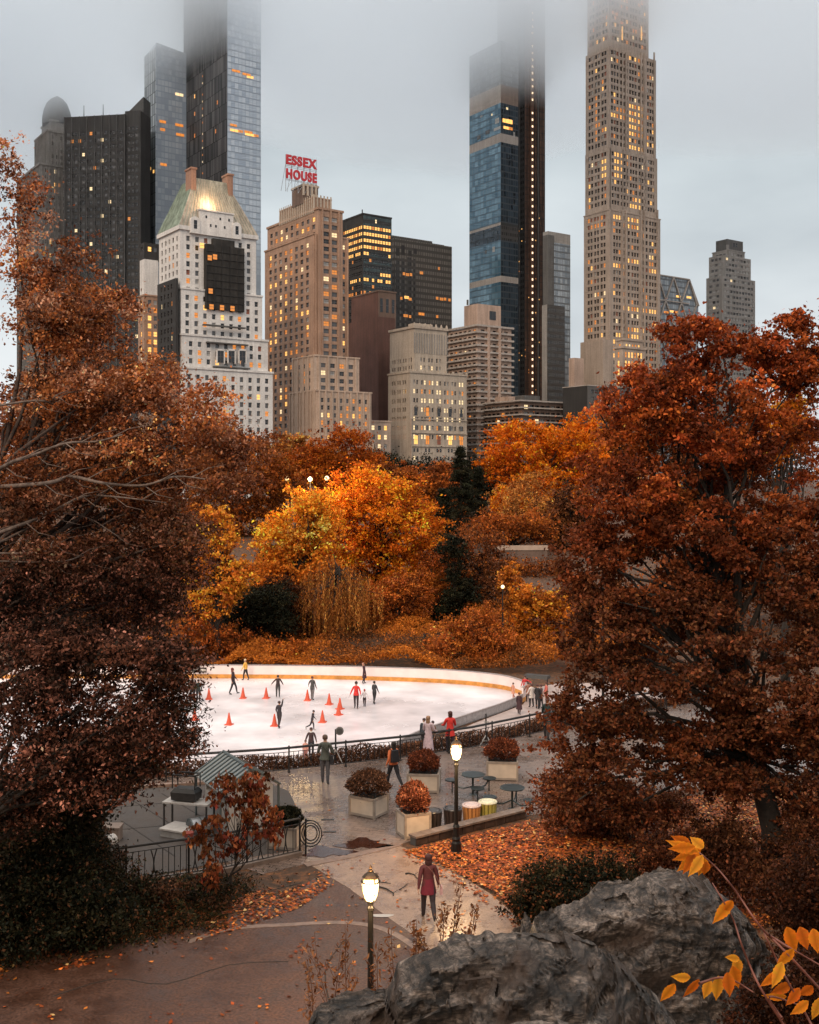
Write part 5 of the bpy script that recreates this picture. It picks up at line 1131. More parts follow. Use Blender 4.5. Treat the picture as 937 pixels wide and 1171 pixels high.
def pip(px, py, poly):
    ins = np.zeros(len(px), bool); n = len(poly)
    for i in range(n):
        x0, y0 = poly[i]; x1, y1 = poly[(i+1) % n]
        c = ((y0 > py) != (y1 > py)) & (px < (x1-x0)*(py-y0)/((y1-y0) if y1 != y0 else 1e-9)+x0); ins ^= c
    return ins
def litter():
    rg = np.random.default_rng(14)
    def area(polypx, n, dens=None):
        pw = [(G(*p).x, G(*p).y) for p in polypx]; xs = [p[0] for p in pw]; ys = [p[1] for p in pw]
        x = rg.uniform(min(xs), max(xs), n*3); y = rg.uniform(min(ys), max(ys), n*3); k = pip(x, y, pw); x, y = x[k][:n], y[k][:n]
        if dens is not None:
            d = fbm(np.stack([x*0.9, y*0.9, x*0], 1), 3, dens); k = rg.uniform(0, 1, len(x)) < np.clip((d-0.42)*5, 0.03, 1); x, y = x[k], y[k]
        return np.stack([x, y], 1)
    bed = area([(462, 975), (600, 943), (760, 915), (1000, 890), (1100, 1010), (800, 1080), (610, 1062), (560, 1020), (500, 990)], 46000)
    edge = area([(350, 1000), (372, 993), (480, 1062), (545, 1130), (520, 1135), (446, 1070), (404, 1030)], 750, 3)
    edge2 = area([(-100, 1120), (240, 1040), (350, 1000), (385, 1010), (340, 1040), (240, 1075), (0, 1125)], 3800, 4)
    sp = area([(-100, 1150), (370, 1010), (470, 1075), (520, 1171), (-100, 1260)], 420, 6); sp2 = area([(360, 990), (455, 972), (590, 1050), (600, 1150), (480, 1080)], 130, 7)
    side = area([(455, 970), (500, 985), (560, 1022), (600, 1056), (590, 1062), (540, 1022), (470, 985)], 500); pz_ = area([(300, 980), (340, 900), (560, 890), (600, 925), (460, 965)], 60)
    P = np.concatenate([bed, edge, edge2, sp, sp2, side, pz_]); n = len(P); z = rg.uniform(0.014, 0.045, n); z[:len(bed)] += fbm(np.stack([bed[:, 0]*1.5, bed[:, 1]*1.5, bed[:, 0]*0], 1), 2, 1)*0.10
    pal = np.array([(0.34, 0.085, 0.018), (0.24, 0.052, 0.015), (0.42, 0.14, 0.03), (0.12, 0.034, 0.015), (0.18, 0.048, 0.018)]); col = pal[rg.integers(0, 5, n)]*rg.lognormal(0, .35, n)[:, None]
    rare = rg.uniform(0, 1, n) < 0.03; col[rare] = (0.62, 0.40, 0.16)
    o = leaf_mesh('fallen_leaves', np.concatenate([P, z[:, None]], 1), 0.115, col, 'litter', None, seed=11, asp=0.7, flat=0.85); tag(o, 'orange fallen leaves carpeting the ground under the oak and path edges', None, None, 'stuff')
litter()
# ------------------------------------------------------------------ railings
def railing(name, label, path, h=1.0, rr_=0.042, post_every=2.4, bal=0.2, loops=True, double=False, seed=1):
    P = [Vector((p[0], p[1], 0)) for p in path]; t = empty(name, label, 'railing', P[0]); o = P[0]; P = [p-o for p in P]
    L = [0.0]
    for a, c in zip(P, P[1:]): L.append(L[-1]+(c-a).length)
    def at(s):
        for i in range(len(P)-1):
            if s <= L[i+1]+1e-6: return P[i].lerp(P[i+1], (s-L[i])/(L[i+1]-L[i]))
        return P[-1]
    for nm, z, r in (('top_rail', h, rr_), ('middle_rail', h-0.16, 0.014), ('bottom_rail', 0.14, 0.018)):
        b = MB(); b.tube([p+Vector((0, 0, z)) for p in P], r, 6); b.build(nm, 'rail_metal', t)
    n = max(1, round(L[-1]/post_every))
    for i in range(n+1):
        p = at(L[-1]*i/n); b = MB(); b.lathe([(0.055, 0), (0.055, 0.06), (0.032, 0.08), (0.032, h+0.02), (0.045, h+0.04), (0.02, h+0.09)], (p.x, p.y, 0), 8); b.build('post', 'rail_metal', t)
    b = MB(); m = int(L[-1]/bal)
    for i in range(m):
        s = (i+0.5)*bal; p = at(s); q = at(min(L[-1], s+0.02)); d = (q-p); d = d.normalized() if d.length > 0 else Vector((1, 0, 0))
        if loops and (i % 12) in (3, 4, 8, 9):
            sg = 1 if (i % 12) in (3, 8) else -1; pts = [p+d*sg*0.085*math.sin(math.pi*k/6)+Vector((0, 0, 0.14+(h-0.30)*k/6)) for k in range(7)]; b.tube(pts, 0.018, 4, cap=False)
        else: b.tube([p+Vector((0, 0, 0.14)), p+Vector((0, 0, h-0.16))], 0.013, 4, cap=False)
    b.build('baluster', 'rail_metal', t)['kind'] = 'stuff'
    return t
railing('plaza_railing', 'long dark iron railing between the wet plaza and the rink', [(p.x, p.y) for p in FENCE[1:]], 0.98, 0.05)
ENC = [G(60, 925), G(104, 972), G(130, 1017), G(200, 1006), G(258, 997), G(343, 978)]
railing('enclosure_railing', 'dark curved bar railing round the utility yard at the left', [(p.x, p.y) for p in ENC], 1.12, 0.036, 1.7, 0.17)
# curled end of the yard railing
e = ENC[-1]; t = empty('railing_scroll', 'round iron scroll loops ending the yard railing beside the plaza', 'railing end', (e.x+0.28, e.y, 0))
for k, (rr_, zc) in enumerate(((0.38, 0.66), (0.30, 0.66), (0.22, 0.66))):
    b = MB(); b.tube([(0.05+rr_*math.sin(2*math.pi*i/20)*0.9, 0.02*k, zc+rr_*math.cos(2*math.pi*i/20)*1.05) for i in range(21)], 0.02, 6, cap=False); b.build('ring', 'rail_metal', t)
b = MB(); b.tube([(-0.1, 0.0, 0), (-0.1, 0, 1.12)], 0.03, 8); b.tube([(-0.1, 0, 1.08), (0.05, 0, 1.06)], 0.02, 6); b.build('post', 'rail_metal', t)
# kerb under yard railing
M['stone_kerb'] = simple('stone_kerb', (0.17, 0.125, 0.10), 0.6, scale=4, var=0.3, bump=0.3)
ribbon('kerb', 'low stone kerb under the yard railing', [(ENC[i].x, ENC[i].y+0.02) for i in (2, 3, 4, 5)], 0.30, 'stone_kerb', 0.03, 0.10)
# ------------------------------------------------------------------ utility yard
M['planks'] = wet('weathered_boards', (0.035, 0.026, 0.021), (0.075, 0.057, 0.046), 0.6, 0.85, 0.9)
yd = [G(112, 1000), G(138, 1008), G(335, 972), G(345, 935), G(330, 905), G(300, 893), G(120, 903), G(70, 925)]
sheet('yard_floor', 'grey brown jointed floor of the utility yard', [(p.x, p.y) for p in yd], 'planks', 0.016)
for a, c in (((150, 915), (215, 955)), ((185, 908), (240, 940)), ((140, 940), (200, 980)), ((120, 925), (290, 910)), ((130, 950), (300, 935))):
    ribbon('floor_joint', 'dark joint line across the utility yard floor', [G(*a), G(*c)], 0.05, 'bark', 0.020)
ribbon('kerb', 'pale kerb line along the back of the utility yard', [G(118, 904), G(200, 899), G(300, 892)], 0.22, 'strip', 0.02, 0.09)
M['zinc'] = simple('zinc_roof', (0.30, 0.31, 0.29), 0.35, 0.3, var=0.15, scale=2); M['zinc_dark'] = simple('zinc_seam', (0.09, 0.11, 0.11), 0.5, 0.2, var=0.1)
M['white_paint'] = simple('white_paint', (0.42, 0.39, 0.36), 0.45, var=0.12, scale=5); M['dark_panel'] = simple('dark_panel', (0.03, 0.027, 0.025), 0.5)
M['canvas'] = simple('grey_canvas', (0.20, 0.19, 0.18), 0.6, var=0.2); M['silver'] = simple('silver_drum', (0.32, 0.33, 0.34), 0.35, 0.5)
def kiosk():
    t = empty('kiosk', 'small vending kiosk with a ribbed zinc gable roof beside the yard', 'kiosk', (-6.6, 36.3, 0), R(-61))
    b = MB(); b.box(-1.0, 1.25, 0.15, 1.7, 0.0, 0.95); b.box(-1.0, -0.92, 0.15, 1.7, 0.95, 1.45); b.box(1.17, 1.25, 0.15, 1.7, 0.95, 1.45); b.box(-0.92, 1.17, 1.6, 1.7, 0.95, 1.45); b.build('wall', 'white_paint', t)
    b = MB(); b.box(-0.92, 1.17, 0.35, 1.6, 0.95, 1.0); b.build('counter', 'dark_panel', t)
    y0, y1, ym, z0, z1 = -0.15, 1.95, 0.9, 1.42, 2.05
    for s, (ya, yb) in enumerate(((y0, ym), (y1, ym))):
        b = MB(); b.hexa([(-1.3, ya, z0-0.04), (1.3, ya, z0-0.04), (1.3, yb, z1-0.04), (-1.3, yb, z1-0.04), (-1.3, ya, z0), (1.3, ya, z0), (1.3, yb, z1), (-1.3, yb, z1)]); r = b.build('roof', 'zinc', t)
        b = MB()
        for k in range(10): xx = -1.3+2.6*k/9; b.bar((xx, ya, z0+0.02), (xx, yb, z1+0.02), 0.06, 0.05)
        b.build('seam', 'zinc_dark', r)
    b = MB(); b.tube([(-1.32, ym, z1+0.02), (1.32, ym, z1+0.02)], 0.05, 6); b.build('ridge', 'zinc_dark', t)
    b = MB(); b.poly([(1.18, 0.05, z0), (1.18, 1.75, z0), (1.18, ym, z1-0.06)]); b.poly([(1.22, 1.75, z0), (1.22, 0.05, z0), (1.22, ym, z1-0.06)]); b.build('gable', 'white_paint', t)
    for xx in (-1.25, 1.25):
        for yy in (y0+0.05, y1-0.05):
            b = MB(); b.box(xx-0.03, xx+0.03, yy-0.03, yy+0.03, 0, z0); b.build('post', 'zinc_dark', t)
kiosk()
def yard_things():
    p = G(218, 948); t = empty('work_table', 'pale topped steel work table standing in the utility yard', 'table', p, R(-14)); b = MB(); b.box(-0.85, 0.75, -0.35, 0.35, 0.88, 0.93); b.build('tabletop', 'white_paint', t)
    for sx in (-0.8, 0.7):
        for sy in (-0.3, 0.3): b = MB(); b.box(sx-0.025, sx+0.025, sy-0.025, sy+0.025, 0, 0.88); b.build('leg', 'dark_panel', t)
    q = p+Vector((-0.15, 0.05, 0.93)); t = empty('portable_grill', 'black lidded grill standing on the pale work table', 'grill', q, R(-14))
    b = MB(); b.box(-0.42, 0.42, -0.26, 0.26, 0.05, 0.30, tx=-0.02, ty=-0.02); b.build('firebox', 'dark_panel', t)
    b = MB(); b.box(-0.44, 0.44, -0.27, 0.27, 0.30, 0.42, tx=0.10, ty=0.08); b.build('lid', 'black_metal', t)
    b = MB(); 
    for sx in (-0.4, 0.4):
        b.bar((sx, -0.2, 0.42), (sx, -0.2, 0.86), 0.03); b.bar((sx, 0.2, 0.42), (sx, 0.2, 0.86), 0.03)
    b.bar((-0.42, -0.2, 0.86), (0.42, -0.2, 0.86), 0.04); b.bar((-0.42, 0.2, 0.86), (0.42, 0.2, 0.86), 0.04); b.bar((-0.4, -0.2, 0.86), (-0.4, 0.2, 0.86), 0.04); b.bar((0.4, -0.2, 0.86), (0.4, 0.2, 0.86), 0.04); b.build('rack', 'rail_metal', t)
    p = G(206, 955); b = MB(); b.box(-0.5, 0.5, -0.4, 0.4, 0, 0.24, tx=0.05, ty=0.05); o = b.build('storage_box', 'canvas', None, loc=p); o.rotation_euler = (0, 0, R(-25)); tag(o, 'flat grey covered box on the yard floor before the table', 'box')
    b = MB(); b.box(-0.52, 0.52, -0.42, 0.42, 0.22, 0.27); c = b.build('lid', 'white_paint', o)
    p = G(228, 953); t = empty('metal_drum', 'silver drum lying on its side beside the red bucket', 'drum', p, R(35)); b = MB(); b.tube([(-0.35, 0, 0.26), (0.35, 0, 0.26)], 0.26, 16); b.build('body', 'silver', t)
    for sx in (-0.33, 0.0, 0.33): b = MB(); b.tube([(sx-0.02, 0, 0.26), (sx+0.02, 0, 0.26)], 0.275, 16); b.build('hoop', 'zinc_dark', t)
    p = G(216, 963); b = MB(); b.lathe([(0.12, 0), (0.16, 0.3), (0.17, 0.31), (0.15, 0.3)], (0, 0, 0), 12); o = b.build('bucket', simple('red_bucket', (0.30, 0.06, 0.04), 0.4), None, loc=p); tag(o, 'small red bucket on the yard floor beside the silver drum', 'bucket')
    b = MB(); b.tube([(0.16*math.cos(a), 0, 0.30+0.12*math.sin(a)) for a in np.linspace(0, math.pi, 8)], 0.008, 4); b.build('handle', 'rail_metal', o)
    p = G(116, 992); t = empty('trash_can', 'grey bin with a white liner inside the corner of the yard railing', 'bin', p+Vector((0.1, 0.35, 0))); b = MB(); b.lathe([(0.22, 0), (0.27, 0.75), (0.29, 0.76), (0.26, 0.74)], (0, 0, 0), 14, flute=0.04); b.build('can', 'canvas', t)
    b = MB(); b.lathe([(0.29, 0.62), (0.31, 0.70), (0.27, 0.80), (0.20, 0.84), (0.12, 0.80), (0.05, 0.86)], (0, 0, 0), 14, flute=0.12); b.build('liner', 'white_paint', t)
    p = G(114, 968); b = MB(); b.box(-0.4, 0.4, -0.25, 0.25, 0, 0.42); o = b.build('crate', 'brownslab', None, loc=p+Vector((0.1, 0.6, 0))); tag(o, 'plain brown crate near the back corner of the yard', 'crate')
    b = MB(); b.box(-0.43, 0.43, -0.28, 0.28, 0.42, 0.47); b.build('lid', 'brownslab', o)
yard_things()
# ------------------------------------------------------------------ planters
M['planter_frame'] = simple('planter_frame', (0.30, 0.245, 0.20), 0.5, scale=6, var=0.15); M['planter_panel'] = simple('planter_panel', (0.56, 0.46, 0.36), 0.45, scale=3, var=0.12)
M['soil'] = simple('soil', (0.02, 0.014, 0.01), 0.95)
def planter(label, px, py, w, h, rz, blab, bw, bh, pal, seed, size=0.075):
    p = G(px, py); t = empty('planter', label, 'planter', p, R(rz), 'boxed planters on the plaza')
    b = MB(); fr = 0.07
    for sx in (-1, 1):
        for sy in (-1, 1): b.box(sx*w/2-fr/2, sx*w/2+fr/2, sy*w*0.42-fr/2, sy*w*0.42+fr/2, 0, h)
    for z0, z1 in ((0.03, 0.11), (h-0.08, h)):
        b.box(-w/2+fr/2, w/2-fr/2, -w*0.42-0.03, -w*0.42+0.03, z0, z1); b.box(-w/2+fr/2, w/2-fr/2, w*0.42-0.03, w*0.42+0.03, z0, z1)
        b.box(-w/2-0.03, -w/2+0.03, -w*0.42+fr/2, w*0.42-fr/2, z0, z1); b.box(w/2-0.03, w/2+0.03, -w*0.42+fr/2, w*0.42-fr/2, z0, z1)
    b.build('frame', 'planter_frame', t)
    for (x0, x1, y0, y1) in ((-w/2+.03, w/2-.03, -w*.42-0.012, -w*.42+.012), (-w/2+.03, w/2-.03, w*.42-.012, w*.42+.012), (-w/2-.012, -w/2+.012, -w*.42+.03, w*.42-.03), (w/2-.012, w/2+.012, -w*.42+.03, w*.42-.03)):
        b = MB(); b.box(x0, x1, y0, y1, 0.10, h-0.07); b.build('panel', 'planter_panel', t)
    b = MB(); b.box(-w/2+.03, w/2-.03, -w*.42+.03, w*.42-.03, h-0.12, h-0.04); b.build('soil', 'soil', t)
    rg = np.random.default_rng(seed); s = empty('bush', blab, 'bush', (p.x, p.y, h-0.05), 0, 'clipped bushes in the planters'); n = 9000
    d = rg.normal(size=(n, 3)); d[:, 2] = np.abs(d[:, 2])*1.0-0.25; d /= np.linalg.norm(d, axis=1)[:, None]; r = rg.uniform(0.72, 1.0, n)*(0.80+0.36*vnoise(d*3.1+seed, 2))*(1+0.10*rg.exponential(0.5, n)*(rg.uniform(0, 1, n) < 0.25))
    C = d*r[:, None]*np.array([bw/2, bw*0.45, bh*0.62])+np.array([0, 0, bh*0.36])
    st = MB(); rr = random.Random(seed)
    for k in range(26): a = rr.uniform(0, 6.28); q = rr.uniform(0.1, 0.8); st.tube([(0.05*math.cos(a), 0.05*math.sin(a), 0), (bw*.25*q*math.cos(a), bw*.25*q*math.sin(a), bh*0.4), (bw*.42*q*math.cos(a), bw*.4*q*math.sin(a), bh*0.8)], [0.012, 0.009, 0.004], 4, cap=False)
    st.build('stem', 'bark', s)
    leaf_mesh('foliage', C, size, pick(rg, pal, n, rg.integers(0, 40, n), 40), 'leaf', s, seed=seed, asp=0.5)
red = [(0.20, 0.055, 0.024), (0.13, 0.035, 0.02), (0.28, 0.08, 0.03), (0.09, 0.03, 0.018)]
brn = [(0.11, 0.05, 0.028), (0.075, 0.035, 0.02), (0.16, 0.075, 0.04)]
warm = [(0.34, 0.11, 0.05), (0.22, 0.06, 0.03), (0.42, 0.17, 0.09), (0.14, 0.04, 0.02)]
planter('cream panelled planter holding the darkest round bush in the middle of the plaza', 422, 931, 1.0, 0.68, -32, 'round dark brown bush in the middle planter', 1.42, 0.92, brn, 201)
planter('cream panelled planter at the end of the low dark bench wall', 473, 955, 0.86, 0.80, 22, 'spiky rust coloured bush at the bench wall end', 1.02, 0.98, warm, 202, 0.11)
planter('cream planter standing left of the lit lamp post near the railing', 485, 903, 1.12, 0.70, -6, 'low dense red brown bush behind the lamp post', 1.22, 0.82, red, 203)
planter('cream planter farthest right beyond the round tables', 575, 889, 1.14, 0.72, -6, 'wide red brown bush beyond the round tables', 1.34, 0.86, red, 204)
planter('planter half hidden behind the yard railing by the scroll', 327, 968, 0.9, 0.70, -12, 'dark clipped bush behind the yard railing', 1.05, 0.62, PAL['green'], 205)
# ------------------------------------------------------------------ bench wall, bins, tables
def wallseg():
    a, c = G(476, 968), G(602, 936); d = (c-a); L = d.length; t = empty('bench_wall', 'low dark timber faced bench wall along the edge of the leaf bed', 'wall', a, math.atan2(d.y, d.x))
    b = MB(); b.box(0, L, 0.03, 0.30, 0, 0.25); b.build('core', 'dgrey', t)
    b = MB(); n = int(L/0.45)
    for k in range(n): x0 = L*k/n; b.box(x0+0.015, x0+L/n-0.015, -0.01, 0.03, 0.02, 0.25)
    b.build('facing', simple('wet_timber', (0.055, 0.034, 0.026), 0.4, scale=4, var=0.4), t)
    b = MB(); b.box(-0.04, L+0.04, -0.05, 0.34, 0.25, 0.31); b.build('top_slab', 'stone_kerb', t)
wallseg()
def bin_(label, px, py, col, rim, open_=True, h=0.62, r=0.29, stripes=True):
    p = G(px, py); t = empty('litter_bin', label, 'bin', p, 0, 'bins beside the bench wall'); m = simple('bin_'+label[:12].replace(' ', '_'), col, 0.45, var=0.15); m2 = simple('binb_'+label[:12].replace(' ', '_'), tuple(c*0.45 for c in col), 0.5, var=0.1)
    b = MB(); b.lathe([(r*0.80, 0.02), (r*0.84, 0.05), (r*0.97, h-0.04)], (0, 0, 0), 24, 0); b.build('body', m2, t)
    for k in range(14):
        a = 2*math.pi*k/14; b = MB(); c, s = math.cos(a), math.sin(a); tn = Vector((-s, c, 0))*0.045; lo = Vector((c, s, 0))*(r*0.86); hi = Vector((c, s, 0))*(r*1.0)
        o_ = Vector((c, s, 0))*0.02; z = Vector((0, 0, 1)); b.hexa([lo-tn+z*0.03, lo+tn+z*0.03, lo+o_+tn+z*0.03, lo+o_-tn+z*0.03, hi-tn+z*(h-.03), hi+tn+z*(h-.03), hi+o_+tn+z*(h-.03), hi+o_-tn+z*(h-.03)]); b.build('slat', m, t)
    b = MB(); b.tube([(r*1.0*math.cos(2*math.pi*i/24), r*1.0*math.sin(2*math.pi*i/24), h) for i in range(25)], 0.035, 6, cap=False); b.build('rim', rim, t)
    b = MB(); b.lathe([(r*0.9, h-0.02), (r*0.8, h+0.03), (r*0.5, h+0.05), (0.02, h+0.04)], (0, 0, 0), 16, flute=0.08); b.build('liner', rim, t)
    return t
M['bag_white'] = simple('bin_liner_pink', (0.62, 0.48, 0.44), 0.4, var=0.1); M['bag_cream'] = simple('bin_liner_cream', (0.66, 0.64, 0.46), 0.4, var=0.1); M['bag_dark'] = simple('bin_liner_dark', (0.05, 0.045, 0.045), 0.35, var=0.3)
bin_('dark slatted bin nearest the planter with a crumpled liner', 495, 949, (0.05, 0.036, 0.03), 'bag_dark')
bin_('dark slatted bin directly left behind the lamp post', 518, 946, (0.055, 0.036, 0.03), 'bag_dark')
bin_('orange slatted bin with a pinkish liner right of the lamp post', 539.5, 942, (0.50, 0.22, 0.07), 'bag_white')
bin_('yellow green slatted bin with a cream liner beside the orange one', 558, 938, (0.34, 0.30, 0.07), 'bag_cream')
M['table_metal'] = simple('green_black_metal', (0.035, 0.045, 0.045), 0.28, 0.4, var=0.2)
def table(label, px, py, rz):
    p = G(px, py); t = empty('picnic_table', label, 'table', p, R(rz), 'round picnic tables on the plaza')
    b = MB(); b.lathe([(0.42, 0.72), (0.44, 0.73), (0.44, 0.75), (0.42, 0.76)], (0, 0, 0), 28); b.build('tabletop', 'table_metal', t)
    b = MB(); b.lathe([(0.16, 0), (0.15, 0.02), (0.04, 0.03), (0.04, 0.72)], (0, 0, 0), 12); b.build('pedestal', 'table_metal', t)
    for k in range(3):
        a = 2*math.pi*k/3+0.5; c, s = math.cos(a), math.sin(a); st = empty('seat', None, None, (0, 0, 0)); st.parent = t
        b = MB(); b.tube([(c*0.04, s*0.04, 0.30), (c*0.35, s*0.35, 0.20), (c*0.62, s*0.62, 0.24), (c*0.80, s*0.80, 0.44)], 0.028, 6); b.build('arm', 'table_metal', st)
        b = MB(); b.lathe([(0.24, 0.44), (0.25, 0.46), (0.25, 0.475), (0.24, 0.485)], (c*0.82, s*0.82, 0), 20); b.build('cushion_disc', 'table_metal', st)
        b = MB(); b.tube([(c*0.80, s*0.80, 0.44), (c*0.80, s*0.80, 0.0)], 0.024, 6); b.build('leg', 'table_metal', st)
table('round dark picnic table just right of the lamp post', 541, 909, 10); table('round dark picnic table nearer the leaf bed at the right', 586, 925, 45)
# ------------------------------------------------------------------ lamp posts
M['lamp_glow'] = simple('lamp_glass', (0.8, 0.7, 0.55), 0.4, var=0, emit=(1.0, 0.66, 0.30), estr=2.3)
M['lamp_side'] = simple('lamp_glass_side', (0.8, 0.7, 0.55), 0.4, var=0, emit=(1.0, 0.66, 0.32), estr=5.0)
def lamp(name, label, loc, H=3.6, group='park lamp posts', light=True):
    t = empty(name, label, 'lamp', loc, 0, group); hz = H-0.72
    b = MB(); b.lathe([(0.20, 0), (0.20, 0.08), (0.17, 0.12), (0.15, 0.35), (0.12, 0.42), (0.13, 0.48), (0.10, 0.55), (0.09, 0.8), (0.11, 0.84), (0.075, 0.92)], (0, 0, 0), 16, flute=0.06); b.build('base', 'black_metal', t)
    b = MB(); b.lathe([(0.065, 0.92), (0.055, hz-0.22), (0.075, hz-0.20), (0.08, hz-0.14), (0.05, hz-0.10), (0.07, hz-0.04), (0.12, hz)], (0, 0, 0), 16, flute=0.12); b.build('pole', 'black_metal', t)
    g = MB(); g.lathe([(0.10, hz+0.01), (0.135, hz+0.10), (0.165, hz+0.24), (0.170, hz+0.34), (0.145, hz+0.45), (0.09, hz+0.50)], (0, 0, 0), 16); g.build('glass_globe', 'lamp_glow', t, smooth=True)
    f = MB()
    for k in range(4):
        a = 2*math.pi*k/4+0.5; c, s = math.cos(a), math.sin(a); f.tube([(c*0.12, s*0.12, hz), (c*0.185, s*0.185, hz+0.22), (c*0.195, s*0.195, hz+0.38), (c*0.15, s*0.15, hz+0.50)], 0.012, 5)
    f.tube([(0.19*math.cos(2*math.pi*i/20), 0.19*math.sin(2*math.pi*i/20), hz+0.40) for i in range(21)], 0.014, 5, cap=False); f.build('cage', 'black_metal', t)
    c = MB(); c.lathe([(0.165, hz+0.465), (0.175, hz+0.49), (0.13, hz+0.54), (0.08, hz+0.58), (0.045, hz+0.60), (0.05, hz+0.63), (0.02, hz+0.65), (0.035, hz+0.68), (0.005, hz+0.74)], (0, 0, 0), 16, flute=0.05); c.build('cap', simple('lamp_cap', (0.09, 0.055, 0.03), 0.4, 0.5), t)
    if light:
        l = bpy.data.lights.new('lamp_light', 'POINT'); l.energy = 420; l.color = (1, 0.60, 0.27); l.shadow_soft_size = 0.12; o = bpy.data.objects.new('lamp_light', l); COL.objects.link(o); o.parent = t; o.location = (0, 0, hz+0.2-0.35)
        o.location = (0.0, -0.45, hz+0.22)
    return t
pL = W(424, 990, 22.5); lamp('lamp_post', 'nearest black lamp post with a lit globe beside the asphalt path', (pL.x, 22.5, -0.0), pL.z+0.0, light=True)
p2 = G(522, 977); lamp('lamp_post', 'black lamp post with a lit globe standing beside the bench wall', p2, 3.62, light=True)
for (px, py, Y, H_, lab) in [(355, 548, 106, 8.3, 'tall street light glowing above the yellow maple'), (328, 547, 178, 8.3, 'street light glowing left of the one above the yellow maple'), (374, 547, 190, 8.2, 'faint street light right of the one above the yellow maple'), (575, 671, 93, 5.5, 'park lamp glowing low among the trees below the stone wall'), (690, 543, 60, 9.5, 'lamp glinting through the upper left of the red oak')]:
    q = W(px, py, Y); z = gz(q.x, Y); Hh = q.z-z+0.2; t = empty('street_light', lab, 'street light', (q.x, Y, z), 0, 'distant lit street lights')
    b = MB(); b.tube([(0, 0, 0), (0, 0, Hh)], [0.09, 0.05], 8); b.build('pole', 'rail_metal', t); r = 0.0022*Y if Y > 100 else 0.16
    b = MB(); b.lathe([(r*0.3, -r), (r*0.85, -r*0.5), (r, 0), (r*0.85, r*0.5), (r*0.3, r)], (0, -0.1, Hh-0.2), 12); b.build('lamp_globe', 'lamp_glow', t, smooth=True)
    if px == 355: l = bpy.data.lights.new('park_light', 'POINT'); l.energy = 2600; l.color = (1, 0.66, 0.30); l.shadow_soft_size = 0.3; o = bpy.data.objects.new('park_light', l); COL.objects.link(o); o.location = (q.x-0.6, Y-1.6, q.z)
# coin viewer and post stands at the railing
q = G(384, 872); t = empty('viewing_dial', 'round grey dial on a post above the railing behind the walking man', 'sign', q); b = MB(); b.tube([(0, 0, 0), (0, 0, 1.35)], 0.035, 8); b.build('post', 'rail_metal', t)
b = MB(); b.tube([(0.16, -0.03, 1.28), (0.16, 0.03, 1.28)], 0.17, 18); b.build('disc', 'canvas', t); b = MB(); b.tube([(0.16, -0.045, 1.28), (0.16, -0.03, 1.28)], 0.12, 18); b.build('face', 'dgrey', t)
b = MB(); b.bar((0, 0, 0.55), (0.30, -0.25, 0.0), 0.03); b.bar((0, 0, 0.55), (-0.1, -0.3, 0.0), 0.03); b.build('brace', 'white_paint', t)
q = G(556, 852); t = empty('barrier_stand', 'slim grey post with splayed white feet leaning at the railing', 'stand', q); b = MB(); b.tube([(0, 0, 0.1), (0, 0, 1.35)], 0.03, 8); b.build('post', 'rail_metal', t)
b = MB(); b.bar((0, 0, 0.42), (0.28, -0.2, 0), 0.04); b.bar((0, 0, 0.42), (-0.28, -0.2, 0), 0.04); b.bar((-0.15, -0.1, 0.2), (0.15, -0.1, 0.2), 0.03); b.bar((-0.1, 0, 1.0), (0.12, 0, 1.0), 0.05); b.build('feet', 'white_paint', t)
# drains, puddle leaves and fallen twigs
for (px, py, lab) in ((462, 922, 'round dark drain cover beside the central planter'), (375, 938, 'narrow drain slot on the wet plaza left of the planter'), (377, 952, 'second drain slot just nearer than the first')):
    p = G(px, py); b = MB(); 
    if px == 462: b.lathe([(0.28, 0), (0.28, 0.010)], (0, 0, 0), 20)
    else: b.box(-0.22, 0.22, -0.05, 0.05, 0, 0.010)
    o = b.build('drain_cover', 'dark_panel', None, loc=(p.x, p.y, 0.012)); tag(o, lab, 'drain cover')
    b = MB()
    for k in range(-3, 4):
        if px == 462: b.box(k*0.07-0.012, k*0.07+0.012, -0.2, 0.2, 0.010, 0.014)
        else: b.box(k*0.06-0.012, k*0.06+0.012, -0.045, 0.045, 0.010, 0.014)
    b.build('grate_bar', 'rail_metal', o)['kind'] = 'stuff'
rr = random.Random(8)
M['puddle'] = simple('puddle', (0.045, 0.018, 0.012), 0.08, var=0.2, scale=3)
for i, (px, py, rx, ry, lab) in enumerate(((415, 966, 27, 5.5, 'dark puddle'), (375, 975, 26, 5.5, 'dark puddle'), (400, 985, 10, 2, ''))):
    if not lab: continue
    pts = []
    for k in range(26): a = 2*math.pi*k/26; q = 1+0.28*math.sin(3*a+i)+0.18*math.sin(7*a+i*2)+rr.uniform(-.06, .06); p = G(px+rx*q*math.cos(a), py+ry*q*math.sin(a)); pts.append((p.x, p.y))
    sheet('puddle', 'dark leaf stained puddle on the plaza', pts, 'puddle', 0.024)
def twig(label, pts, r=0.022):
    P = [G(*p)+Vector((0, 0, 0.04)) for p in pts]; o0 = P[0].copy(); b = MB(); b.tube([p-o0 for p in P], [r*(1-0.6*i/len(P)) for i in range(len(P))], 6)
    a = P[len(P)//2]-o0; b.tube([a, a+Vector((0.15, 0.2, 0.03))], [r*0.5, r*0.2], 5); o = b.build('twig', 'bark', None, loc=o0); tag(o, label, 'twig')
twig('curved fallen twig just left of the woman in maroon', [(464, 1001), (468, 1000), (474, 1002), (479, 1008)]); twig('thin fallen twig right beside the near lamp globe', [(432, 1010), (440, 1011), (447, 1012)], 0.015); twig('straight fallen twig behind the near lamp post', [(434, 1016), (442, 1018), (450, 1023), (450, 1026)]); twig('short fallen twig midway between lamp post and woman', [(457, 1019), (462, 1016), (466, 1012)], 0.014)
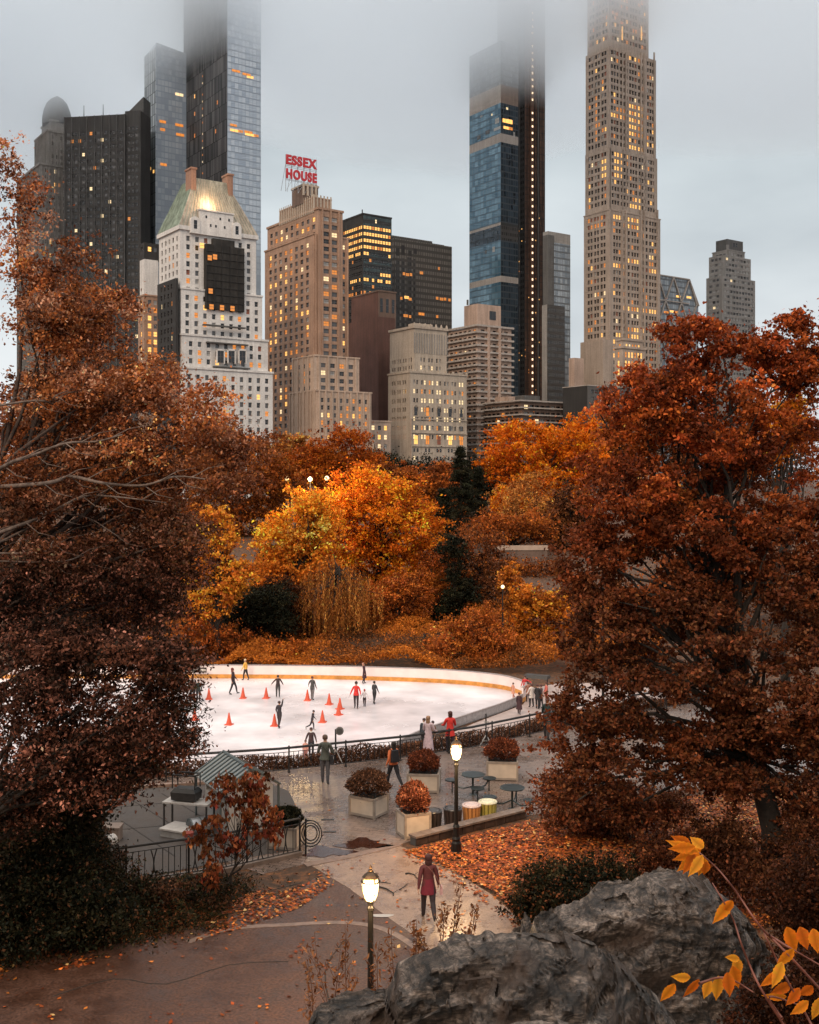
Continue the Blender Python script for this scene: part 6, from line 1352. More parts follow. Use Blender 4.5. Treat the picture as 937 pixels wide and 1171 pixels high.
p = G(437, 1048); b = MB(); b.poly([(0.30*math.cos(a)*(1+.2*math.sin(3*a)), 0.12*math.sin(a)*(1+.2*math.cos(2*a)), 0.006) for a in np.linspace(0, 6.0, 14)]); b.v += []; o = b.build('paper_scrap', 'white_paint', None, loc=(p.x, p.y, 0.014)); tag(o, 'flat pale wet scrap on the walk edge behind the near lamp', 'paper scrap')
# ------------------------------------------------------------------ cones
M['cone_red'] = simple('cone_red', (0.62, 0.09, 0.04), 0.4, var=0.08)
cone0 = None
for (px, py, lab) in [(239, 799.8, 'orange cone right of the two skaters at the left'), (278, 798.7, 'orange cone just right of the striding dark skater'), (304.5, 798.7, 'orange cone left of the arms spread skater'), (222.7, 823.7, 'orange cone nearest the bronze tree at the left'), (262, 829, 'orange cone alone in the open near ice at the left'), (314, 830.4, 'orange cone at the feet of the arm raised skater'), (351.7, 801.3, 'orange cone touching the skater in the grey coat'), (376.6, 805.8, 'orange cone right of the grey coated skater'), (388.9, 811, 'farther of the two overlapping orange cones'), (387.3, 817.7, 'nearer of the two overlapping orange cones'), (368.9, 826.2, 'orange cone right of the running child')]:
    if cone0 is None:
        c = empty('traffic_cone', lab, 'cone', (0, 0, 0), 0, 'orange cones on the ice'); b = MB(); b.box(-0.23, 0.23, -0.23, 0.23, 0, 0.06, tx=0.02, ty=0.02); b.build('base', 'cone_red', c)
        b = MB(); b.lathe([(0.18, 0.06), (0.12, 0.30), (0.035, 0.74), (0.02, 0.75)], (0, 0, 0), 14); b.build('cone_body', 'cone_red', c); cone0 = c
    else: c = copy_tree(cone0)
    c.location = G(px, py, ICE_Z); c['label'] = lab; c.rotation_euler = (0, 0, px)
# ------------------------------------------------------------------ people
CLOTH = {}
def cloth(c, rough=0.75):
    k = tuple(round(x, 3) for x in c)
    if k not in CLOTH: CLOTH[k] = simple('cloth_%d' % len(CLOTH), c, rough, var=0.22, scale=9, bump=0.15)
    return CLOTH[k]
SKIN = simple('skin', (0.46, 0.26, 0.18), 0.5, var=0.06)
def person(label, loc, h=1.72, face=0.0, top=(0.03, 0.03, 0.03), bot=(0.02, 0.02, 0.025), shoe=(0.02, 0.02, 0.02), hair=(0.03, 0.02, 0.015), legs=((12, 8), (-10, 14)), arms=((8, 10, 15), (8, -8, 12)), lean=0.0, hairlen=0.0, coat=None, hat=None, group=None, skates=False, subd=1, turn=0.0, scarf=None, near=False):
    """legs: (hip swing, knee bend); arms: (out, swing, elbow bend) in degrees, left then right; face 0 looks away from the camera"""
    t = empty('person', label, 'person', loc, R(face), group)
    rad = math.radians; J = []; E = []; rr = []; seg = {}
    def add(p, r, parent=None):
        J.append(Vector(p)); rr.append(r); 
        if parent is not None: E.append((parent, len(J)-1))
        return len(J)-1
    ln = rad(lean); up = lambda z: Vector((0, math.sin(ln)*(z-0.96), 0.96+math.cos(ln)*(z-0.96)))
    pel = add((0, 0, 0.96), (0.155, 0.12)); ab = add(up(1.12), (0.145, 0.11), pel); ch = add(up(1.30), (0.17, 0.125), ab); sh = add(up(1.43), (0.12, 0.085), ch); nk = add(up(1.515), (0.052, 0.052), sh)
    hd = add(up(1.60)+Vector((0, 0.012, 0)), (0.080, 0.092), nk); cr = add(up(1.70)+Vector((0, 0.0, 0)), (0.062, 0.070), hd)
    lowest = []; hands = []
    for s, (a, k) in zip((-1, 1), legs):
        hp = Vector((s*0.095, 0, 0.90)); a, k = rad(a), rad(k); kn = hp+Vector((s*0.01, math.sin(a)*0.42, -math.cos(a)*0.42)); an = kn+Vector((0, math.sin(a-k)*0.41, -math.cos(a-k)*0.41))
        i = add(hp, (0.108, 0.112), pel); j = add(hp.lerp(kn, 0.5), (0.092, 0.098), i); j = add(kn, (0.068, 0.072), j); j2 = add(kn.lerp(an, 0.35), (0.066, 0.072), j); m = add(an, (0.048, 0.052), j2)
        f = add(an+Vector((0, 0.05*math.cos(a-k), -0.035)), (0.042, 0.03), m); tt = add(an+Vector((s*0.02, 0.17*math.cos((a-k)*0.6), -0.045+0.17*math.sin((a-k)*0.6))), (0.036, 0.022), f); lowest.append(min(an.z-0.075, J[tt].z-0.03)); seg[(m, f)] = 3; seg[(f, tt)] = 3
        for q in ((i, j), ): pass
        for e_ in ((pel, i), (i, i+1), (i+1, i+2), (i+2, i+3), (i+3, m)): seg[e_] = 2
    for s, (o, w, el) in zip((-1, 1), arms):
        o, w, el = rad(o), rad(w), rad(el); sp = up(1.405)+Vector((s*0.175, 0, 0)); D = lambda o_, w_: Vector((s*math.sin(o_), math.sin(w_)*math.cos(o_), -math.cos(w_)*math.cos(o_)))
        eb = sp+D(o, w)*0.29; wr = eb+D(o*0.7 if abs(o) < 2 else o, w+el)*0.25; hn = wr+D(o*0.6, w+el)*0.05
        i = add(sp, (0.072, 0.075), sh); j = add(sp.lerp(eb, 0.4), (0.064, 0.066), i); j2 = add(eb, (0.054, 0.056), j); j3 = add(eb.lerp(wr, 0.4), (0.050, 0.052), j2); m = add(wr, (0.026, 0.03), j3); f = add(hn, (0.022, 0.036), m); seg[(m, f)] = 0
        hands.append((wr, hn, (hn-wr).normalized(), s))
    seg[(nk, hd)] = 0; seg[(hd, cr)] = 0; seg[(sh, nk)] = 0
    dz = -min(lowest); k = h/1.76
    me = bpy.data.meshes.new('body'); me.from_pydata([tuple(j) for j in J], E, []); o = bpy.data.objects.new('tmp', me); COL.objects.link(o)
    mod = o.modifiers.new('s', 'SKIN'); sv = me.skin_vertices[0].data
    for i, r in enumerate(rr): sv[i].radius = r; sv[i].use_root = (i == pel)
    mod.use_smooth_shade = True; m2 = o.modifiers.new('u', 'SUBSURF'); m2.levels = subd; m2.render_levels = subd
    dg = bpy.context.evaluated_depsgraph_get(); bm = bpy.data.meshes.new_from_object(o.evaluated_get(dg)); bpy.data.objects.remove(o)
    V = [v.co.copy() for v in bm.vertices]; Fc = [tuple(p.vertices) for p in bm.polygons]; mi = []
    segs = [(J[a], J[b_], seg.get((a, b_), 1)) for a, b_ in E]
    for f in Fc:
        c = sum((V[i] for i in f), Vector())/len(f); best = 9; bk = 1
        for a, b_, kd in segs:
            ab_ = b_-a; tt = max(0, min(1, (c-a).dot(ab_)/max(ab_.length_squared, 1e-9))); dd = (c-(a+ab_*tt)).length
            if dd < best: best, bk = dd, kd
        if bk == 2 and c.z > 0.93: bk = 1
        if bk == 0 and c.z < 1.50*math.cos(ln)+0.96*(1-math.cos(ln)) and abs(c.x) < 0.12 and c.z > 1.2: bk = 1
        mi.append(bk)
    b = MB(); b.v = [tuple(v) for v in V]; b.f = Fc; b.m = mi
    for wr, hn, d, s in hands:                      # four curled fingers of unequal length and a thumb from the palm's side
        side = Vector((0, 1, 0)).cross(d); side = side.normalized() if side.length > 0.2 else Vector((1, 0, 0)); fw = d.cross(side).normalized(); inn = side*(-s)
        inn = Vector((-s, 0, 0))-d*Vector((-s, 0, 0)).dot(d); inn = inn.normalized() if inn.length > 0.1 else Vector((0, 1, 0)); fw = d.cross(inn).normalized()
        for q, L_ in ((-1.5, 0.062), (-0.5, 0.075), (0.5, 0.080), (1.5, 0.072)):
            a = hn+fw*q*0.016+d*0.01; b.tube([a, a+d*L_*0.45, a+d*L_*0.8+inn*0.015, a+d*L_*0.95+inn*0.035], [0.009, 0.0085, 0.0075, 0.005], 5, 0)
        a = wr.lerp(hn, 0.5)+fw*0.028; b.tube([a, a+fw*0.022+d*0.02, a+fw*0.026+d*0.05+inn*0.012], [0.010, 0.009, 0.006], 5, 0)
    hc = up(1.62); fy = 0.088                       # face: nose, eyes, mouth, ears
    b.hexa([hc+Vector(v) for v in ((-0.013, fy-0.01, -0.022), (0.013, fy-0.01, -0.022), (0.008, fy+0.024, -0.02), (-0.008, fy+0.024, -0.02), (-0.006, fy-0.01, 0.022), (0.006, fy-0.01, 0.022), (0.004, fy+0.006, 0.02), (-0.004, fy+0.006, 0.02))], 0)
    for s in (-1, 1):
        b.lathe([(0.002, -0.008), (0.010, 0), (0.002, 0.008)], hc+Vector((s*0.03, fy-0.004, 0.022)), 6, 4); b.lathe([(0.006, -0.028), (0.016, 0), (0.006, 0.028)], hc+Vector((s*0.082, 0, 0.0)), 6, 0, sx=0.5)
    b.box(hc.x-0.022, hc.x+0.022, hc.y+fy-0.012, hc.y+fy+0.003, hc.z-0.052, hc.z-0.044, 5)
    b.v = [((v[0])*k, v[1]*k, (v[2]+dz)*k) for v in b.v]
    lip = cloth((0.30, 0.10, 0.08))
    b.build('body', [SKIN, cloth(top), cloth(bot), cloth(shoe, 0.5), cloth((0.015, 0.012, 0.01)), lip], t, smooth=True)
    # hair or hat
    b = MB(); hp = up(1.665); hcol = hair; prof = [(0.088, -0.055), (0.100, -0.01), (0.096, 0.045), (0.070, 0.085), (0.02, 0.102)]
    def hv(bb): bb.v = [(v[0]*k, v[1]*k, (v[2]+dz)*k) for v in bb.v]
    b.lathe(prof, hp+Vector((0, -0.022, 0)), 14, sy=1.02)
    if hairlen > 0:
        n0 = up(1.62); b.lathe([(0.060, -hairlen), (0.095, -hairlen*0.6), (0.098, -0.02), (0.085, 0.04)], n0+Vector((0, -0.045, 0)), 12, sy=0.62)
    hv(b); b.build('hair', cloth(hcol), t, smooth=True)
    if hat:
        b = MB(); b.lathe([(0.105, 0), (0.108, 0.03), (0.10, 0.07), (0.075, 0.105), (0.02, 0.125), (0.025, 0.15)], hp+Vector((0, -0.01, 0.005)), 14); hv(b); b.build('hat', cloth(hat), t, smooth=True)
    if scarf:
        b = MB(); b.lathe([(0.085, -0.05), (0.105, -0.02), (0.10, 0.02), (0.07, 0.045)], up(1.50), 12, sy=0.9); hv(b); b.build('scarf', cloth(scarf), t, smooth=True)
    if coat:                                        # skirt of a coat or jacket below the waist: (colour, hem height, hem half width)
        col, hem, wd = coat; c0 = up(1.0); b = MB(); n = 20; rings = [(hem, wd), (hem+0.02, wd*1.0), ((hem+1.02)/2, (wd+0.165)/2*1.02), (1.02, 0.165), (1.12, 0.15)]
        st = len(b.v)
        for z, r in rings:
            cc = up(z) if z > 0.96 else Vector((0, 0, z))
            for i in range(n):
                a = 2*math.pi*i/n; q = r*(1+0.05*math.sin(5*a+face)*(1.12-z)); b.v.append((cc.x+q*math.cos(a), cc.y+q*0.74*math.sin(a), cc.z))
        for j in range(len(rings)-1):
            for i in range(n): a = j*n+i; c = j*n+(i+1) % n; b.f.append((a, c, c+n, a+n)); b.m.append(0)
        hv(b); b.build('coat_skirt', cloth(col), t, smooth=True)
    if skates:
        for f in (3,): pass
        b = MB()
        for i, (a_, b2) in enumerate([(a_, b2) for (a_, b2), kd in seg.items() if kd == 3]):
            pass
        for s, (a, kk) in zip((-1, 1), legs):
            hp_ = Vector((s*0.095, 0, 0.90)); a, kk = rad(a), rad(kk); kn = hp_+Vector((s*0.01, math.sin(a)*0.42, -math.cos(a)*0.42)); an = kn+Vector((0, math.sin(a-kk)*0.41, -math.cos(a-kk)*0.41))
            b = MB(); d = Vector((0, math.cos(a-kk), math.sin(a-kk))); b.bar(an+Vector((0, 0, -0.082))-d*0.04, an+Vector((0, 0, -0.082))+d*0.18, 0.008, 0.03)
            hv(b); b.build('skate_blade', 'silver', t)
    return t
BL = (0.018, 0.017, 0.02)
# on the plaza and the walk
P1 = G(490, 1052)
person('woman in a maroon coat walking away down the pale concrete walk', P1, 1.74, 8, top=(0.10, 0.020, 0.020), bot=(0.022, 0.014, 0.016), hair=(0.05, 0.014, 0.012), legs=((16, 6), (-14, 34)), arms=((13, -16, 6), (14, 4, 22)), hairlen=0.17, coat=((0.15, 0.010, 0.022), 0.72, 0.215), subd=2)
hb = P1+Vector((0.34, 0.02, 0.78)); t = empty('handbag', 'small pinkish handbag hanging at the right hip of the maroon coated woman', 'handbag', hb)
b = MB(); b.box(-0.035, 0.035, -0.12, 0.12, -0.09, 0.09, tx=0.008, ty=0.02); b.build('pouch', cloth((0.42, 0.24, 0.24)), t)
b = MB(); b.tube([(0.0, -0.1, 0.08), (-0.12, -0.12, 0.36), (-0.33, -0.13, 0.62), (-0.50, -0.06, 0.72)], 0.011, 5, cap=False); b.build('strap', cloth((0.2, 0.08, 0.06)), t)
P2 = G(372, 897)
person('man in a grey green jacket standing at the railing seen from behind', P2, 1.86, -5, top=(0.075, 0.08, 0.065), bot=(0.085, 0.08, 0.085), shoe=(0.05, 0.05, 0.06), hair=(0.10, 0.06, 0.04), legs=((6, 2), (-5, 4)), arms=((16, 8, 62), (14, 8, 60)), coat=((0.075, 0.08, 0.065), 0.88, 0.22), subd=2)
t = empty('shoulder_bag', 'dark shoulder bag slung across the back of the man at the railing', 'bag', P2+Vector((0.26, -0.12, 0.98))); b = MB(); b.box(-0.06, 0.06, -0.10, 0.10, -0.16, 0.14, tx=0.01, ty=0.01); b.build('pouch', cloth(BL), t); b = MB(); b.bar((0, -0.02, 0.12), (-0.40, -0.07, 0.58), 0.045, 0.01); b.build('strap', cloth((0.02, 0.02, 0.02)), t)
P3 = G(450, 900)
person('woman in an orange jacket and black leggings striding past the planter', P3, 1.74, 35, top=(0.62, 0.15, 0.045), bot=BL, shoe=(0.62, 0.58, 0.55), hair=(0.025, 0.016, 0.012), legs=((22, 8), (-22, 20)), arms=((16, -18, 42), (16, 14, 40)), hairlen=0.26, coat=((0.55, 0.13, 0.04), 0.90, 0.19), subd=2)
t = empty('backpack', 'black backpack on the back of the woman in the orange jacket', 'backpack', P3+Vector((0.06, -0.17, 1.22)), R(35)); b = MB(); b.box(-0.15, 0.15, -0.09, 0.07, -0.24, 0.20, tx=0.025, ty=0.02); b.build('pack', cloth(BL), t)
for s in (-1, 1): b = MB(); b.tube([(s*0.10, 0.05, 0.18), (s*0.12, 0.16, 0.24), (s*0.13, 0.24, 0.10)], 0.016, 5); b.build('strap', cloth(BL), t)
person('woman in a long pale pink coat leaning by the railing', G(490, 866), 1.70, -20, top=(0.55, 0.42, 0.44), bot=(0.45, 0.36, 0.38), shoe=(0.2, 0.1, 0.1), hair=(0.30, 0.17, 0.10), hairlen=0.24, legs=((4, 3), (-4, 3)), arms=((12, 20, 50), (12, 15, 60)), coat=((0.56, 0.42, 0.45), 0.30, 0.24))
person('person in a bright red jacket standing at the railing', G(515, 861), 1.74, 10, top=(0.62, 0.035, 0.025), bot=(0.03, 0.02, 0.03), hair=(0.06, 0.02, 0.015), hairlen=0.12, legs=((4, 3), (-6, 4)), arms=((14, 25, 55), (14, 22, 55)), coat=((0.62, 0.035, 0.025), 0.72, 0.21))
person('man in a long dark green coat at the right end of the railing', G(626, 846), 1.86, -25, top=(0.012, 0.030, 0.028), bot=(0.02, 0.018, 0.02), hair=(0.10, 0.04, 0.03), legs=((8, 4), (-12, 8)), arms=((14, 18, 50), (16, 10, 55)), lean=6, coat=((0.012, 0.030, 0.028), 0.62, 0.22))
person('woman with a pale grey top beside the man in the dark green coat', G(637, 843), 1.62, 15, top=(0.36, 0.36, 0.38), bot=(0.03, 0.02, 0.02), hair=(0.02, 0.015, 0.012), hairlen=0.15, legs=((5, 3), (-6, 4)), arms=((12, 25, 55), (12, 20, 60)), coat=((0.03, 0.025, 0.03), 0.60, 0.2))
# below the railing on the rink's near side
def rink(label, px, py, h, **kw): return person(label, G(px, py, ICE_Z), h, group=kw.pop('group', 'skaters on the ice'), skates=True, **kw)
SK = ((10, 14), (-14, 20)); AR = ((34, 8, 15), (34, -8, 15))
rink('skater with a brown jacket paired at the far left of the ice', 220, 804, 1.70, top=(0.12, 0.05, 0.03), bot=BL, face=20, legs=((6, 6), (-5, 6)), arms=((10, 5, 15), (10, 5, 15)), hair=(0.09, 0.05, 0.04), hairlen=0.1)
rink('skater in black with pale boots right of the brown jacketed one', 227, 803, 1.52, top=(0.02, 0.03, 0.025), bot=BL, shoe=(0.55, 0.5, 0.48), face=10, legs=((8, 6), (-4, 6)), arms=((10, 5, 15), (10, 5, 15)))
rink('dark dressed skater with legs spread in mid stride', 267, 794, 1.85, top=(0.035, 0.016, 0.018), bot=BL, face=-80, legs=((24, 14), (-16, 6)), arms=((14, 20, 20), (14, -16, 20)), lean=-4, hair=(0.14, 0.03, 0.02), hairlen=0.2)
rink('skater in a yellow jacket against the far white wall', 281, 777.8, 1.55, top=(0.80, 0.42, 0.07), bot=BL, face=70, legs=((16, 12), (-14, 8)), arms=((20, 10, 20), (14, -10, 20)), lean=4, hair=(0.35, 0.2, 0.1), hat=(0.7, 0.5, 0.3))
rink('dark skater balancing with both arms spread wide', 318, 797.5, 1.52, top=(0.04, 0.025, 0.025), bot=(0.05, 0.05, 0.05), face=10, legs=((6, 8), (-6, 8)), arms=((42, 14, 24), (30, 8, 30)), hair=(0.02, 0.015, 0.015))
rink('dark skater raising one arm high above the head', 319.6, 832.4, 1.62, top=(0.03, 0.025, 0.03), bot=(0.035, 0.025, 0.025), face=-30, legs=((10, 10), (-12, 10)), arms=((25, 10, 30), (165, 0, 5)), hair=(0.05, 0.025, 0.02))
rink('skater in a grey coat and pale trousers touching a cone', 357.4, 800.5, 1.60, top=(0.07, 0.065, 0.06), bot=(0.16, 0.15, 0.15), face=-30, legs=((8, 8), (-6, 6)), arms=((40, 20, 10), (14, 5, 15)), hair=(0.12, 0.04, 0.03), coat=((0.07, 0.065, 0.06), 0.78, 0.19))
rink('skater in a dark dress gliding along the far wall', 417, 781.5, 1.52, top=(0.04, 0.012, 0.018), bot=(0.02, 0.015, 0.02), face=-70, legs=((4, 6), (-10, 10)), arms=((10, 10, 20), (10, -10, 20)), lean=-8, hair=(0.42, 0.2, 0.13), coat=((0.04, 0.012, 0.018), 0.45, 0.25), hairlen=0.15)
rink('adult in a bright red jacket beside a small child on the ice', 407.5, 810, 1.72, top=(0.62, 0.03, 0.025), bot=(0.035, 0.02, 0.025), face=170, legs=((5, 4), (-4, 5)), arms=((22, 12, 28), (26, 5, 20)), hat=(0.03, 0.02, 0.02), coat=((0.62, 0.03, 0.025), 0.86, 0.2))
rink('small child in a white jacket right of the red jacketed adult', 417, 808, 1.12, top=(0.62, 0.58, 0.58), bot=(0.04, 0.02, 0.025), face=160, legs=((5, 4), (-6, 6)), arms=((34, 5, 10), (20, 10, 20)), hat=(0.45, 0.05, 0.05), hair=(0.2, 0.05, 0.04))
rink('skater in black with a grey scarf right of the white clad child', 428.4, 805, 1.52, top=(0.04, 0.04, 0.045), bot=BL, face=-40, legs=((8, 6), (-10, 12)), arms=((18, 10, 30), (34, -10, 20)), scarf=(0.3, 0.3, 0.3), hair=(0.03, 0.02, 0.02))
rink('child in dark clothes leaning into a running stride', 357, 835.5, 1.25, top=(0.03, 0.022, 0.025), bot=(0.03, 0.025, 0.03), shoe=(0.5, 0.48, 0.46), face=-75, legs=((22, 20), (-26, 40)), arms=((16, 20, 20), (34, -22, 20)), lean=12, hair=(0.05, 0.03, 0.03))
rink('person with a dark vest over white behind the railing at centre left', 356, 866, 1.60, top=(0.05, 0.025, 0.025), bot=BL, face=180, arms=((20, 10, 30), (22, 5, 30)), scarf=(0.7, 0.66, 0.62), hair=(0.06, 0.03, 0.025))
rink('small child in salmon clothes left of the dark vested person', 349.5, 871, 1.15, top=(0.55, 0.26, 0.20), bot=(0.3, 0.12, 0.1), face=170, hair=(0.12, 0.06, 0.05))
rink('dark shouldered person beyond the railing left of the pink coat', 485, 856, 1.68, top=(0.03, 0.04, 0.05), bot=BL, face=160, scarf=(0.6, 0.58, 0.56), hair=(0.05, 0.03, 0.03))
rink('bare headed person beyond the railing behind the pink coat', 495, 857, 1.58, top=(0.14, 0.08, 0.05), bot=BL, face=150, hair=(0.04, 0.02, 0.02))
g2 = dict(group='people gathered at the curved end of the rink')
rink('child in a peach coat skating near the curved end', 587, 800, 1.15, top=(0.62, 0.28, 0.18), bot=(0.45, 0.2, 0.15), face=120, arms=AR, legs=SK, hair=(0.10, 0.05, 0.04), coat=((0.62, 0.28, 0.18), 0.62, 0.22), **g2)
rink('person in red lifting an arm at the curved end of the wall', 600.5, 797, 1.45, top=(0.50, 0.03, 0.03), bot=(0.35, 0.03, 0.03), face=150, arms=((75, 20, 30), (12, 10, 20)), hair=(0.05, 0.02, 0.02), coat=((0.50, 0.03, 0.03), 0.45, 0.19), **g2)
rink('dark figure at the near barrier below the red one', 594, 817, 1.40, top=(0.05, 0.02, 0.025), bot=(0.04, 0.02, 0.02), face=-20, hair=(0.10, 0.04, 0.03), coat=((0.05, 0.02, 0.025), 0.40, 0.26), **g2)
for px, py, h, c, f, lab in ((608, 809, 1.55, (0.62, 0.56, 0.52), 30, 'person in a white jacket on the deck behind the barrier'), (615, 811, 1.62, (0.02, 0.018, 0.02), -30, 'person in black on the deck right of the white jacket'), (619, 810, 1.55, (0.10, 0.05, 0.05), 60, 'person in dark brown on the deck right of the black one'), (625, 806, 1.50, (0.50, 0.12, 0.09), 100, 'person in coral red farthest right on the rink deck'), (604, 803, 1.35, (0.30, 0.12, 0.08), 10, 'small rust clad person on the deck behind the white jacket')):
    person(lab, G(px, py, ICE_Z), h, f, top=c, bot=BL, hair=(0.08, 0.03, 0.025), legs=((5, 4), (-5, 4)), arms=((14, 15, 30), (14, 5, 25)), coat=(c, 0.70, 0.2), group='people gathered at the curved end of the rink')
# dark canopy at the curved end
q = W(614, 786, 77); t = empty('low_canopy', 'dark flat canopy at the curved end of the rink behind the crowd', 'canopy', (q.x, q.y, ICE_Z), R(-28)); b = MB(); b.box(-0.8, 0.9, -0.4, 0.4, 1.0, 1.22, ty=0.1); b.build('cover', 'dark_panel', t)
for sx in (-0.7, 0.8): b = MB(); b.box(sx-0.03, sx+0.03, -0.03, 0.03, 0, 1.0); b.build('post', 'rail_metal', t)
# ------------------------------------------------------------------ rocks
def rock_mat(name, c=((0.010, 0.008, 0.006), (0.078, 0.060, 0.048), (0.27, 0.222, 0.19))):
    m, nt, b = new_mat(name); b.inputs['Roughness'].default_value = 0.62
    tc = N(nt, 'ShaderNodeTexCoord'); mp = N(nt, 'ShaderNodeMapping'); mp.inputs['Rotation'].default_value = (R(18), R(28), R(20)); mp.inputs['Scale'].default_value = (0.9, 1.1, 8.0); nt.links.new(tc.outputs['Object'], mp.inputs[0])
    n1 = N(nt, 'ShaderNodeTexNoise'); n1.inputs['Scale'].default_value = 1.1; n1.inputs['Detail'].default_value = 12; n1.inputs['Roughness'].default_value = 0.78; n1.inputs['Distortion'].default_value = 0.35; nt.links.new(mp.outputs[0], n1.inputs['Vector'])
    n2 = N(nt, 'ShaderNodeTexNoise'); n2.inputs['Scale'].default_value = 14; n2.inputs['Detail'].default_value = 8; n2.inputs['Roughness'].default_value = 0.7; nt.links.new(tc.outputs['Object'], n2.inputs['Vector'])
    vo = N(nt, 'ShaderNodeTexVoronoi', feature='DISTANCE_TO_EDGE'); vo.inputs['Scale'].default_value = 1.6; nt.links.new(mp.outputs[0], vo.inputs['Vector'])
    r = ramp(nt, n1.outputs['Fac'], [(0.40, c[0]), (0.50, c[1]), (0.60, c[2]), (0.72, (0.42, 0.36, 0.32))])
    r2 = ramp(nt, n2.outputs['Fac'], [(0.38, (0.30,)*3), (0.58, (1.35, 1.28, 1.22))]); mx = N(nt, 'ShaderNodeMix', data_type='RGBA', blend_type='MULTIPLY'); mx.inputs[0].default_value = 1; nt.links.new(r.outputs[0], mx.inputs[6]); nt.links.new(r2.outputs[0], mx.inputs[7])
    r3 = ramp(nt, vo.outputs['Distance'], [(0.0, (0.18,)*3), (0.05, (1, 1, 1))]); m3 = N(nt, 'ShaderNodeMix', data_type='RGBA', blend_type='MULTIPLY'); m3.inputs[0].default_value = 0.75; nt.links.new(mx.outputs[2], m3.inputs[6]); nt.links.new(r3.outputs[0], m3.inputs[7])
    # rusty moss in patches
    n4 = N(nt, 'ShaderNodeTexNoise'); n4.inputs['Scale'].default_value = 0.9; n4.inputs['Detail'].default_value = 6; nt.links.new(tc.outputs['Object'], n4.inputs['Vector'])
    r4 = ramp(nt, n4.outputs['Fac'], [(0.56, (0, 0, 0)), (0.66, (1, 1, 1))]); m4 = N(nt, 'ShaderNodeMix', data_type='RGBA'); nt.links.new(r4.outputs[0], m4.inputs[0]); nt.links.new(m3.outputs[2], m4.inputs[6]); m4.inputs[7].default_value = (0.055, 0.028, 0.014, 1)
    nt.links.new(m4.outputs[2], b.inputs['Base Color'])
    bp = N(nt, 'ShaderNodeBump'); bp.inputs['Strength'].default_value = 0.9; bp.inputs['Distance'].default_value = 0.16; nt.links.new(n1.outputs['Fac'], bp.inputs['Height'])
    b2 = N(nt, 'ShaderNodeBump'); b2.inputs['Strength'].default_value = 0.7; b2.inputs['Distance'].default_value = 0.03; nt.links.new(n2.outputs['Fac'], b2.inputs['Height']); nt.links.new(bp.outputs[0], b2.inputs['Normal']); nt.links.new(b2.outputs[0], b.inputs['Normal'])
    return m
M['rock'] = rock_mat('schist')
def rock(label, prof, Y, depth, zbot, seed, amp=0.5, back=1.0):
    """outcrop whose crest line runs through the given photo points at distance Y; it swells towards the viewer and drops behind"""
    P = [W(px, py+6, Y) for px, py in prof]; nx, ny = 300, 230; x0, x1 = P[0].x, P[-1].x
    X = np.linspace(x0, x1, nx); cz = np.interp(X, [p.x for p in P], [p.z for p in P]); V = []
    A, T = np.meshgrid(np.arange(nx), np.linspace(-1, 1, ny)); xx = X[A]; crest = cz[A]
    front = T < 0
    yy = Y+np.where(front, T*depth, T*back); prof_z = np.where(front, 1-np.abs(T)**1.8, 1-np.abs(T)**2.2)
    side = np.clip(np.minimum(xx-x0, x1-xx)/0.5, 0, 1)**0.5
    zz = zbot+(crest-zbot)*prof_z
    Q = np.stack([xx.ravel(), yy.ravel(), zz.ravel()], 1); u = np.stack([Q[:, 0]*0.9+Q[:, 2]*0.5, Q[:, 1]*0.6, Q[:, 2]*2.2-Q[:, 0]*0.7], 1)
    n1 = fbm(u*0.9+seed, 5, seed); n2 = fbm(u*3.1+seed, 4, seed+3); rid = 1-np.abs(2*fbm(u*1.3+seed+5, 3, seed+7)-1)*2; led = np.round((n1*9))/9
    disp = (0.5*(led-0.5)+0.5*(n1-0.5))*amp*2.4+(n2-0.5)*amp*0.55+(rid-0.6)*amp*0.35
    s1 = Q[:, 2]*1.5-Q[:, 0]*0.55+Q[:, 1]*0.25+n1*2.2; s1 = s1*1.5; saw = (s1-np.floor(s1)); s2 = Q[:, 2]*3.7-Q[:, 0]*1.9+Q[:, 1]*0.4+n2*1.6; saw2 = s2-np.floor(s2)
    n3 = fbm(u*9.0+seed, 3, seed+9); disp = disp+((saw**1.6)-0.4)*amp*0.62+(saw2**2-0.33)*amp*0.20+(n3-0.5)*amp*0.30
    Tm = np.abs(T.ravel()); dz = disp*(0.35+0.65*np.clip(Tm*2.2, 0, 1)); Q[:, 2] += dz*0.75; Q[:, 1] -= disp*np.where(front.ravel(), 0.8, -0.2)
    b = MB(); b.v = [tuple(v) for v in Q]
    for j in range(ny-1):
        for i in range(nx-1): a = j*nx+i; b.f.append((a, a+1, a+1+nx, a+nx)); b.m.append(0)
    rim = [i for i in range(nx)]+[j*nx+nx-1 for j in range(1, ny)]+[(ny-1)*nx+i for i in range(nx-2, -1, -1)]+[j*nx for j in range(ny-2, 0, -1)]
    n0 = len(b.v); b.v += [(b.v[i][0], b.v[i][1], zbot-2.5) for i in rim]
    for k in range(len(rim)): a, c = rim[k], rim[(k+1) % len(rim)]; b.f.append((a, n0+k, n0+(k+1) % len(rim), c)); b.m.append(0)
    o = b.build('rock', 'rock', None, smooth=False); tag(o, label, 'rock', 'rock outcrops'); return o
rock('grey rock outcrop nearest the viewer at the bottom centre', [(335, 1190), (365, 1150), (405, 1140), (440, 1135), (456, 1095), (490, 1080), (520, 1068), (560, 1062), (600, 1060), (650, 1064), (680, 1072), (705, 1096), (730, 1120), (760, 1150), (790, 1190)], 12.2, 5.0, 1.5, 3, 0.42, 1.3)
rock('larger pointed grey rock outcrop behind the nearest one on the right', [(590, 1090), (615, 1055), (640, 1038), (680, 1026), (720, 1010), (745, 1000), (775, 1000), (810, 1014), (845, 1040), (872, 1070), (900, 1120), (930, 1170)], 16.0, 4.5, 2.0, 8, 0.5, 2.0)
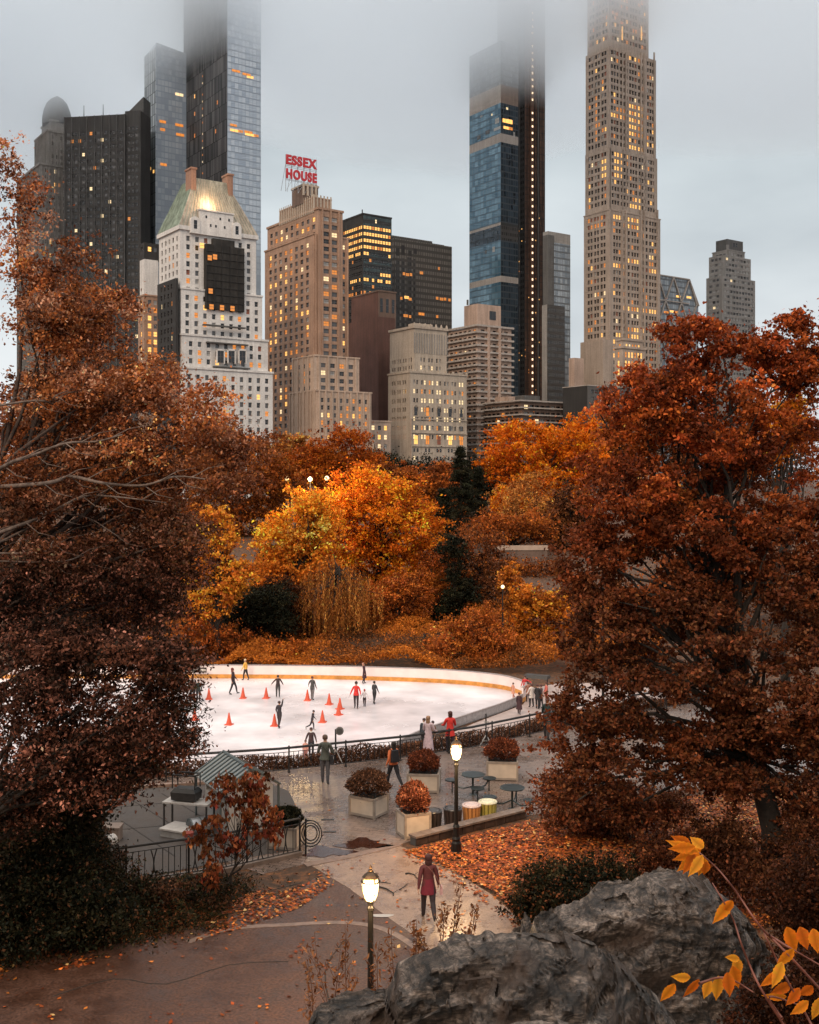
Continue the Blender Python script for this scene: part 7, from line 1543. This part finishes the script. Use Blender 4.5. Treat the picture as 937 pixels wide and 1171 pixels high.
rock('small pale rock tip at the bottom edge of the picture', [(555, 1185), (580, 1170), (620, 1162), (660, 1166), (700, 1185)], 8.6, 2.0, 3.5, 11, 0.18, 0.6)
# ------------------------------------------------------------------ weeds and leafy sprigs
def weed(label, px, py_top, py_bot, Y, seed, lean=0.1, col=((0.22, 0.08, 0.03), (0.14, 0.05, 0.02), (0.32, 0.14, 0.06))):
    rr = random.Random(seed); a = W(px, py_bot, Y); c = W(px+lean*60, py_top, Y); t = empty('weed', label, 'weed', a, 0, 'dry weeds before the rock'); b = MB(); L = (c-a).length; pts = []
    for k in range(8): f = k/7; pts.append(Vector((0, 0, 0)).lerp(c-a, f)+Vector((0.05*L*math.sin(f*3+seed), 0.04*math.sin(f*5), 0)))
    b.tube(pts, [0.010*(1-0.7*k/7) for k in range(8)], 5, cap=False); C = []
    for k in range(5):
        p = pts[rr.randint(1, 5)]; q = p+Vector((rr.uniform(-.3, .3), rr.uniform(-.15, .15), rr.uniform(.25, .5)))*L*0.6; b.tube([p, p.lerp(q, 0.5)+Vector((0, 0, -0.02)), q], [0.005, 0.004, 0.002], 4, cap=False)
        for j in range(9): C.append(p.lerp(q, (j+1)/9)+Vector((rr.choice((-1, 1))*0.03, 0, 0.01)))
    for j in range(46): f = rr.uniform(0.15, 1.0); i = min(6, int(f*7)); C.append(pts[i].lerp(pts[i+1], f*7-i)+Vector((rr.choice((-1, 1))*0.035, rr.uniform(-.03, .03), 0.01)))
    b.build('stem', simple('weed_stem', (0.16, 0.07, 0.04), 0.8, var=0.2), t); C = np.array([tuple(v) for v in C]); rg = np.random.default_rng(seed); cc = np.array(col)[rg.integers(0, 3, len(C))]*rg.lognormal(0, .3, len(C))[:, None]
    leaf_mesh('foliage', C, 0.085, cc, 'leaf', t, asp=0.32, seed=seed)
WD = [('tallest dry weed stem rising over the walk right of the maroon coated woman', 521, 1005, 1085, 15.5, .05), ('dry leafy weed right of the tallest weed stem', 508, 1030, 1090, 15.2, -.1), ('dry weed leaning right beside the tallest one', 535, 1035, 1080, 15.2, .15), ('dry weed behind the near rock just right of the near lamp post', 445, 1060, 1150, 14.5, .12), ('dry weed touching the right side of the near lamp post', 432, 1075, 1170, 14.5, .1), ('dry weed standing left of the near lamp post', 405, 1050, 1180, 14.0, -.12), ('bushy dry weed between lamp post and bottom edge', 388, 1078, 1185, 14.0, -.05), ('dry weed leaning left furthest from the lamp post', 362, 1095, 1185, 13.5, -.25), ('slanting dry weed close to the rock edge below the woman', 470, 1050, 1120, 14.8, .1), ('short dry weed below the maroon coated woman', 490, 1060, 1110, 15.0, -.2), ('thin dry weed between the two left stems', 378, 1065, 1190, 14.5, -.2)]
for i, (lab, px, a, c, Y, ln_) in enumerate(WD): weed(lab, px, a, c, Y, 300+i, ln_)
def sprig(label, stems, leaves, seed):
    Y0 = 4.6; o0 = W(*stems[0][0], Y0); t = empty('leafy_sprig', label, 'branch', o0); b = MB(); rr = random.Random(seed)
    for st in stems:
        pts = [W(p.x, p.y, Y0+0.03*math.sin(i)) for i, p in enumerate(smooth_poly(st, 5))]; n = len(pts); b.tube([p-o0 for p in pts], [0.0062*(1-0.6*k/n) for k in range(n)], 6, cap=False)
    b.build('stem', simple('sprig_stem', (0.17, 0.055, 0.035), 0.6, var=0.3), t, smooth=True)
    # blades: base pixel, tip pixel, half width px
    me = MB(); cols = []
    for (bx, by, tx, ty, w) in leaves:
        y = Y0+rr.uniform(-0.12, 0.12); A = W(bx, by, y); T = W(tx, ty, y+rr.uniform(-0.04, 0.04)); d = T-A; L = d.length; d.normalize(); sd = d.cross(Vector((0, 1, 0))).normalized()*w/F*y; up_ = Vector((0, -1, 0))
        c = rr.choice(((0.85, 0.27, 0.02), (0.78, 0.21, 0.015), (0.85, 0.34, 0.03), (0.62, 0.14, 0.012))); n = 15; i0 = len(me.v)
        for k in range(n):
            f = k/(n-1); ww = math.sin(math.pi*min(1, f*1.02)**0.8)*(1-0.25*f)*(0.92+0.14*(k % 2))*0.9 if 0 < k < n-1 else 0.03; bend = up_*(-0.012*f*f)
            for s in (-1, 0, 1): me.v.append(tuple(A+d*L*f+sd*s*ww+up_*(0.004*abs(s)*ww)+bend-o0)); cols.append((*[q*(0.55 if s == 0 else rr.uniform(0.85, 1.15)) for q in c], 1))
        for k in range(n-1):
            for s in (0, 1): a = i0+k*3+s; me.f.append((a, a+1, a+4, a+3)); me.m.append(0)
    o = me.build('foliage', 'leaf', t, smooth=True); at = o.data.attributes.new('leafcol', 'FLOAT_COLOR', 'POINT'); at.data.foreach_set('color', np.array(cols, dtype=np.float32).ravel())
sprig('arching twig carrying a drooping fan of yellow orange leaves over the pointed rock', [[(955, 1150), (900, 1090), (870, 1060), (842, 1020), (822, 995), (800, 975)], [(880, 1070), (905, 1085), (940, 1105)]],
 [(800, 975, 762, 962, 8), (802, 972, 770, 985, 9), (800, 975, 775, 998, 9), (804, 978, 788, 1004, 8), (806, 980, 800, 1003, 8), (795, 968, 765, 972, 8), (790, 965, 768, 957, 7), (808, 985, 806, 1002, 7), (795, 975, 782, 1001, 8), (805, 970, 790, 958, 8), (836, 1030, 816, 1058, 9), (838, 1030, 828, 1046, 6)], 1)
sprig('grey stemmed twig with orange leaf fans in the lower right corner', [[(905, 1185), (870, 1130), (850, 1085), (838, 1050), (815, 1010)], [(895, 1165), (880, 1140), (915, 1150)], [(800, 1125), (830, 1118), (862, 1135)], [(930, 1175), (900, 1120), (880, 1080), (872, 1062)]],
 [(772, 1125, 756, 1147, 8), (790, 1118, 768, 1118, 7), (800, 1120, 782, 1142, 6), (812, 1120, 806, 1144, 8), (822, 1116, 820, 1146, 9), (832, 1112, 836, 1142, 9), (838, 1105, 846, 1132, 9), (842, 1095, 846, 1120, 8), (846, 1096, 830, 1096, 6),
  (900, 1060, 912, 1092, 10), (915, 1060, 925, 1088, 10), (930, 1062, 937, 1092, 10), (945, 1060, 955, 1090, 10), (908, 1085, 888, 1108, 8), (895, 1100, 884, 1132, 9), (890, 1112, 870, 1130, 7), (905, 1125, 882, 1138, 8), (915, 1130, 900, 1152, 8), (930, 1128, 915, 1140, 8), (925, 1145, 905, 1162, 8), (940, 1140, 930, 1168, 9), (950, 1150, 940, 1180, 9), (900, 1140, 872, 1140, 6)], 2)
